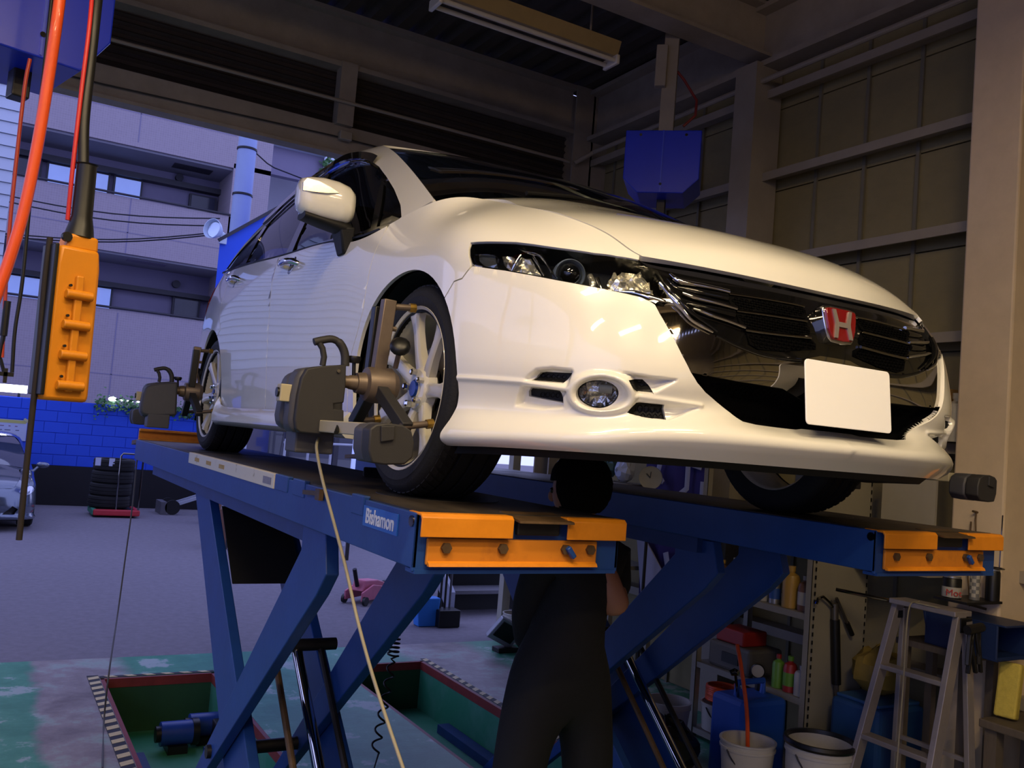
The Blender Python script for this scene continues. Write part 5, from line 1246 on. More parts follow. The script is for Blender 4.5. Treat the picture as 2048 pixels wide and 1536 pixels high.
def hand(o, sx, name):
    pts = [o]; ed = []; rd = [.026]
    pts.append(o+np.array([0,.01,.05])); ed.append((0,1)); rd.append((.034,.018))
    for k,(dx,L) in enumerate(((-.028,.062),(-.010,.072),(.010,.068),(.028,.052))):
        b0 = len(pts); pts += [o+np.array([dx,.012,.075]), o+np.array([dx*1.1,.008,.075+L*.55]), o+np.array([dx*1.1,.028,.075+L*.95])]; ed += [(1,b0),(b0,b0+1),(b0+1,b0+2)]; rd += [.0095,.009,.0075]
    b0 = len(pts); pts += [o+np.array([sx*.042,.0,.035]), o+np.array([sx*.056,.006,.075])]; ed += [(0,b0),(b0,b0+1)]; rd += [.011,.009]
    return skinned(name, [tuple(p) for p in pts], ed, rd, 0, skin, per)
hand(hd0, -1, 'hand'); hand(np.array([-.04,.22,.88]), 1, 'hand')
skinned('forearm', [(-.07,.19,1.01),(-.05,.21,.96),(-.04,.22,.91)], [(0,1),(1,2)], [.046,.040,.028], 0, skin, per)
# head turned to the left and away
hc = Vector((-.005,.035,1.60)); hb = MB(); hb.sphere((0,0,0),.098,28,20,(.80,.95,1.18))
hb.v = [((x*(1-.18*max(0,-z/.1))),y+(.010 if y < 0 and z < 0 else 0)*0,z) for x,y,z in hb.v]
head = hb.build('head', skin, per, smooth=180); head.location = hc
for nm,fn,m_ in (('nose',lambda b: b.sphere((0,-.098,-.012),.014,10,8,(.8,1.1,1.5)),skin),('mouth',lambda b: b.sphere((0,-.088,-.055),.018,10,6,(1.2,.5,.35)),mat('lips','#7a4438',.5,vary=.1)),
    ('ear',lambda b: b.sphere((.080,0,-.005),.026,10,8,(.4,.7,1.15)),skin),('ear',lambda b: b.sphere((-.080,0,-.005),.026,10,8,(.4,.7,1.15)),skin),
    ('eye',lambda b: b.sphere((.030,-.084,.012),.011,10,8),mat('eye_dark','#15100e',.2,vary=.1)),('eye',lambda b: b.sphere((-.030,-.084,.012),.011,10,8),mat('eye_dark','#15100e',.2))):
    b = MB(); fn(b); b.build(nm, m_, head, smooth=180)
b = MB(); b.sphere((0,.018,.030),.118,30,20,(.88,1.0,1.08)); rg = random.Random(5)
b.v = [(x*(1+rg.uniform(-.02,.03)),y*(1+rg.uniform(-.02,.03)),z*(1+rg.uniform(-.02,.03))) for x,y,z in b.v]
b.f = [f for f in b.f if not (sum(b.v[i][1] for i in f)/4 < -.045 and sum(b.v[i][2] for i in f)/4 < .055) and sum(b.v[i][2] for i in f)/4 > -.075]
b.build('hair', hair, head, smooth=60)
head.rotation_euler = (.1,.05,math.radians(-142))
# ------------------------------------------------------------------ yard, blue wall, buildings
asph = mat('asphalt','#6e6a72',.85,vary=.18,scale=14,bump=.25,bscale=120)
b = MB(); b.b2((-40,YE,-.15),(40,60,-.002)); b.b2((-40,-12,-.15),(X0-.06,YE,-.002)); struct(b.build('ground', asph, smooth=0),'grey asphalt yard outside the workshop')
bw = mat('wall_blue','#1f4fd0',.6,vary=.06,scale=2); bwd = mat('wall_dark_base','#17161a',.7,vary=.2,scale=4)
YW = 15.5
w = bpy.data.objects.new('wall_yard', None); COL.objects.link(w); struct(w,'bright blue block wall with black base across the yard')
b = MB(); b.b2((-9,YW+.01,0),(1.9,YW+.25,1.86)); b.build('wall_core', bw, w, smooth=0)
b = MB(); b.b2((-9,YW-.02,0),(1.9,YW+.02,.70)); b.build('wall_base', bwd, w, smooth=0)
bk = MB(); bk.b2((.004,-.0,.004),(.386,.014,.186)); k0 = bk.build('block', bw, w, smooth=0, bevel=.004); first = True
for j,z in enumerate(np.arange(.70,1.80,.193)):
    for i in range(11):
        x = -2.4+i*.39+(.195 if j%2 else 0)
        o = k0 if first else k0.copy()
        if not first: COL.objects.link(o); o.parent = w
        first = False; o.location = (x,YW-.004,z)
# ivy along the top of the wall
ivm = mat('ivy_leaf','#3f6a3a',.6,vary=.3,scale=20)
iv = MB(); rg = random.Random(11)
for k in range(900):
    c = Vector((rg.uniform(-.25,1.7),YW+rg.uniform(-.10,.1),1.84+rg.gauss(.02,.07)-max(0,rg.gauss(-.05,.08)))); d = Vector((rg.uniform(-1,1),rg.uniform(-1,-.1),rg.uniform(-.3,1))).normalized(); a,e = frame_from(d); s_ = rg.uniform(.02,.045)
    iv.add([c-a*s_,c+e*s_*.6,c+a*s_,c-e*s_*.9],[(0,1,2,3)])
tag(iv.build('ivy', ivm, smooth=0, fix=False),'green ivy spilling along the top of the blue wall','ivy',kind='stuff')
lampm = mat('lamp_white','#ffffff',.4,emit='#dfe4ff',estr=9.0)
b = MB(); b.tube([(-3.0,YW+.05,1.99),(-2.4,YW+.05,1.992),(-1.9,YW+.05,1.995),(-1.36,YW+.05,2.0)],.07,14); tag(b.build('strip_lamp', lampm),'long glowing white strip lamp on top of the blue wall','lamp')
b = MB(); b.b2((-3.0,YW+.03,1.86),(-2.96,YW+.07,1.95)); b.b2((-1.5,YW+.03,1.86),(-1.46,YW+.07,1.95)); so = b.build('lamp_bracket', bwd, bpy.data.objects['strip_lamp'])
lo = MB(); lo.sphere((0,0,0),.075,14,10,(1,1,.55)); l0 = lo.build('globe_lamp', lampm)
for i,(x,s_) in enumerate(((.03,1),(.17,.4),(.29,.25),(.36,.3),(.47,.35))):
    o = l0 if i == 0 else l0.copy()
    if i: COL.objects.link(o)
    o.location = (x,YW-.02,1.965 if i == 0 else 1.955); o.scale = (s_,s_,s_)
    tag(o, 'bright round lamp glowing among the ivy on the blue wall' if i == 0 else 'tiny fairy light glowing among the ivy', 'lamp', 'lights in the ivy')
# paper notice taped on the wall
b = MB(); b.b2((-2.1,YW-.03,1.10),(-1.30,YW-.024,1.46)); nt_ = tag(b.build('notice', mat('paper_white','#aeb6cf',.8,vary=.04), smooth=0),'white paper notice with a yellow heading taped to the blue wall','notice')
b = MB(); b.b2((-2.1,YW-.032,1.40),(-1.32,YW-.030,1.455)); b.build('heading', mat('paper_yellow','#b3b06a',.8,vary=.05), nt_, smooth=0)
for z in (1.34,1.27,1.20,1.14):
    b = MB(); rg2 = random.Random(int(z*100)); x = -2.05
    while x < -1.45:
        L_ = rg2.uniform(.03,.12); b.b2((x,YW-.032,z),(x+L_,YW-.030,z+.014)); x += L_+rg2.uniform(.02,.08)
    o = b.build('printed_line', mat('print_red','#7a5a74',.8) if z == 1.34 else mat('print_ink','#5a5f78',.8), nt_, smooth=0); o['kind'] = 'stuff'
for x in (-1.32,-1.98):
    b = MB(); b.box((x,YW-.035,1.46),(.09,.004,.05),(0,.5,0)); b.build('tape', mat('tape','#b0ae86',.7,vary=.1), nt_, smooth=0)
# stack of tyres on a red trolley
tb = MB(); tb.lathe([(.20,-.095),(.30,-.10),(.325,-.08),(.33,-.04),(.322,-.035),(.322,-.025),(.33,-.02),(.33,.02),(.322,.025),(.322,.035),(.33,.04),(.325,.08),(.30,.10),(.20,.095)],(0,0,0),(0,0,1),32,closed=True)
t0 = tb.build('tyre', rubber, smooth=40)
for i in range(4):
    o = t0 if i == 0 else t0.copy()
    if i: COL.objects.link(o)
    o.location = (-.01+.01*i,14.15,.235+i*.205); tag(o,['black tyre at the bottom of the stack on the red trolley','black tyre second from the bottom of the trolley stack','black tyre third from the bottom of the trolley stack','black tyre on top of the trolley stack with white stickers'][i],'tyre','tyres stacked on the red trolley')
for x,c in ((-.27,0),(-.06,1)):
    b = MB(); b.box((x,14.15-.318+.02*abs(x),.90),(.085,.012,.13)); o = b.build('sticker', mat('sticker_white','#b7bfd6',.6,vary=.05), None, smooth=0); o.parent = bpy.data.objects['tyre.003']; o.location = (-.02,-14.15,-.85)
red_p = mat('trolley_red','#b22a34',.5,vary=.1,scale=9)
t = empty('tyre_trolley','red tyre trolley with chrome hoop handle and green corner','trolley',(0,14.1,0))
for (x0_,x1_,y0_,y1_,m_,nm) in ((-.28,.42,-.42,-.33,red_p,'front_bumper'),(-.30,-.22,-.4,.3,mat('trolley_green','#2f7a5f',.5,vary=.1),'side_bumper'),(.36,.44,-.4,.3,red_p,'side_bumper')):
    b = MB(); b.b2((x0_,y0_,.03),(x1_,y1_,.13)); b.build(nm, m_, t, smooth=0, bevel=.02)
b = MB(); b.b2((-.25,-.35,.08),(.4,.3,.11)); b.build('platform', steel_d, t, smooth=0)
b = MB(); b.tube([(.06,-.37,.10),(.06,-.37,1.02),(.09,-.37,1.06),(.38,-.37,1.06),(.41,-.37,1.02),(.41,-.37,.10)],.016,10); b.build('hoop_handle', dkchrome, t)
for x in (-.2,.34):
    for y in (-.3,.25):
        b = MB(); b.cyl((x-.015,y,.035),(x+.015,y,.035),.035,seg=14); b.build('castor', blk, t)
# silver sports car at the edge of the yard
silver = mat('silver_paint','#5d6778',.22,metal=.6,coat=1,vary=.03)
sc_ = empty('sports_car','silver sports car parked in front of the blue wall','car',(-2.06,12.35,0)); sc_.scale = (.94,.94,.84)
def sub(nm,S,poly,m_,**k): return panel(nm,S,poly,m_,sc_,mirror=True,**k)
KS_ = KS
sarch_f = af; sarch_r = ar
whole = ([np.array([0.0,.02])]+[np.array([s,.02]) for s in np.linspace(.1,af[0][0]-.02,10)]+[p for p in af if p[1] > .03]+[np.array([s,.02]) for s in np.linspace(af[-1][0]+.03,ar[0][0]-.03,8)]+[p for p in ar if p[1] > .03]+[np.array([s,.02]) for s in np.linspace(ar[-1][0]+.03,SB.s1,6)]+[np.array([SB.s1,t_]) for t_ in np.linspace(.02,SB.t1,8)[1:]]+[np.array([s,SB.t1]) for s in np.linspace(SB.s1,0,40)[1:]]+[np.array([0.0,t_]) for t_ in np.linspace(SB.t1,.02,8)[1:-1]])
sh_hl = FZ(SB,[(-.36,.66),(-.40,.72),(-.50,.735),(-.62,.70),(-.70,.64),(-.66,.58),(-.52,.60)])
sh_fog = [SB.find(w=w_,z=z_) for w_,z_ in ((.46,.28),(.62,.28),(.66,.36),(.58,.42))]
sh_mouth = [SB.find(w=w_,z=z_) for w_,z_ in ((.0,.30),(.30,.30),(.36,.36),(.28,.44),(.0,.46))]
sub('body_shell',SB,whole,silver,h=.06,edge=.03,inset=0,holes=[sh_hl,sh_fog])
sub('headlamp',SB,sh_hl,mat('far_headlamp','#b4bccb',.12,metal=.5,coat=1,vary=.15,scale=30),off=-.004,h=.03)
sub('fog_intake',SB,sh_fog,matte_black,off=-.03,h=.04,flange=0,inset=-.004)
sub('hood',SH,poly_dense([(.0,.003),(SH.s1,.003),(SH.s1,SH.t1),(.0,SH.t1)],.03),silver,h=.06,inset=0,flange=0)
v,f = trim(SW,[(0,0),(SW.s1,0),(SW.s1,SW.t1),(0,SW.t1)],h=.08,inset=0,flange=0)
b = MB(); b.add(v,f); b.add([(-p[0],p[1],p[2]) for p in v],[q[::-1] for q in f]); b.build('windscreen',mat('far_glass','#2a3348',.05,coat=1,vary=.1),sc_,smooth=180)
sub('roof',SG,roof_poly,silver,h=.07,inset=0,flange=0)
sub('side_window',SG,dlo,mat('far_glass','#2a3348',.05),off=-.004,h=.08,inset=0,flange=0)
for sx in (1,-1):
    b = MB(); b.sphere((sx*.99,.52,1.02),.085,16,10,(1.15,.7,.62)); mm = b.build('door_mirror',silver,sc_,smooth=180)
    b = MB(); b.tube([(sx*.93,.52,.99),(sx*.84,.50,.88)],[.018,.026],8); b.build('mirror_stalk',silver,mm)
for x in (-.79,.79):
    for y in (0,2.83):
        b = MB(); b.lathe([(.20,-.10),(.30,-.105),(.33,-.08),(.335,0),(.33,.08),(.30,.105),(.20,.10)],(x,y,.335),(1,0,0),28,closed=True); wz = b.build('tyre',rubber,sc_)
        b = MB(); b.lathe([(.0005,.07),(.06,.075),(.18,.06),(.205,.09),(.205,-.09)],(x,y,.335),(1 if x > 0 else -1,0,0),24); b.build('alloy_rim',silver,wz)
b = MB(); b.b2((-.7,-.62,.16),(.7,3.3,.30)); b.build('underbody',under_black,sc_)
# apartment building
YF = 21.0
tile = mat('facade_tile','#8d8088',.7,vary=.05,scale=1.2)
def tilefac():
    m = bpy.data.materials.new('facade_tiles'); m.use_nodes = True; nt = m.node_tree; N = nt.nodes; L = nt.links; bs = N['Principled BSDF']; bs.inputs['Roughness'].default_value = .6
    tc = N.new('ShaderNodeTexCoord'); mp = N.new('ShaderNodeMapping'); mp.inputs['Rotation'].default_value = (PI/2,0,0); L.new(tc.outputs['Object'],mp.inputs[0])
    br = N.new('ShaderNodeTexBrick'); br.inputs['Scale'].default_value = 9.0; br.inputs['Mortar Size'].default_value = .02; br.offset = 0.0; br.inputs['Row Height'].default_value = .5
    br.inputs['Color1'].default_value = (*rgb('#8f858e'),1); br.inputs['Color2'].default_value = (*rgb('#8a8089'),1); br.inputs['Mortar'].default_value = (*rgb('#9d949c'),1)
    L.new(mp.outputs[0],br.inputs['Vector']); L.new(br.outputs['Color'],bs.inputs['Base Color']); return m
tilem = tilefac(); recess = mat('recess_wall','#77728a',.7,vary=.05,scale=1.5); soffit = mat('soffit','#8a8a96',.7,vary=.05,scale=1.5)
fr = mat('window_frame_dark','#2b2a33',.5,vary=.1); glw = mat('far_window_sky_sheen','#9fb4ea',.15,vary=.15,scale=1.5,emit='#8ea6f0',estr=.35); gld = mat('far_window_dark','#2e3145',.1,vary=.3,scale=1)  # blue emission paints dusk sky reflected in the brighter panes
ap = empty('apartment_building','lavender tiled apartment block with two recessed balcony levels behind the blue wall','building',(0,YF,0))
def AB(lo,hi,nm,m_,**k):
    b = MB(); b.b2((lo[0],lo[1]-YF,lo[2]),(hi[0],hi[1]-YF,hi[2])); return b.build(nm,m_,ap,smooth=0,**k)
XL,XR = -9.0,3.85
AB((XL,YF,8.18),(XR,YF+.3,12.5),'upper_wall',tilem)
AB((XL,YF,5.55),(2.95,YF+.25,6.92),'balcony_parapet',tilem)
AB((XL,YF,.0),(2.95,YF+.25,4.17),'lower_wall',tilem)
AB((2.90,YF,0),(XR,YF+2.2,8.3),'pier_wall',tilem)
for z in (8.16,5.53): AB((XL,YF+.1,z-.03),(2.95,YF+1.8,z+.02),'balcony_soffit',soffit)
AB((XL,YF+1.6,5.5),(2.95,YF+1.8,8.2),'recess_wall',recess); AB((XL,YF+1.6,3.0),(2.95,YF+1.8,5.6),'recess_wall',recess)
AB((XL,YF+1.3,7.74),(2.95,YF+1.6,7.88),'window_header',fr); AB((XL,YF+1.3,4.86),(2.95,YF+1.6,4.98),'window_header',fr)
for z in (6.96,4.21):
    b = MB(); b.tube([(XL,-.02,z),(2.95,-.02,z)],.028,8); b.build('hand_rail',fr,ap)
for x in (.58,-2.6,-5.6):
    AB((x,YF-.004,8.3),(x+.03,YF+.01,12.5),'tile_joint',recess); AB((x-.02,YF-.004,5.56),(x+.01,YF+.01,6.9),'tile_joint',recess); AB((x-.04,YF-.004,.1),(x-.01,YF+.01,4.1),'tile_joint',recess)
for z in (9.0,6.05,2.6): AB((XL,YF-.004,z),(2.9,YF+.01,z+.02),'tile_joint',recess)
for (x0_,x1_,z0_,z1_,m_) in ((-2.05,-1.35,6.9,7.74,gld),(-1.25,.20,6.9,7.74,glw),(.28,.98,6.9,7.74,glw),(-2.0,-.6,4.0,4.86,glw),(-.5,.55,4.0,4.86,glw),(-3.6,-2.2,4.0,4.86,gld),(-4.2,-2.3,6.9,7.74,glw)):
    wn = AB((x0_,YF+1.50,z0_),(x1_,YF+1.60,z1_),'window',fr); b = MB(); b.b2((x0_+.05,1.48,z0_+.04),(x1_-.05,1.505,z1_-.04)); b.build('pane',m_,wn,smooth=0)
for (x0_,z0_,z1_) in ((2.15,6.9,7.66),(2.0,4.0,4.86)):
    wn = AB((x0_,YF+1.46,z0_),(x0_+.7,YF+1.60,z1_),'window',fr); b = MB(); b.b2((x0_+.05,1.44,z0_+.04),(x0_+.65,1.465,z1_-.04)); b.build('pane',gld,wn,smooth=0)
for x,z in ((1.85,8.02),(2.05,5.20)):
    b = MB(); b.cyl((x,1.45,z),(x,1.62,z),.10,seg=16); b.build('vent_cap',fr,ap)
AB((1.55,YF+.5,8.12),(2.5,YF+1.0,8.135),'soffit_vent',fr); AB((.7,YF+.4,5.49),(1.6,YF+.8,5.505),'soffit_vent',recess)
# neighbour with white siding on the left (also seen in the car's side), and the block beyond the pier
sid = mat('white_siding','#b9c2d2',.5,vary=.04,scale=3)
def siding(name,label,x0_,x1_,y,z0_,z1_,face='y',pitch=.16):
    r_ = empty(name,label,'building',((x0_+x1_)/2,y,z0_))
    b = MB()
    bd_ = MB()
    L_ = (x1_-x0_)
    bd_.prism([(-.03,0),(.0,0),(.0,pitch*.97),(-.012,pitch*.97)],'x',-L_/2,L_/2); s0_ = bd_.build('siding_board',sid,r_,smooth=0)
    n_ = int((z1_-z0_)/pitch)
    for i in range(n_):
        o = s0_ if i == 0 else s0_.copy()
        if i: COL.objects.link(o); o.parent = r_
        o.location = (0,0,i*pitch)
    b.b2((-L_/2,.0,0),(L_/2,.4,z1_-z0_)); b.build('wall_core',recess,r_,smooth=0)
    return r_
siding('siding_house','white clapboard wall standing left of the apartment block above the parked car',-6.0,-1.98,9.3,2.3,6.5,pitch=.14)
for o in [q for q in bpy.data.objects if q.name.startswith('siding_house')]: pass
b = MB(); b.b2((-4.8,9.32,0),(-4.6,9.6,2.3)); b.b2((-5.9,9.32,0),(-5.7,9.6,2.3)); o = b.build('house_post',fr,bpy.data.objects['siding_house']); o.location = (3.99,-9.3,-2.3)
s2 = siding('siding_house','white clapboard house across the lane on the open left side of the workshop',-6,6,-11.0,.2,5.5,pitch=.22)
s2.location = (-11.5,2.5,.2); s2.rotation_euler = (0,0,PI/2)
fb2 = empty('far_block','pale far block with a balcony and white louvres beyond the pier','building',(6,24.5,0))
def FB(lo,hi,nm,m_):
    b = MB(); b.b2((lo[0]-6,lo[1]-24.5,lo[2]),(hi[0]-6,hi[1]-24.5,hi[2])); return b.build(nm,m_,fb2,smooth=0)
FB((4.2,24.5,9.2),(6.3,24.8,10.05),'parapet',recess); FB((4.2,24.3,10.05),(6.3,24.9,10.2),'coping',sid); FB((4.2,25.6,0),(6.3,25.8,10),'back_wall',soffit); FB((4.2,24.5,0),(6.1,24.8,7.2),'lower_parapet',sid)
for i in range(8): FB((4.2,24.46,5.4+i*.22),(6.1,24.5,5.4+i*.22+.19),'louvre',sid)
wn = FB((4.6,25.5,7.2),(5.2,25.62,8.3),'window',sid); wn2 = FB((5.35,25.5,7.2),(6.1,25.62,8.3),'window',fr)
b = MB(); b.b2((-.55,.97,7.3),(.0,1.0,8.15)); b.build('pane',glw,wn2,smooth=0)
b = MB(); b.tube([(-1.9,-.05,7.28),(.2,-.05,7.28)],.03,8); b.build('hand_rail',fr,fb2)
tw = empty('white_tower','pale white panelled building standing furthest behind the parked car roofline','building',(8.5,26.5,0))
b = MB(); b.b2((-2.0,0,0),(3.5,2,13)); b.build('tower_wall',sid,tw,smooth=0)
for i in range(5):
    b = MB(); b.b2((-1.6+i*.9,-.01,0),(-1.58+i*.9,.005,13)); b.build('panel_joint',recess,tw,smooth=0)
vn = MB(); rg = random.Random(4)
for k in range(260):
    c = Vector((6.42+rg.gauss(0,.11),24.35+rg.uniform(-.1,.1),7.0+rg.random()*3.2)); d = Vector((rg.uniform(-1,1),-1,rg.uniform(-.5,1))).normalized(); a,e = frame_from(d); s_ = rg.uniform(.05,.10); vn.add([c-a*s_,c+e*s_*.6,c+a*s_,c-e*s_],[(0,1,2,3)])
tag(vn.build('climbing_vine', ivm, smooth=0, fix=False),'dark climbing vine hanging at the edge of the far block','vine',kind='stuff')
# blue lean-to wall with floodlight and utility pole
pole_m = mat('pole_paint','#8f9fc0',.6,vary=.05,scale=3)
PY = 13.2
p0_ = at(500,290,y=PY); p1_ = at(474,452,y=PY)
b = MB(); px_ = (p0_[0]+p1_[0])/2
b.cyl((px_,PY,0),(px_,PY,9.5),.17,.15,seg=20); po = tag(b.build('utility_pole',pole_m),'pale blue utility pole rising beyond the car rear window','pole')
for z in (3.6,4.6,5.6,6.4,7.0):
    b = MB(); b.lathe([(.165,0),(.172,.005),(.172,.035),(.165,.04)],(px_,PY,z),(0,0,1),20); b.build('pole_band',steel_d,po)
b = MB(); b.tube([(px_+.15,PY,6.4),(px_+.35,PY-.05,6.25),(px_+.48,PY-.05,6.2),(px_+1.2,PY,6.1)],.012,6); b.build('bracket',steel_d,po)
q0 = at(440,482,y=11.5); q1 = at(515,440,y=11.5); q2 = at(436,575,y=11.5)
bl = MB(); sl_ = (q1[2]-q0[2])/(q1[0]-q0[0])
lp_ = [(q0[0],2.3),(q0[0],q0[2]),(q0[0]+2.2,q0[2]+sl_*2.2),(q0[0]+2.2,2.3)]
bl.add([(x,11.5,z) for x,z in lp_]+[(x+.28,12.7,z) for x,z in lp_],[(0,1,2,3),(7,6,5,4),(0,4,5,1),(1,5,6,2),(2,6,7,3),(3,7,4,0)])
lt = tag(bl.build('lean_to',bw,smooth=0),'blue lean-to shed with sloping roof directly behind the car','shed')
for xp in (1.3,2.1):
    b = MB(); b.b2((q0[0]+xp,11.52,0),(q0[0]+xp+.08,11.60,2.3)); b.build('shed_post',fr,lt,smooth=0)
b = MB(); b.bar((q0[0]-.03,11.46,q0[2]),(q0[0]+2.2,11.46,q0[2]+sl_*2.2+.0),.05,.05); b.build('roof_edge',fr,lt)
fl_ = empty('floodlight','pale round floodlight on the roof corner of the blue lean-to','floodlight',(0,0,0)); fc = at(432,461,y=11.4); fl_.location = tuple(fc)
fm = mat('floodlight_shell','#b8c6da',.35,vary=.05); ax_ = Vector((-.75,-.6,.1)).normalized()
b = MB(); b.lathe([(.15,.10),(.145,.10),(.12,.02),(.07,-.06),(.04,-.10),(.045,-.105),(.08,-.06),(.13,.02),(.155,.10)],(0,0,0),ax_,28,closed=True); b.build('reflector_shade',fm,fl_,smooth=50)
b = MB(); b.lathe([(.0005,.03),(.10,.035),(.118,.04)],(0,0,0),ax_,24); b.build('glass',mat('flood_glass','#cfe0f4',.1,vary=.05,metal=.3),fl_)
b = MB(); b.tube([tuple(ax_*-.08),tuple(ax_*-.08+Vector((.08,.05,-.03))),(.16,.08,-.14)],[.04,.045,.03],12); b.box((.13,.08,-.10),(.10,.08,.14)); b.build('bracket',fm,fl_)
# overhead wires
wm = mat('wire_black','#17171c',.6,vary=.1)
for i,(za,zb_,lb) in enumerate(((398,437,'upper'),(410,452,'second'),(476,464,'third'),(482,468,'lowest'))):
    A_ = at(0,za-10,y=14.5); Bq = at(440,zb_,y=13.2); ps = [A_+(Bq-A_)*t_+np.array([0,0,-.12*math.sin(PI*t_)]) for t_ in np.linspace(-.6,1,14)]
    b = MB(); b.tube([tuple(p) for p in ps],.012,5); tag(b.build('overhead_wire',wm),'%s thin black overhead wire strung across the apartment block'%lb,'wire','overhead wires')
# things outside the right of the opening
st_ = empty('stairs','grey metal stairs with black risers outside the rear opening','stairs',(2.62,5.9,0)); tread_m = mat('stair_tread','#55545a',.6,vary=.15,scale=9); riser = mat('stair_riser','#0d0d0f',.7,vary=.2)
for i in range(6):
    b = MB(); b.b2((-.42,-.32+.27*i,.21+.2*i),(.60,-.02+.27*i,.245+.2*i)); b.build('tread',tread_m,st_,smooth=0)
    b = MB(); b.b2((-.42,-.05+.27*i,.0+.2*i),(.60,-.03+.27*i,.21+.2*i)); b.build('riser',riser,st_,smooth=0)
for x in (-.46,.62):
    b = MB(); b.prism([(-.42,0),(1.4,1.35),(1.4,1.55),(-.42,.25)],'x',x,x+.04); b.build('stringer',mat('stringer_grey','#8e93a4',.6,vary=.1),st_,smooth=0)
sp_ = at(1003,1272,z=0)
b = MB(); b.b2((sp_[0]-.045,sp_[1]-.04,0),(sp_[0]+.005,sp_[1]+.04,3.96)); b.b2((sp_[0]+.01,sp_[1]-.03,0),(sp_[0]+.04,sp_[1]+.05,3.96)); tag(b.build('door_post',mat('post_white','#a9a698',.6,vary=.2,scale=6,col2='#5d574c',mixlo=.6,mixhi=.68),smooth=0),'weathered white steel post standing in the rear opening beside the stairs','post')
def pail(name,label,loc,r0,r1,h,m_,inside=None,hm=None,cat='bucket',group=None,rim=None):
    p = empty(name,label,cat,loc,0,group)
    b = MB(); b.lathe([(.0005,.003),(r0,.003),(r0*.4+r1*.6,h*.6),(r1*.99,h*.86),(r1*1.03,h*.865),(r1*1.03,h*.90),(r1,h*.905),(r1*1.01,h*.97),(r1*1.05,h*.975),(r1*1.05,h),(r1*.96,h),(r1*.94,h*.9),(r0*.94,.012),(.0005,.012)],(0,0,0),(0,0,1),32); b.build('pail_body',m_,p,smooth=40)
    if inside: b = MB(); b.lathe([(.0005,h*.55),(r1*.90,h*.55)],(0,0,0),(0,0,1),28); b.build('contents',inside,p)
    if rim: b = MB(); b.lathe([(r1*1.06,h*.96),(r1*1.09,h*.99),(r1*1.06,h*1.03),(r1*.97,h*1.03),(r1*.95,h*.98)],(0,0,0),(0,0,1),32); b.build('rim_ring',rim,p)
    hh = hm or steel_d
    b = MB(); b.tube([(r1*1.04*math.cos(a),-r1*.55*math.sin(a)-.0,h*.88-r1*.85*math.sin(a)) for a in np.linspace(0,PI,17)],.004,6); b.build('bail_handle',hh,p)
    return p
wpl = mat('pail_white','#b9b5ac',.45,vary=.08,scale=12)
bp2 = at(1030,1285,z=0); pail('bucket','white plastic bucket beside the weathered post at the rear opening',(bp2[0],bp2[1],0),.10,.125,.26,wpl)
gm_ = at(1008,1305,z=0)
wb = empty('work_lamp','silver framed floor lamp leaning near the white bucket','lamp',(gm_[0],gm_[1],0))
b = MB(); b.box((0,0,.17),(.26,.05,.22),(.5,.45,0)); wbx = b.build('lamp_frame',mat('silver_frame','#a4a7b0',.4,metal=.5,vary=.1),wb,smooth=0,bevel=.01)
b = MB(); b.box((-.004,-.030,.172),(.19,.02,.15),(.5,.45,0)); b.build('lamp_face',blk,wb,smooth=0)
b = MB(); b.box((.03,.03,.02),(.20,.12,.04)); b.build('lamp_foot',steel_d,wb,smooth=0,bevel=.005)
dp = at(868,1252,z=0)
d_ = empty('dustpan_set','blue dustpan with a black tray and long handled broom beside the stairs','dustpan',(dp[0],dp[1],0)); bl_p = mat('dustpan_blue','#2f7fd6',.45,vary=.06)
b = MB(); b.prism([(-.17,.0),(.02,.0),(.04,.26),(-.20,.26)],'y',-.02,.10); b.build('blue_scoop',bl_p,d_,smooth=0,bevel=.01)
b = MB(); b.b2((.0,-.10,.0),(.22,.08,.16)); b.build('black_tray',blk,d_,smooth=0,bevel=.01)
for x,m_,h_ in ((.06,steel_d,.95),(.11,blk,1.15),(.16,tread_m,1.1)):
    b = MB(); b.cyl((x,.03,.05),(x+.06,.16,h_),.012,seg=8); b.build('broom_handle',m_,d_)
jk = at(742,1200,z=.0)
j = empty('floor_jack','pink low profile floor jack on the asphalt','jack',(jk[0],jk[1],0),0.65); pink = mat('jack_pink','#c76b80',.45,vary=.12,scale=8)
for y in (-.11,.09):
    b = MB(); b.prism([(-.36,.04),(-.36,.13),(-.15,.19),(.20,.13),(.40,.09),(.40,.03)],'y',y,y+.02); b.build('side_plate',pink,j,smooth=0,bevel=.006)
b = MB(); b.prism([(-.30,.13),(-.26,.24),(.0,.22),(.30,.14),(.30,.11)],'y',-.07,.07); b.build('lift_arm',pink,j,smooth=0,bevel=.01)
b = MB(); b.cyl((.30,0,.14),(.30,0,.17),.05,seg=14); b.build('saddle',steel_d,j)
for x,r_ in ((-.33,.045),(.36,.04)):
    for y in (-.13,.12):
        b = MB(); b.cyl((x,y-.015,r_),(x,y+.015,r_),r_,seg=16); b.build('wheel',blk,j)
b = MB(); b.cyl((-.30,0,.18),(-.38,0,.36),.022,seg=10); b.build('handle_socket',steel_d,j)
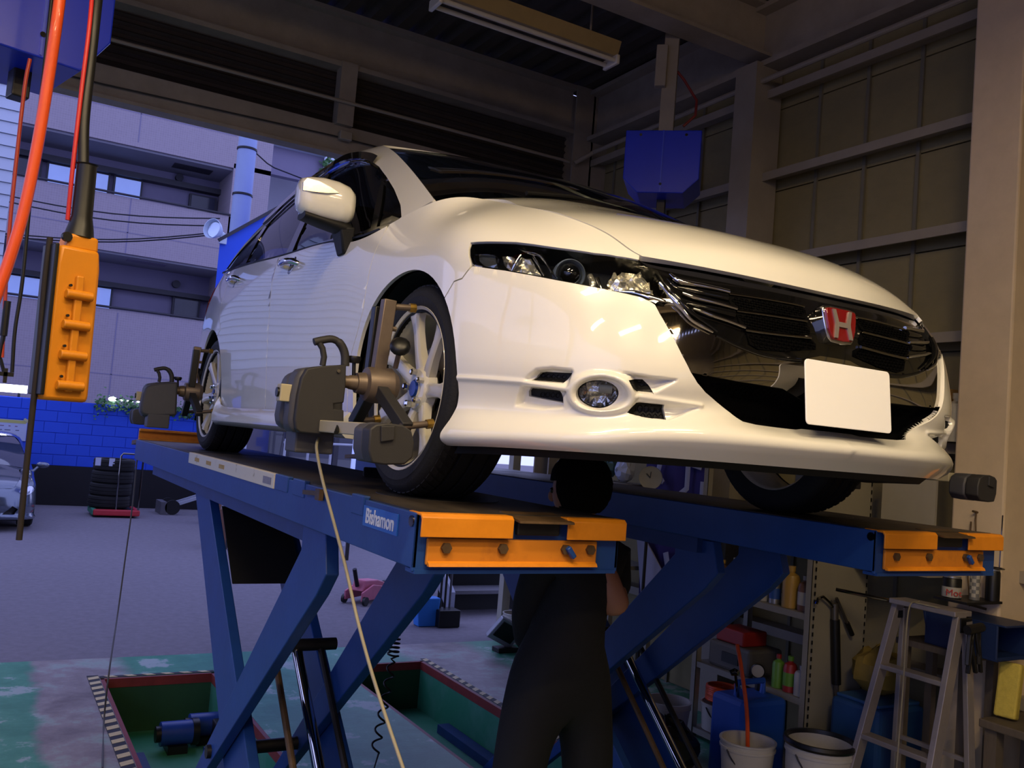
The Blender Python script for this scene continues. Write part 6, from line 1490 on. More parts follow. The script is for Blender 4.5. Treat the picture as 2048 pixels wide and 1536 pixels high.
# clutter glimpsed under the car: bicycle rack, van, sign
rk = empty('bicycle_rack','white tube rack standing by the dark van in the yard','rack',(2.75,10.6,0)); wt = mat('tube_white','#a7acb8',.5,vary=.06)
for x in (-.9,-.55,-.2,.15,.5,.85):
    b = MB(); b.cyl((x,0,0),(x+.02,0,1.55),.02,seg=8); b.build('upright',wt,rk)
for (xa,xb,za,zb_) in ((-.9,.95,1.5,1.55),(-.9,.95,.95,1.0),(-.75,.5,.6,1.35),(-.1,.9,.5,1.05)):
    b = MB(); b.cyl((xa,.02,za),(xb,.02,zb_),.018,seg=8); b.build('rail',wt,rk)
b = MB(); b.tube([(-.85,-.1,.7),(-.85,-.1,.95),(-.6,-.1,.95),(-.6,-.1,.7)],.015,8); b.build('teal_hoop',mat('hoop_teal','#3fa8b4',.5,vary=.05),rk)
vn_ = empty('van','dark grey van parked behind the white rack in the yard','van',(4.1,14.2,0)); vm_ = mat('van_grey','#43454f',.3,coat=.6,vary=.08)
b = MB(); b.prism([(-1.7,.3),(-1.7,1.75),(-1.45,1.9),(.9,1.9),(1.5,1.15),(2.0,1.0),(2.05,.3)],'y',-.8,.8); b.build('van_body',vm_,vn_,smooth=0,bevel=.06)
b = MB(); b.prism([(-1.5,1.2),(-1.45,1.7),(.75,1.7),(1.15,1.2)],'y',-.81,.81); b.build('van_glass',gld,vn_,smooth=0)
for x in (-1.1,1.35):
    for y in (-.75,.75):
        b = MB(); b.lathe([(.12,-.09),(.29,-.1),(.31,0),(.29,.1),(.12,.09)],(x,y,.31),(0,1,0),24,closed=True); b.build('wheel',rubber,vn_)
sg = empty('yard_sign','white lit sign board with a yellow tag and pink strip in the yard','sign',(2.95,9.2,0)); lit = mat('sign_white','#a9b8e8',.5,emit='#a9b8f8',estr=.5,vary=.03)
b = MB(); b.b2((-.55,0,.9),(.55,.05,1.75)); b.build('board',lit,sg,smooth=0)
for x in (-.5,.5):
    b = MB(); b.b2((x-.02,.0,0),(x+.02,.04,.9)); b.build('leg',steel_d,sg,smooth=0)
b = MB(); b.prism([(.08,1.15),(.26,1.18),(.34,1.60),(.18,1.62)],'y',-.02,-.004); yt = b.build('yellow_tag',mat('tag_yellow','#c3cc2e',.5,vary=.05),sg,smooth=0)
b = MB(); b.box((.19,-.025,1.36),(.10,.006,.03),(0,.3,0)); b.box((.23,-.025,1.42),(.03,.006,.14),(0,.3,0)); b.build('tag_mark',blk,yt,smooth=0)
b = MB(); b.prism([(.30,1.02),(.44,1.05),(.44,1.45),(.36,1.5)],'y',-.02,-.004); b.build('pink_strip',mat('strip_pink','#b8386a',.5,vary=.1),sg,smooth=0)
# yard dolly and boxes by the rear of the lift
dy = at(372,1030,z=0); dl = empty('hand_truck','old steel hand truck lying in the yard beyond the lift','trolley',(dy[0],dy[1],0))
for i in range(2):
    b = MB(); b.bar((-.35,.1+.3*i,.10),(.55,.0+.3*i,.45),.05,.05); b.build('side_rail',wt,dl)
b = MB(); b.b2((-.45,-.05,.0),(-.35,.5,.22)); b.build('toe_plate',tread_m,dl,smooth=0)
for y in (-.02,.46):
    b = MB(); b.cyl((-.25,y-.03,.13),(-.25,y+.03,.13),.13,seg=18); b.build('wheel',rubber,dl)
bx_ = at(635,1118,y=9.0); cx = empty('carton','white carton standing on a crate in the yard','box',(bx_[0],9.0,0))
b = MB(); b.b2((-.14,-.15,.0),(.14,.15,.24)); b.build('crate',tread_m,cx,smooth=0); b = MB(); b.b2((-.11,-.12,.24),(.11,.12,.56)); b.build('white_box',wt,cx,smooth=0,bevel=.006)
for i,(u,hh_,m_) in enumerate(((440,.9,mat('tool_brown','#6a4a3c',.6,vary=.1)),(468,.8,wt),(496,.7,blk),(526,.75,red_p),(556,.7,wt))):
    c_ = at(u,1050,y=10.2); b = MB(); b.b2((-.075,-.1,0),(.075,.1,hh_*.6)); b.cyl((-.05,0,hh_*.5),(-.0,.0,hh_),.03,seg=8)
    o = b.build('yard_tool',m_,smooth=0,loc=(c_[0],10.2+.05*i,0)); tag(o,['brown tool bin by the yard path','white tool bin beside the brown one','black tool bin beside the white one','red tool bin beside the black one','white tool bin at the end of the bin row'][i],'bin','tool bins in the yard')
# ------------------------------------------------------------------ hanging gear
box_b = mat('reel_box_blue','#1730c4',.3,coat=.15,vary=.05,scale=4)
def reel_box(label, c, s, post_top, yaw=0):
    r = empty('reel_box', label, 'hose reel', c, yaw, 'blue hose reel boxes hung from the roof')
    w,d,h = s; t = .5
    prof = [(-w/2,-h*.1),(-w/2,h),(w/2,h),(w/2,-h*.1),(w*.28,-h*.42),(-w*.28,-h*.42)]
    b = MB(); b.prism([(-w/2,0),(-w/2,h),(w/2,h),(w/2,0),(w*.30,-h*.30),(-w*.30,-h*.30)],'y',-d/2,d/2); b.build('reel_case', box_b, r, smooth=0, bevel=.006)
    for x in (-.3,.3):
        b = MB(); b.cyl((x*w,-d/2-.006,h*.9),(x*w,-d/2,h*.9),.010,seg=10); b.build('screw', chrome, r)
    b = MB(); b.cyl((0,-d/2-.006,-h*.12),(0,-d/2,-h*.12),.010,seg=10); b.build('screw', chrome, r)
    b = MB(); b.b2((-.004,-d/2-.004,-h*.28),(.004,-d/2,h)); b.build('panel_seam', mat('reel_seam','#3a4fd0',.3), r, smooth=0)
    b = MB(); b.b2((-.05,-.05,h),(.05,.05,post_top-c[2])); b.build('drop_post', cream, r, smooth=0)
    b = MB(); b.b2((-.03,-.03,-h*.30-.10),(.03,.05,-h*.28)); b.build('hose_guide', steel_d, r, smooth=0, bevel=.005)
    return r
c1 = at(1318,400,y=2.45); rb = reel_box('blue hose reel box on a cream drop post above the car bonnet',(c1[0]+.02,2.45,c1[2]+.10),(.52,.40,.34),5.1,-.75)
b = MB(); b.tube([(.12,-.05,.42),(.20,-.05,.50),(.20,-.02,.62),(.10,.0,.78),(.05,.0,.84)],.010,8); b.build('red_hose',mat('hose_red','#7a2c28',.5,vary=.1),rb)
b = MB(); b.box((-.06,-.07,.85),(.08,.06,.30)); b.build('switch_box',cream,rb,smooth=0,bevel=.006)
c2 = at(60,100,y=1.2); rb2 = reel_box('blue hose reel box hung over the orange pendant hose',(c2[0]-.02,1.2,c2[2]+.05),(.46,.42,.46),5.1,.25)
# orange hose, thin red hoses, black pull rope
hose_o = mat('hose_orange','#e0521e',.4,coat=.3,vary=.06)
def hang(name,label,pts,r_,m_,cat='hose'):
    q_ = [np.array(pts[0],float)]
    for p in pts[1:]:
        p = np.array(p,float); n_ = max(1,int(np.linalg.norm(p-q_[-1])/.22)); a_ = q_[-1]
        q_ += [a_+(p-a_)*(k+1)/n_ for k in range(n_)]
    pts = q_; b = MB(); b.tube([tuple(p) for p in catmull(pts,6)],r_,10); return tag(b.build(name,m_,smooth=80),label,cat)
top1 = at(128,-60,y=.1)
hang('air_hose','thick orange air hose hanging beside the yellow pendant',[np.array([top1[0],.35,4.95])]+[at(u,v,y=-.1) for u,v in ((118,10),(98,150),(75,290),(48,420),(15,530),(-25,640),(-60,760))]+[at(-60,900,y=-.2),at(-30,1000,y=-.3)],.0135,hose_o)
hang('air_hose','thin red hose hanging from the blue reel box over the parked sports car',[at(60,118,y=1.0),at(50,170,y=1.0),at(35,300,y=1.0),at(18,470,y=1.0),at(8,640,y=1.0),at(4,715,y=1.0)],.0065,mat('hose_thin_red','#b8402a',.4,vary=.05))
g = empty('air_gun','slim black air gun hanging on the thin red hose','air tool',tuple(at(8,660,y=1.0)))
b = MB(); b.cyl((0,0,.10),(.0,0,-.02),.012,seg=10); b.cyl((0,0,-.02),(-.004,0,-.10),.008,seg=8); b.build('nozzle',blk,g); b = MB(); b.box((.02,0,-.155),(.012,.012,.05)); b.box((.02,0,-.15),(.05,.012,.014)); b.build('cross_handle',blk,g)
b = MB(); b.cyl((-.012,0,-.09),(-.012,0,-.06),.007,seg=8); b.build('brass_tip',brass,g); b = MB(); b.cyl((.0,0,-.10),(.02,0,-.16),.006,seg=8); b.build('stem',blk,g)
hang('pull_rope','black rope hanging straight past the back of the pendant nearly to the floor',[np.array([at(70,200,y=.8)[0],.8,4.95]),at(62,380,y=.8),at(45,560,y=.8),at(30,660,y=.8),at(24,745,y=.8)],.006,hose_k,'rope')
# yellow pendant control
py_ = -.45
pend_y = mat('pendant_yellow','#c47a10',.45,vary=.06,scale=10,bump=.04,bscale=80)
pt_ = at(152,470,y=py_); pb_ = at(118,802,y=py_); pc_ = (pt_+pb_)/2
pn_ = empty('pendant_control','yellow crane pendant control hanging on a thick black cable','pendant control',tuple(pb_))
axz = Vector(tuple(pt_-pb_)); Lp = axz.length; axz.normalize()
rotm = look_rot(Vector((1,0,0)).cross(Vector((0,0,1))).cross(axz)*-1 if False else Vector((1,.18,0)), axz.cross(Vector((1,.18,0))))
zrot = Vector((0,0,1)).rotation_difference(axz).to_matrix().to_4x4() @ Matrix.Rotation(.32,4,'Z')
def PB(fn,nm,m_,**k):
    b = MB(); fn(b); b.xf(zrot); return b.build(nm,m_,pn_,**k)
PB(lambda b: b.prism([(-.045,0),(.045,0),(.047,.015),(.045,Lp-.07),(.040,Lp-.03),(-.040,Lp-.03),(-.045,Lp-.07),(-.047,.015)],'y',-.032,.034),'case',pend_y,smooth=25,bevel=.008)
PB(lambda b: b.prism([(-.028,Lp-.035),(.040,Lp-.035),(.038,Lp-.002),(-.020,Lp-.002)],'y',-.026,.026),'cap',pend_y,smooth=25,bevel=.006)
PB(lambda b: b.b2((-.006,-.042,.02),(.010,-.030,Lp-.09)),'rib',pend_y,smooth=0,bevel=.003)
PB(lambda b: b.b2((-.052,-.036,.01),(-.044,.030,Lp-.03)),'side_gasket',blk,smooth=0,bevel=.002)
for k in (.05,.30,.55,.80):
    zz = .02+(Lp-.10)*k
    PB(lambda b: b.cyl((-.024,-.040,zz),(.030,-.040,zz),.010,seg=14),'button_guard',pend_y,smooth=50,bevel=.002)
    PB(lambda b: b.cyl((-.016,-.036,zz+.018),(-.016,-.042,zz+.018),.003,seg=8),'screw',steel_d)
PB(lambda b: b.cyl((-.028,-.02,Lp-.012),(-.028,-.03,Lp-.012),.010,seg=12),'eyelet',blk)
PB(lambda b: b.tube([(.006,0,Lp-.005),(.008,0,Lp+.02),(.008,0,Lp+.04),(.008,0,Lp+.15),(.008,0,Lp+.153)],[.030,.025,.021,.020,.023],14),'cable_boot',blk,smooth=40)
ct = pt_+np.array(axz)*.15
hang('pendant_cable','thick black taped cable carrying the yellow pendant',[ct,at(168,240,y=py_+.02),at(180,130,y=py_+.05),at(192,20,y=py_+.08),np.array([at(200,-60,y=0)[0],.0,3.4]),np.array([at(200,-60,y=0)[0],.05,4.95])],[.0125]*31 if False else .0115,hose_k,'cable')
hang('red_cord','bright red strain cord running alongside the pendant cable',[at(135,440,y=py_),at(146,330,y=py_),at(163,180,y=py_+.02),at(180,40,y=py_+.05),np.array([at(190,-60,y=0)[0]-.02,.0,3.4]),np.array([at(190,-60,y=0)[0]-.02,.06,4.95])],.0045,mat('cord_red','#b0201e',.5,vary=.05),'cord')
hang('pendant_strap','dark woven strap hanging down from the side of the pendant',[at(100,475,y=py_-.02),at(90,560,y=py_-.02),at(78,700,y=py_-.02),at(64,830,y=py_-.02),at(50,960,y=py_-.02),at(38,1080,y=py_-.02)],.006,mat('strap_brown','#1d1716',.8,vary=.2,scale=60),'strap')
# ------------------------------------------------------------------ steel shelves along the right wall
shm = mat('shelf_steel','#8b867a',.55,vary=.08,scale=8,metal=.1)
sh_ = empty('shelf_unit','grey perforated steel shelf unit against the sheet wall behind the far runway','shelf',(2.33,1.45,0))
SX0,SX1,SY0,SY1 = 2.10,2.56,1.0,1.92
def SH_(lo,hi,nm,m_=shm,**k):
    b = MB(); b.b2((lo[0]-2.33,lo[1]-1.45,lo[2]),(hi[0]-2.33,hi[1]-1.45,hi[2])); return b.build(nm,m_,sh_,smooth=0,**k)
for z in (.06,.47,.94,1.42):
    SH_((SX0,SY0,z-.035),(SX1,SY1,z),'shelf')
for x in (SX0-.005,SX1-.035):
    for y in (SY0-.005,SY1-.035): SH_((x,y,0),(x+.04,y+.003,1.75),'upright'); SH_((x,y,0),(x+.003,y+.04,1.75),'upright')
SH_((SX0+.02,SY0-.012,.02),(SX1-.02,SY0-.004,1.75),'end_panel',mat('shelf_end','#8a8474',.6,vary=.06,scale=4))
hl_ = MB()
for z in np.arange(.06,1.72,.045):
    for x in (SX0+.012,SX1-.018): hl_.b2((x-2.33,SY0-.014-1.45,z),(x+.008-2.33,SY0-.0095-1.45,z+.022))
o = hl_.build('upright_holes',blk,sh_,smooth=0); o['kind'] = 'stuff'
SHZ = {0:.06,1:.47,2:.94,3:1.42}
def bottle(name,label,x,y,z,r_,h,m_,capm,cat='bottle',group='bottles and cans on the steel shelves',band=None):
    o = empty(name,label,cat,(x,y,z),0,group)
    b = MB(); b.lathe([(.0005,0),(r_,.002),(r_,h*.68),(r_*.85,h*.78),(r_*.35,h*.84),(r_*.35,h*.92)],(0,0,0),(0,0,1),20); b.build('bottle_body',m_,o,smooth=40)
    b = MB(); b.lathe([(r_*.42,h*.88),(r_*.42,h),(.0005,h)],(0,0,0),(0,0,1),16); b.build('cap',capm,o)
    if band: b = MB(); b.lathe([(r_*1.01,h*.18),(r_*1.01,h*.55)],(0,0,0),(0,0,1),20); b.build('label_band',band,o)
    return o
pl_y = mat('jug_amber','#a8843c',.4,vary=.1); pl_w = mat('bottle_white','#a8a49a',.45,vary=.05); pl_br = mat('bottle_brown','#6b4a38',.4,vary=.1); pl_r = mat('can_red','#8e2420',.4,vary=.08); pl_g = mat('can_green','#5c8a2c',.4,vary=.08); pl_s = mat('can_silver','#9a9a98',.3,metal=.7,vary=.05); pl_b = mat('can_blue','#2a4f9a',.4,vary=.08)
items = [(1.10,.045,.20,pl_br,pl_w,pl_w,'brown bottle with a white label and cap'),(1.21,.050,.24,pl_y,pl_y,None,'tall amber plastic bottle'),(1.33,.035,.17,pl_s,pl_s,pl_b,'silver spray can with a blue band'),(1.42,.035,.18,pl_w,pl_r,None,'white bottle with a red cap'),(1.54,.055,.26,pl_y,pl_w,pl_w,'amber jug with a white label'),(1.66,.05,.22,pl_w,pl_w,None,'plain white squeeze bottle'),(1.78,.04,.19,pl_br,pl_y,None,'brown bottle with an amber cap')]
for y,r_,h,m_,cm,bd,lb in items: bottle('bottle',lb+' on the middle steel shelf',2.17,y,.94,r_,h,m_,cm,band=bd)
for y,r_,h,m_,cm,bd,lb in [(1.08,.045,.17,pl_w,pl_s,None,'pale glass jar with a metal lid'),(1.17,.04,.20,pl_r,pl_g,pl_g,'red can with a green band'),(1.26,.036,.19,pl_g,pl_r,None,'green spray can with a red cap')]: bottle('bottle',lb+' on the lower steel shelf',2.16,y,.47,r_,h,m_,cm,band=bd)
b = MB(); b.b2((-.14,-.18,0),(.14,.18,.16)); cs = tag(b.build('tool_case',mat('case_grey','#5d5a54',.6,vary=.08),smooth=0,bevel=.02,loc=(2.27,1.64,.47)),'grey plastic tool case on the lower steel shelf','case')
b = MB(); b.b2((-.150,-.09,.05),(-.140,.05,.11)); b.build('case_label',blk,cs,smooth=0)
b = MB(); b.b2((-.1,-.12,0),(.1,.12,.09)); tag(b.build('parts_box',pl_r,smooth=0,bevel=.01,loc=(2.25,1.66,.632)),'red parts box lying on the grey tool case','box')
dg = empty('dial_gauge','round white dial gauge on the lower steel shelf','gauge',(2.12,1.38,.47)); b = MB(); b.lathe([(.0005,-.012),(.038,-.012),(.042,.006),(.038,.012)],(0,0,.065),(-.7,-.6,.1),24); b.build('bezel',blk,dg); b = MB(); b.lathe([(.0005,.008),(.036,.0085)],(0,0,.065),(-.7,-.6,.1),24); b.build('dial',pl_w,dg); b = MB(); b.b2((-.02,-.02,0),(.02,.02,.03)); b.build('foot',blk,dg,smooth=0)
# coiled orange hose, small tubs on the bottom shelf and the top shelf stock
b = MB()
ps = [(.10*math.cos(a)*(1+.02*math.sin(a*.37)),.10*math.sin(a),.012+.011*(a/(2*PI))) for a in np.linspace(0,2*PI*8,220)]
b.tube(ps,.010,6); tag(b.build('hose_coil',hose_o,smooth=80,loc=(2.24,1.78,.235)),'coil of orange air hose on a white tub under the steel shelf','hose')
pail('tub','white square-sided tub holding the orange hose coil',(2.24,1.78,.06),.12,.13,.17,wpl,cat='tub')
for i,(y,m_,lb) in enumerate(((1.1,mat('box_purple','#3b2670',.45,vary=.1),'wide purple tin'),(1.29,mat('box_purple','#3b2670',.45),'second purple tin'),(1.46,mat('box_purple','#3b2670',.45),'third purple tin'))):
    b = MB(); b.b2((-.13,-.085,0),(.13,.085,.075-.012*i)); o = tag(b.build('purple_tin',m_,smooth=0,bevel=.006,loc=(2.28,y,1.42)),lb+' on the top steel shelf','tin','purple tins on the top shelf')
    b = MB(); b.b2((-.131,-.06,.02),(-.1295,.06,.03)); b.b2((-.131,-.05,.04),(-.1295,.03,.048)); q = b.build('printed_stripe',mat('tin_stripe','#8a7ab8',.5,vary=.05),o,smooth=0)
b = MB(); b.box((0,0,.02),(.10,.06,.04)); tag(b.build('orange_block',mat('block_orange','#b84a24',.5,vary=.08),smooth=0,bevel=.006,loc=(2.2,1.62,1.42)),'small orange block beside the purple tins','block')
b = MB(); b.b2((-.004,-.10,0),(.012,.10,.16)); tag(b.build('white_card',pl_w,smooth=0,loc=(2.5,1.50,1.42)),'small white card leaning behind the purple tins','card')
# cardboard box, jug and white board by the column
b = MB(); b.b2((-.10,-.13,0),(.10,.13,.30)); cb_ = tag(b.build('cardboard_box',mat('cardboard','#a5804a',.8,vary=.08,scale=9),smooth=0,bevel=.004,loc=(2.62,.715,1.962)),'brown cardboard box standing on the girt beside the broad column','box')
b = MB(); b.b2((-.103,-.05,.28),(-.099,.05,.303)); b.build('tape',pl_y,cb_,smooth=0)
jg = bottle('jug','white plastic jug standing beside the cardboard box on the girt',2.60,.512,1.962,.055,.27,pl_w,pl_w,'jug','containers on the girt',None)
b = MB(); b.b2((-.008,-.17,0),(.008,.17,.62)); tag(b.build('white_board',mat('board_white','#9a9488',.6,vary=.05),smooth=0,loc=(2.52,.72,1.28)),'blank white board leaning under the cardboard box','board')
b = MB(); b.b2((2.40,.50,1.23),(2.64,.98,1.27)); tag(b.build('ledge_bracket',cream,smooth=0),'short cream ledge under the blank white board','ledge')
wi = MB(); wi.tube([(2.49,.30,1.60),(2.47,.29,1.56),(2.485,.28,1.30),(2.47,.30,1.12),(2.485,.33,1.30),(2.48,.32,1.55)],.004,6); wi.cyl((2.50,.30,1.60),(2.46,.30,1.605),.006,seg=8); tag(wi.build('wire_hook',rusty,smooth=60),'loop of rusty wire hanging from a nail on the broad column','wire')
# purple banner with white strokes and a white sheet
ban = empty('banner','purple cloth banner with white strokes hanging beyond the far runway','banner',(2.42,2.62,.62)); pur = mat('banner_purple','#2b2166',.8,vary=.08,scale=6); wcl = mat('banner_white','#9a9cb4',.8,vary=.05)
def cloth_grid(y0,y1,z0,z1,amp,n=14,mz=10,slope=0):
    v = []; f = []
    for i in range(n+1):
        for j in range(mz+1):
            y = y0+(y1-y0)*i/n; z = z0+(z1-z0)*j/mz; v.append((amp*math.sin(i*1.1+.3*j)*(1-.6*j/mz),y+slope*(1-j/mz)*.3,z))
    for i in range(n):
        for j in range(mz): f.append((i*(mz+1)+j,(i+1)*(mz+1)+j,(i+1)*(mz+1)+j+1,i*(mz+1)+j+1))
    return v,f
v,f = cloth_grid(-.42,.30,.08,1.20,.02); mesh_obj('cloth',v,f,pur,ban,180)
def stroke(pts,w_): 
    b = MB(); b.tube([(-.034,y,z) for y,z in pts],w_,8); b.v = [(-.032+(x+.034)*.15,y,z) for x,y,z in b.v]; return b.build('white_stroke',wcl,ban)
stroke([(-.22,.62),(-.22,.42),(-.19,.34),(-.12,.31),(-.05,.35),(-.02,.44)],.030)
stroke([(-.20,1.12),(-.20,.92),(-.12,.86)],.026); stroke([(-.34,1.08),(-.10,1.12)],.022); stroke([(.10,1.12),(.16,.92)],.026); stroke([(.14,1.02),(.06,.94)],.020); stroke([(-.36,.98),(-.36,.86)],.022)
b = MB(); b.add([(-.05,.33,.62),(-.05,.18,-.02),(-.06,-.06,.28),(-.05,.10,.42)]+[(-.045,.33,.62),(-.045,.18,-.02),(-.055,-.06,.28),(-.045,.10,.42)],[(0,1,2,3),(7,6,5,4),(0,4,5,1),(1,5,6,2),(2,6,7,3),(3,7,4,0)]); b.build('white_sheet',wcl,ban,smooth=0)
b = MB(); b.cyl((.0,-.45,1.22),(.0,.36,1.22),.012,seg=8); b.cyl((0,-.44,1.22),(.10,-.44,1.22),.008,seg=6); b.cyl((0,.35,1.22),(.10,.35,1.22),.008,seg=6); b.build('rail',steel_d,ban)
# shelf with bags and a clock beyond the mechanic
rs = empty('rear_shelf','steel shelf stacked with plastic bags beyond the mechanic','shelf',(2.42,3.50,0))
for z in (.9,1.52):
    b = MB(); b.b2((-.22,-.52,z-.03),(.20,.52,z)); b.build('shelf',shm,rs,smooth=0)
for x in (-.22,.16):
    for y in (-.52,.48):
        b = MB(); b.b2((x,y,0),(x+.04,y+.04,1.52)); b.build('upright',shm,rs,smooth=0)
bagm = [mat('bag_white','#a9b0c8',.5,vary=.12,scale=9),mat('bag_blue','#6a86c8',.5,vary=.15,scale=9),mat('bag_teal','#3a5a5e',.5,vary=.15,scale=9)]
for i,(x,y,m_,lb,sc) in enumerate(((-.05,.38,bagm[0],'crumpled white plastic bag',(1,1,.8)),(-.06,.10,bagm[1],'crumpled pale blue plastic bag',(1,1,.9)),(-.05,-.14,bagm[2],'crumpled dark teal plastic bag',(.8,.9,.7)),(-.04,-.36,bagm[0],'small white plastic bag',(.7,.8,.9)))):
    b = MB(); b.sphere((0,0,.10),.105,14,9,sc); rg = random.Random(i+3); b.v = [(x_*(1+rg.uniform(-.22,.22)),y_*(1+rg.uniform(-.22,.22)),max(.0,z_*(1+rg.uniform(-.2,.2)))) for x_,y_,z_ in b.v]
    tag(b.build('plastic_bag',m_,smooth=20,loc=(2.42+x,3.50+y,1.52)),lb+' on the shelf beyond the mechanic','bag','bags on the rear shelf')
ck = empty('clock','small round white clock on a stand beside the purple banner','clock',(2.30,2.72,1.50)); b = MB(); b.lathe([(.0005,.02),(.075,.02),(.085,.025),(.085,-.02),(.0005,-.02)],(0,0,.09),(-.7,-.7,0),28); b.build('clock_face',pl_w,ck); b = MB(); b.bar((-.02,-.02,.09),(-.045,-.005,.12),.006,.004); b.bar((-.02,-.02,.09),(-.018,-.022,.135),.005,.004); b.build('clock_hands',blk,ck); b = MB(); b.cyl((0,0,-1.5),(0,0,.02),.012,seg=8); b.cyl((0,0,-1.5),(0,0,-1.48),.12,seg=20); b.build('clock_stand',steel_d,ck)
# hanging grease gun and rods on the end panel
gg = empty('grease_gun','black grease gun with bent steel spout hanging on the shelf end panel','grease gun',(2.24,.96,.62))
b = MB(); b.cyl((.02,0,.30),(.06,0,-.06),.026,seg=16); b.build('barrel',blk,gg); b = MB(); b.cyl((.06,0,-.06),(.068,0,-.13),.014,seg=10); b.build('rod_end',steel,gg)
b = MB(); b.cyl((.018,0,.30),(.010,0,.39),.020,seg=12); b.build('head',steel,gg); b = MB(); b.tube([(.010,0,.36),(-.04,0,.40),(-.09,0,.43),(-.13,0,.42),(-.14,0,.39)],.008,8); b.build('spout',dkchrome,gg); b = MB(); b.cyl((.02,0,.42),(.15,0,.24),.009,seg=8); b.build('lever',steel,gg); b = MB(); b.cyl((.12,0,.28),(.17,0,.21),.014,seg=10); b.build('grip',blk,gg)
b = MB(); b.cyl((.01,.0,.385),(.01,.032,.40),.006,seg=6); b.build('hook',steel,gg)
# ladder
alu = mat('ladder_aluminium','#a29a98',.4,metal=.55,vary=.08,scale=20)
ld = empty('step_ladder','aluminium step ladder standing open in front of the shelves','ladder',(2.02,.26,0)); ld.rotation_euler = (0,0,-PI/2)
LX0,LX1,LT = -.165,.165,1.13
def LD(fn,nm,m_=alu,**k):
    b = MB(); fn(b); return b.build(nm,m_,ld,**k)
for s_,xt,xb in ((-1,LX0,LX0-.05),(1,LX1,LX1+.05)):
    LD(lambda b: b.bar((xb,-.26,0),(xt,.06,LT),.030,.062,up=(0,1,0)),'front_rail',smooth=0,bevel=.003)
    LD(lambda b: b.bar((xb,.16,0),(xt+.01,.10,LT-.03),.026,.05,up=(0,1,0)),'rear_rail',smooth=0,bevel=.003)
for k in (.13,.42,.717):
    y = -.26+.32*k; z = LT*k; xa = LX0-.05*(1-k); xb = LX1+.05*(1-k)
    LD(lambda b: b.b2((xa,y-.03,z-.012),(xb,y+.05,z+.012)),'step',smooth=0,bevel=.004)
LD(lambda b: b.b2((LX0-.015,.0,LT-.012),(LX1+.015,.13,LT+.014)),'top_step',smooth=0,bevel=.004)
LD(lambda b: b.bar((LX0-.03,.135,.45),(LX1+.03,.135,.45),.02,.02),'rear_brace',smooth=0)
for x in (LX0-.005,LX1+.005): LD(lambda b: b.box((x,.08,LT-.05),(.036,.09,.07)),'hinge_bracket',blk,smooth=0,bevel=.006)
LD(lambda b: b.b2((-.03,-.004,LT+.0145),(.08,.03,LT+.016)),'sticker',pl_w,smooth=0)
b = MB(); b.tube([tuple(p) for p in catmull([np.array([2.06,.30,LT+.02]),np.array([1.955,.28,LT-.02]),np.array([1.86,.22,.75]),np.array([1.76,.16,.35]),np.array([1.70,.12,.005])],6)],.0035,6); tag(b.build('thin_cord',cab_m),'thin pale cord hanging over the ladder top','cord')
gl_ = empty('clamp_pliers','black spring clamps hooked on the ladder hinge','clamp',(2.06,.06,LT-.06))
for dx,a in ((.0,.3),(.04,-.2),(.07,.15)):
    b = MB(); b.bar((dx,-.02,.02),(dx+a*.2,-.03,-.20),.020,.014); b.bar((dx+.015,-.02,.02),(dx-a*.12+.02,-.035,-.16),.018,.014); b.build('clamp_jaw',blk,gl_,bevel=.003)
b = MB(); b.cyl((-.02,-.03,.0),(.09,-.03,.01),.022,seg=10); b.build('spring',steel_d,gl_)
# bench with basins at the right edge
bn = empty('work_bench','cluttered low wooden bench beside the step ladder','bench',(2.44,-.42,0)); wood = mat('bench_wood','#5a5044',.7,vary=.2,scale=9,stretch=(1,6,1))
b = MB(); b.b2((-.20,-.55,.60),(.20,.50,.64)); b.build('bench_top',wood,bn,smooth=0,bevel=.006)
for x in (-.18,.12):
    for y in (-.50,.42): b = MB(); b.b2((x,y,0),(x+.06,y+.06,.60)); b.build('leg',wood,bn,smooth=0)
bs_ = empty('steel_basin','steel mixing basin with white rag on the wooden bench','basin',(2.42,-.22,.64)); b = MB(); b.lathe([(.0005,.004),(.09,.004),(.13,.10),(.137,.105),(.128,.105),(.085,.012),(.0005,.012)],(0,0,0),(0,0,1),32); b.build('bowl',steel,bs_,smooth=40); b = MB(); b.sphere((0,0,.055),.075,12,8,(1,1,.4)); b.build('rag',pl_w,bs_)
b = MB(); b.prism([(-.20,0),(.16,0),(.20,.17),(-.24,.17),(-.24,.16),(.18,.16),(.15,.012),(-.19,.012)],'y',-.13,.13); b.b2((-.20,-.13,0),(.18,-.118,.165)); b.b2((-.20,.118,0),(.18,.13,.165)); tag(b.build('blue_tub',mat('tub_blue','#17284f',.45,vary=.08),smooth=0,bevel=.008,loc=(2.36,.20,.926),rot=(0,0,PI/2)),'dark blue tub on the plank stand behind the ladder','tub')
b = MB(); b.b2((2.20,.12,.895),(2.49,.52,.925)); tag(b.build('plank_shelf',wood,smooth=0),'rough wooden plank stand behind the ladder holding the blue tub','shelf')
for x,y in ((2.22,.14),(2.22,.47),(2.44,.14),(2.44,.47)):
    b = MB(); b.b2((x,y,0),(x+.04,y+.04,.895)); o = b.build('shelf_leg',wood,bpy.data.objects['plank_shelf'],smooth=0)
yb_ = MB(); yb_.b2((-.028,-.05,0),(.028,.05,.26)); tag(yb_.build('sponge',mat('sponge_yellow','#c2ae4a',.8,vary=.15,scale=30,bump=.3,bscale=120),smooth=0,bevel=.01,loc=(2.36,.02,.648),rot=(0,.22,.2)),'tall yellow sponge block leaning on the wooden bench','sponge')
w2 = empty('paint_shelf','small wire shelf on the broad column holding tins and cans','shelf',(2.42,.22,1.16))
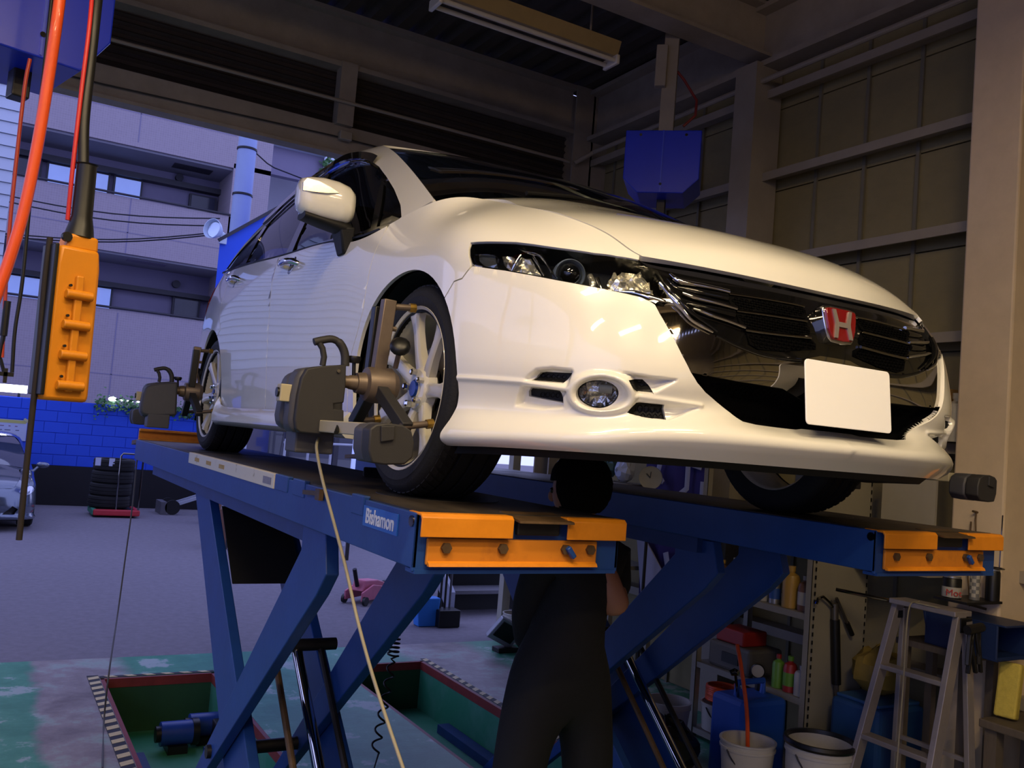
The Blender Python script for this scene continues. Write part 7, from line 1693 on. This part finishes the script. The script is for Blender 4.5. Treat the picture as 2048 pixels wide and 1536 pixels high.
b = MB(); b.b2((-.22,-.08,0),(.07,.10,.012)); b.build('wire_tray',steel_d,w2,smooth=0); b = MB(); b.bar((.06,.0,-.04),(-.15,.0,.0),.012,.012); b.build('bracket',steel_d,w2)
for i,(x,y,r_,h,m_,lb) in enumerate(((2.27,.27,.045,.10,blk,'black tin with a white label reading Mot'),(2.35,.20,.024,.15,mat('can_check','#6d6d6d',.4,vary=.1),'chequered spray can'),(2.45,.17,.034,.15,blk,'black spray can with silver top'))):
    c_ = empty('tin',lb+' on the small wire shelf','can',(x,y,1.172),0,'cans on the wire shelf')
    b = MB(); b.lathe([(.0005,0),(r_,.001),(r_,h*.94),(r_*.9,h),(.0005,h)],(0,0,0),(0,0,1),24); b.build('can_body',m_,c_,smooth=40)
    b = MB(); b.lathe([(r_*.92,h),(r_*.9,h+.008),(.0005,h+.008)],(0,0,0),(0,0,1),20); b.build('lid',pl_s,c_)
    if i == 0:
        b = MB(); b.lathe([(r_*1.02,h*.05),(r_*1.02,h*.55)],(0,0,0),(0,0,1),24); b.build('label_band',pl_w,c_); text_obj('lettering','Mot',.045,mat('ink_red','#a81e1a',.5),(-.036,-.036,h*.28),look_rot((.7,-.7,0),(0,0,1)),c_,.0008)
    if i == 1:
        ck_ = MB()
        for a in range(8):
            for q in range(6):
                if (a+q)%2: ck_.lathe([(r_*1.03,h*.1+q*.018),(r_*1.03,h*.1+q*.018+.018)],(0,0,0),(0,0,1),2,a0=a*PI/4,a1=(a+1)*PI/4)
        o = ck_.build('checks',pl_w,c_,smooth=0); o['kind'] = 'stuff'
b = MB(); b.tube([(2.45+.05*math.cos(a),.17+.05*math.sin(a),1.335) for a in np.linspace(0,2*PI,24,endpoint=False)],.003,6,closed=True); b.cyl((2.50,.17,1.335),(2.50,.165,1.60),.003,seg=6); tag(b.build('wire_ring',dkchrome),'thin wire ring around the black spray can','wire')
for i,(y,m_,lb) in enumerate(((-.25,mat('crate_blue','#27407f',.5,vary=.08),'blue plastic crate under the wooden bench'),)):
    cr = empty('crate',lb,'crate',(2.44,y-.1,0)); b = MB(); b.b2((-.13,-.18,0),(.13,.18,.34)); b.build('crate_body',m_,cr,smooth=0,bevel=.012); b = MB(); b.b2((-.136,-.10,.10),(-.130,.0,.15)); b.build('red_label',mat('label_red','#b03a24',.5,vary=.05),cr,smooth=0)
bb = empty('blue_container','large blue plastic container behind the ladder legs','container',(2.40,.76,0)); b = MB(); b.b2((-.19,-.16,0),(.19,.16,.52)); b.build('container_body',mat('container_blue','#234a7c',.5,vary=.08),bb,smooth=0,bevel=.025); b = MB(); b.b2((-.17,-.14,.52),(.17,.14,.54)); b.build('container_lid',mat('container_lid','#2c568a',.5,vary=.05),bb,smooth=0,bevel=.008)
b = MB(); b.sphere((0,0,.13),.15,16,10,(1,.9,.85)); rg = random.Random(8); b.v = [(x*(1+rg.uniform(-.12,.12)),y*(1+rg.uniform(-.12,.12)),max(0,z*(1+rg.uniform(-.1,.1)))) for x,y,z in b.v]; tag(b.build('yellow_bag',mat('bag_yellow','#8a7434',.6,vary=.2,scale=10),smooth=25,loc=(2.42,.78,.542)),'slumped yellowish bag on the blue container','bag')
# pails, drum and jerry can on the floor
q = at(1520,1525,z=0); pail('bucket','white pail with yellow lining and orange tube in it',(1.63,.95,0),.115,.14,.32,wpl,inside=mat('grease_yellow','#b8901c',.5,vary=.1))
b = MB(); b.tube([tuple(p) for p in catmull([np.array([1.66,.97,.20]),np.array([1.65,.99,.45]),np.array([1.66,1.06,.66]),np.array([1.70,1.14,.76])],6)],.011,8); tag(b.build('orange_tube',hose_o),'orange rubber tube standing up out of the white pail','hose')
pail('oil_drum','large white oil pail with a black rim beside the ladder',(1.79,.62,0),.155,.165,.40,wpl,rim=blk,cat='drum',inside=blk)
jc = empty('jerry_can','blue plastic jerry can standing behind the white pail','jerry can',(1.90,1.22,0)); b = MB(); b.b2((-.17,-.13,0),(.17,.13,.46)); b.build('can_body',mat('jerry_blue','#1f4fa8',.45,vary=.06),jc,smooth=0,bevel=.03); b = MB(); b.tube([(-.10,0,.46),(-.10,0,.53),(.10,0,.53),(.10,0,.46)],.018,10); b.build('handle',mat('jerry_blue','#1f4fa8',.45),jc); b = MB(); b.cyl((.13,.05,.46),(.13,.05,.50),.03,seg=14); b.build('cap',blk,jc)
wr_ = MB(); wr_.cyl((1.78,1.19,.462),(1.72,1.16,.60),.008,seg=8); wr_.lathe([(.022,0),(.030,.006),(.030,.014),(.022,.02)],(1.71,1.155,.60),(-.4,-.2,.9),5); tag(wr_.build('valve_wrench',dkchrome),'chrome spoked wrench standing on the jerry can','wrench')
pail('bucket','grey-white bucket beside the orange hose coil under the shelves',(1.74,1.72,0),.11,.135,.30,wpl,inside=blk)
b = MB(); b.sphere((0,0,.14),.20,18,12,(1,1,.8)); rg = random.Random(2); b.v = [(x*(1+rg.uniform(-.1,.1)),y*(1+rg.uniform(-.1,.1)),max(0,z*(1+rg.uniform(-.1,.1)))) for x,y,z in b.v]; tag(b.build('rubbish_bag',mat('bag_dark_green','#10160f',.35,vary=.2,scale=10),smooth=25,loc=(1.46,1.42,0)),'dark rubbish bag slumped on the floor near the pails','bag')
rd_ = MB(); rd_.cyl((2.18,.90,1.10),(2.42,.55,1.07),.010,seg=10); tag(rd_.build('steel_rod',dkchrome),'bright steel rod lying across the ladder and shelf end','rod')
# hydraulic pump in the pit
pu = empty('hydraulic_pump','blue twin motor hydraulic pump standing in the left pit','pump',(-.62,3.55,PD)); pbm = mat('pump_blue','#1f3f8f',.35,vary=.1)
for y,x in ((0,-.10),(.12,.10)):
    b = MB(); b.cyl((x-.10,y,.11),(x+.09,y,.11),.075,seg=20); b.build('motor',pbm,pu); b = MB(); b.cyl((x+.09,y,.11),(x+.13,y,.11),.082,seg=20); b.build('motor_cap',blk,pu); b = MB(); b.cyl((x-.13,y,.11),(x-.10,y,.11),.05,seg=16); b.build('motor_shaft',blk,pu); b = MB(); b.b2((x-.06,y-.08,0),(x+.06,y+.08,.05)); b.build('motor_foot',blk,pu,smooth=0)
b = MB(); b.b2((.13,-.10,0),(.28,.12,.16)); b.build('valve_block',steel_d,pu,smooth=0,bevel=.01)
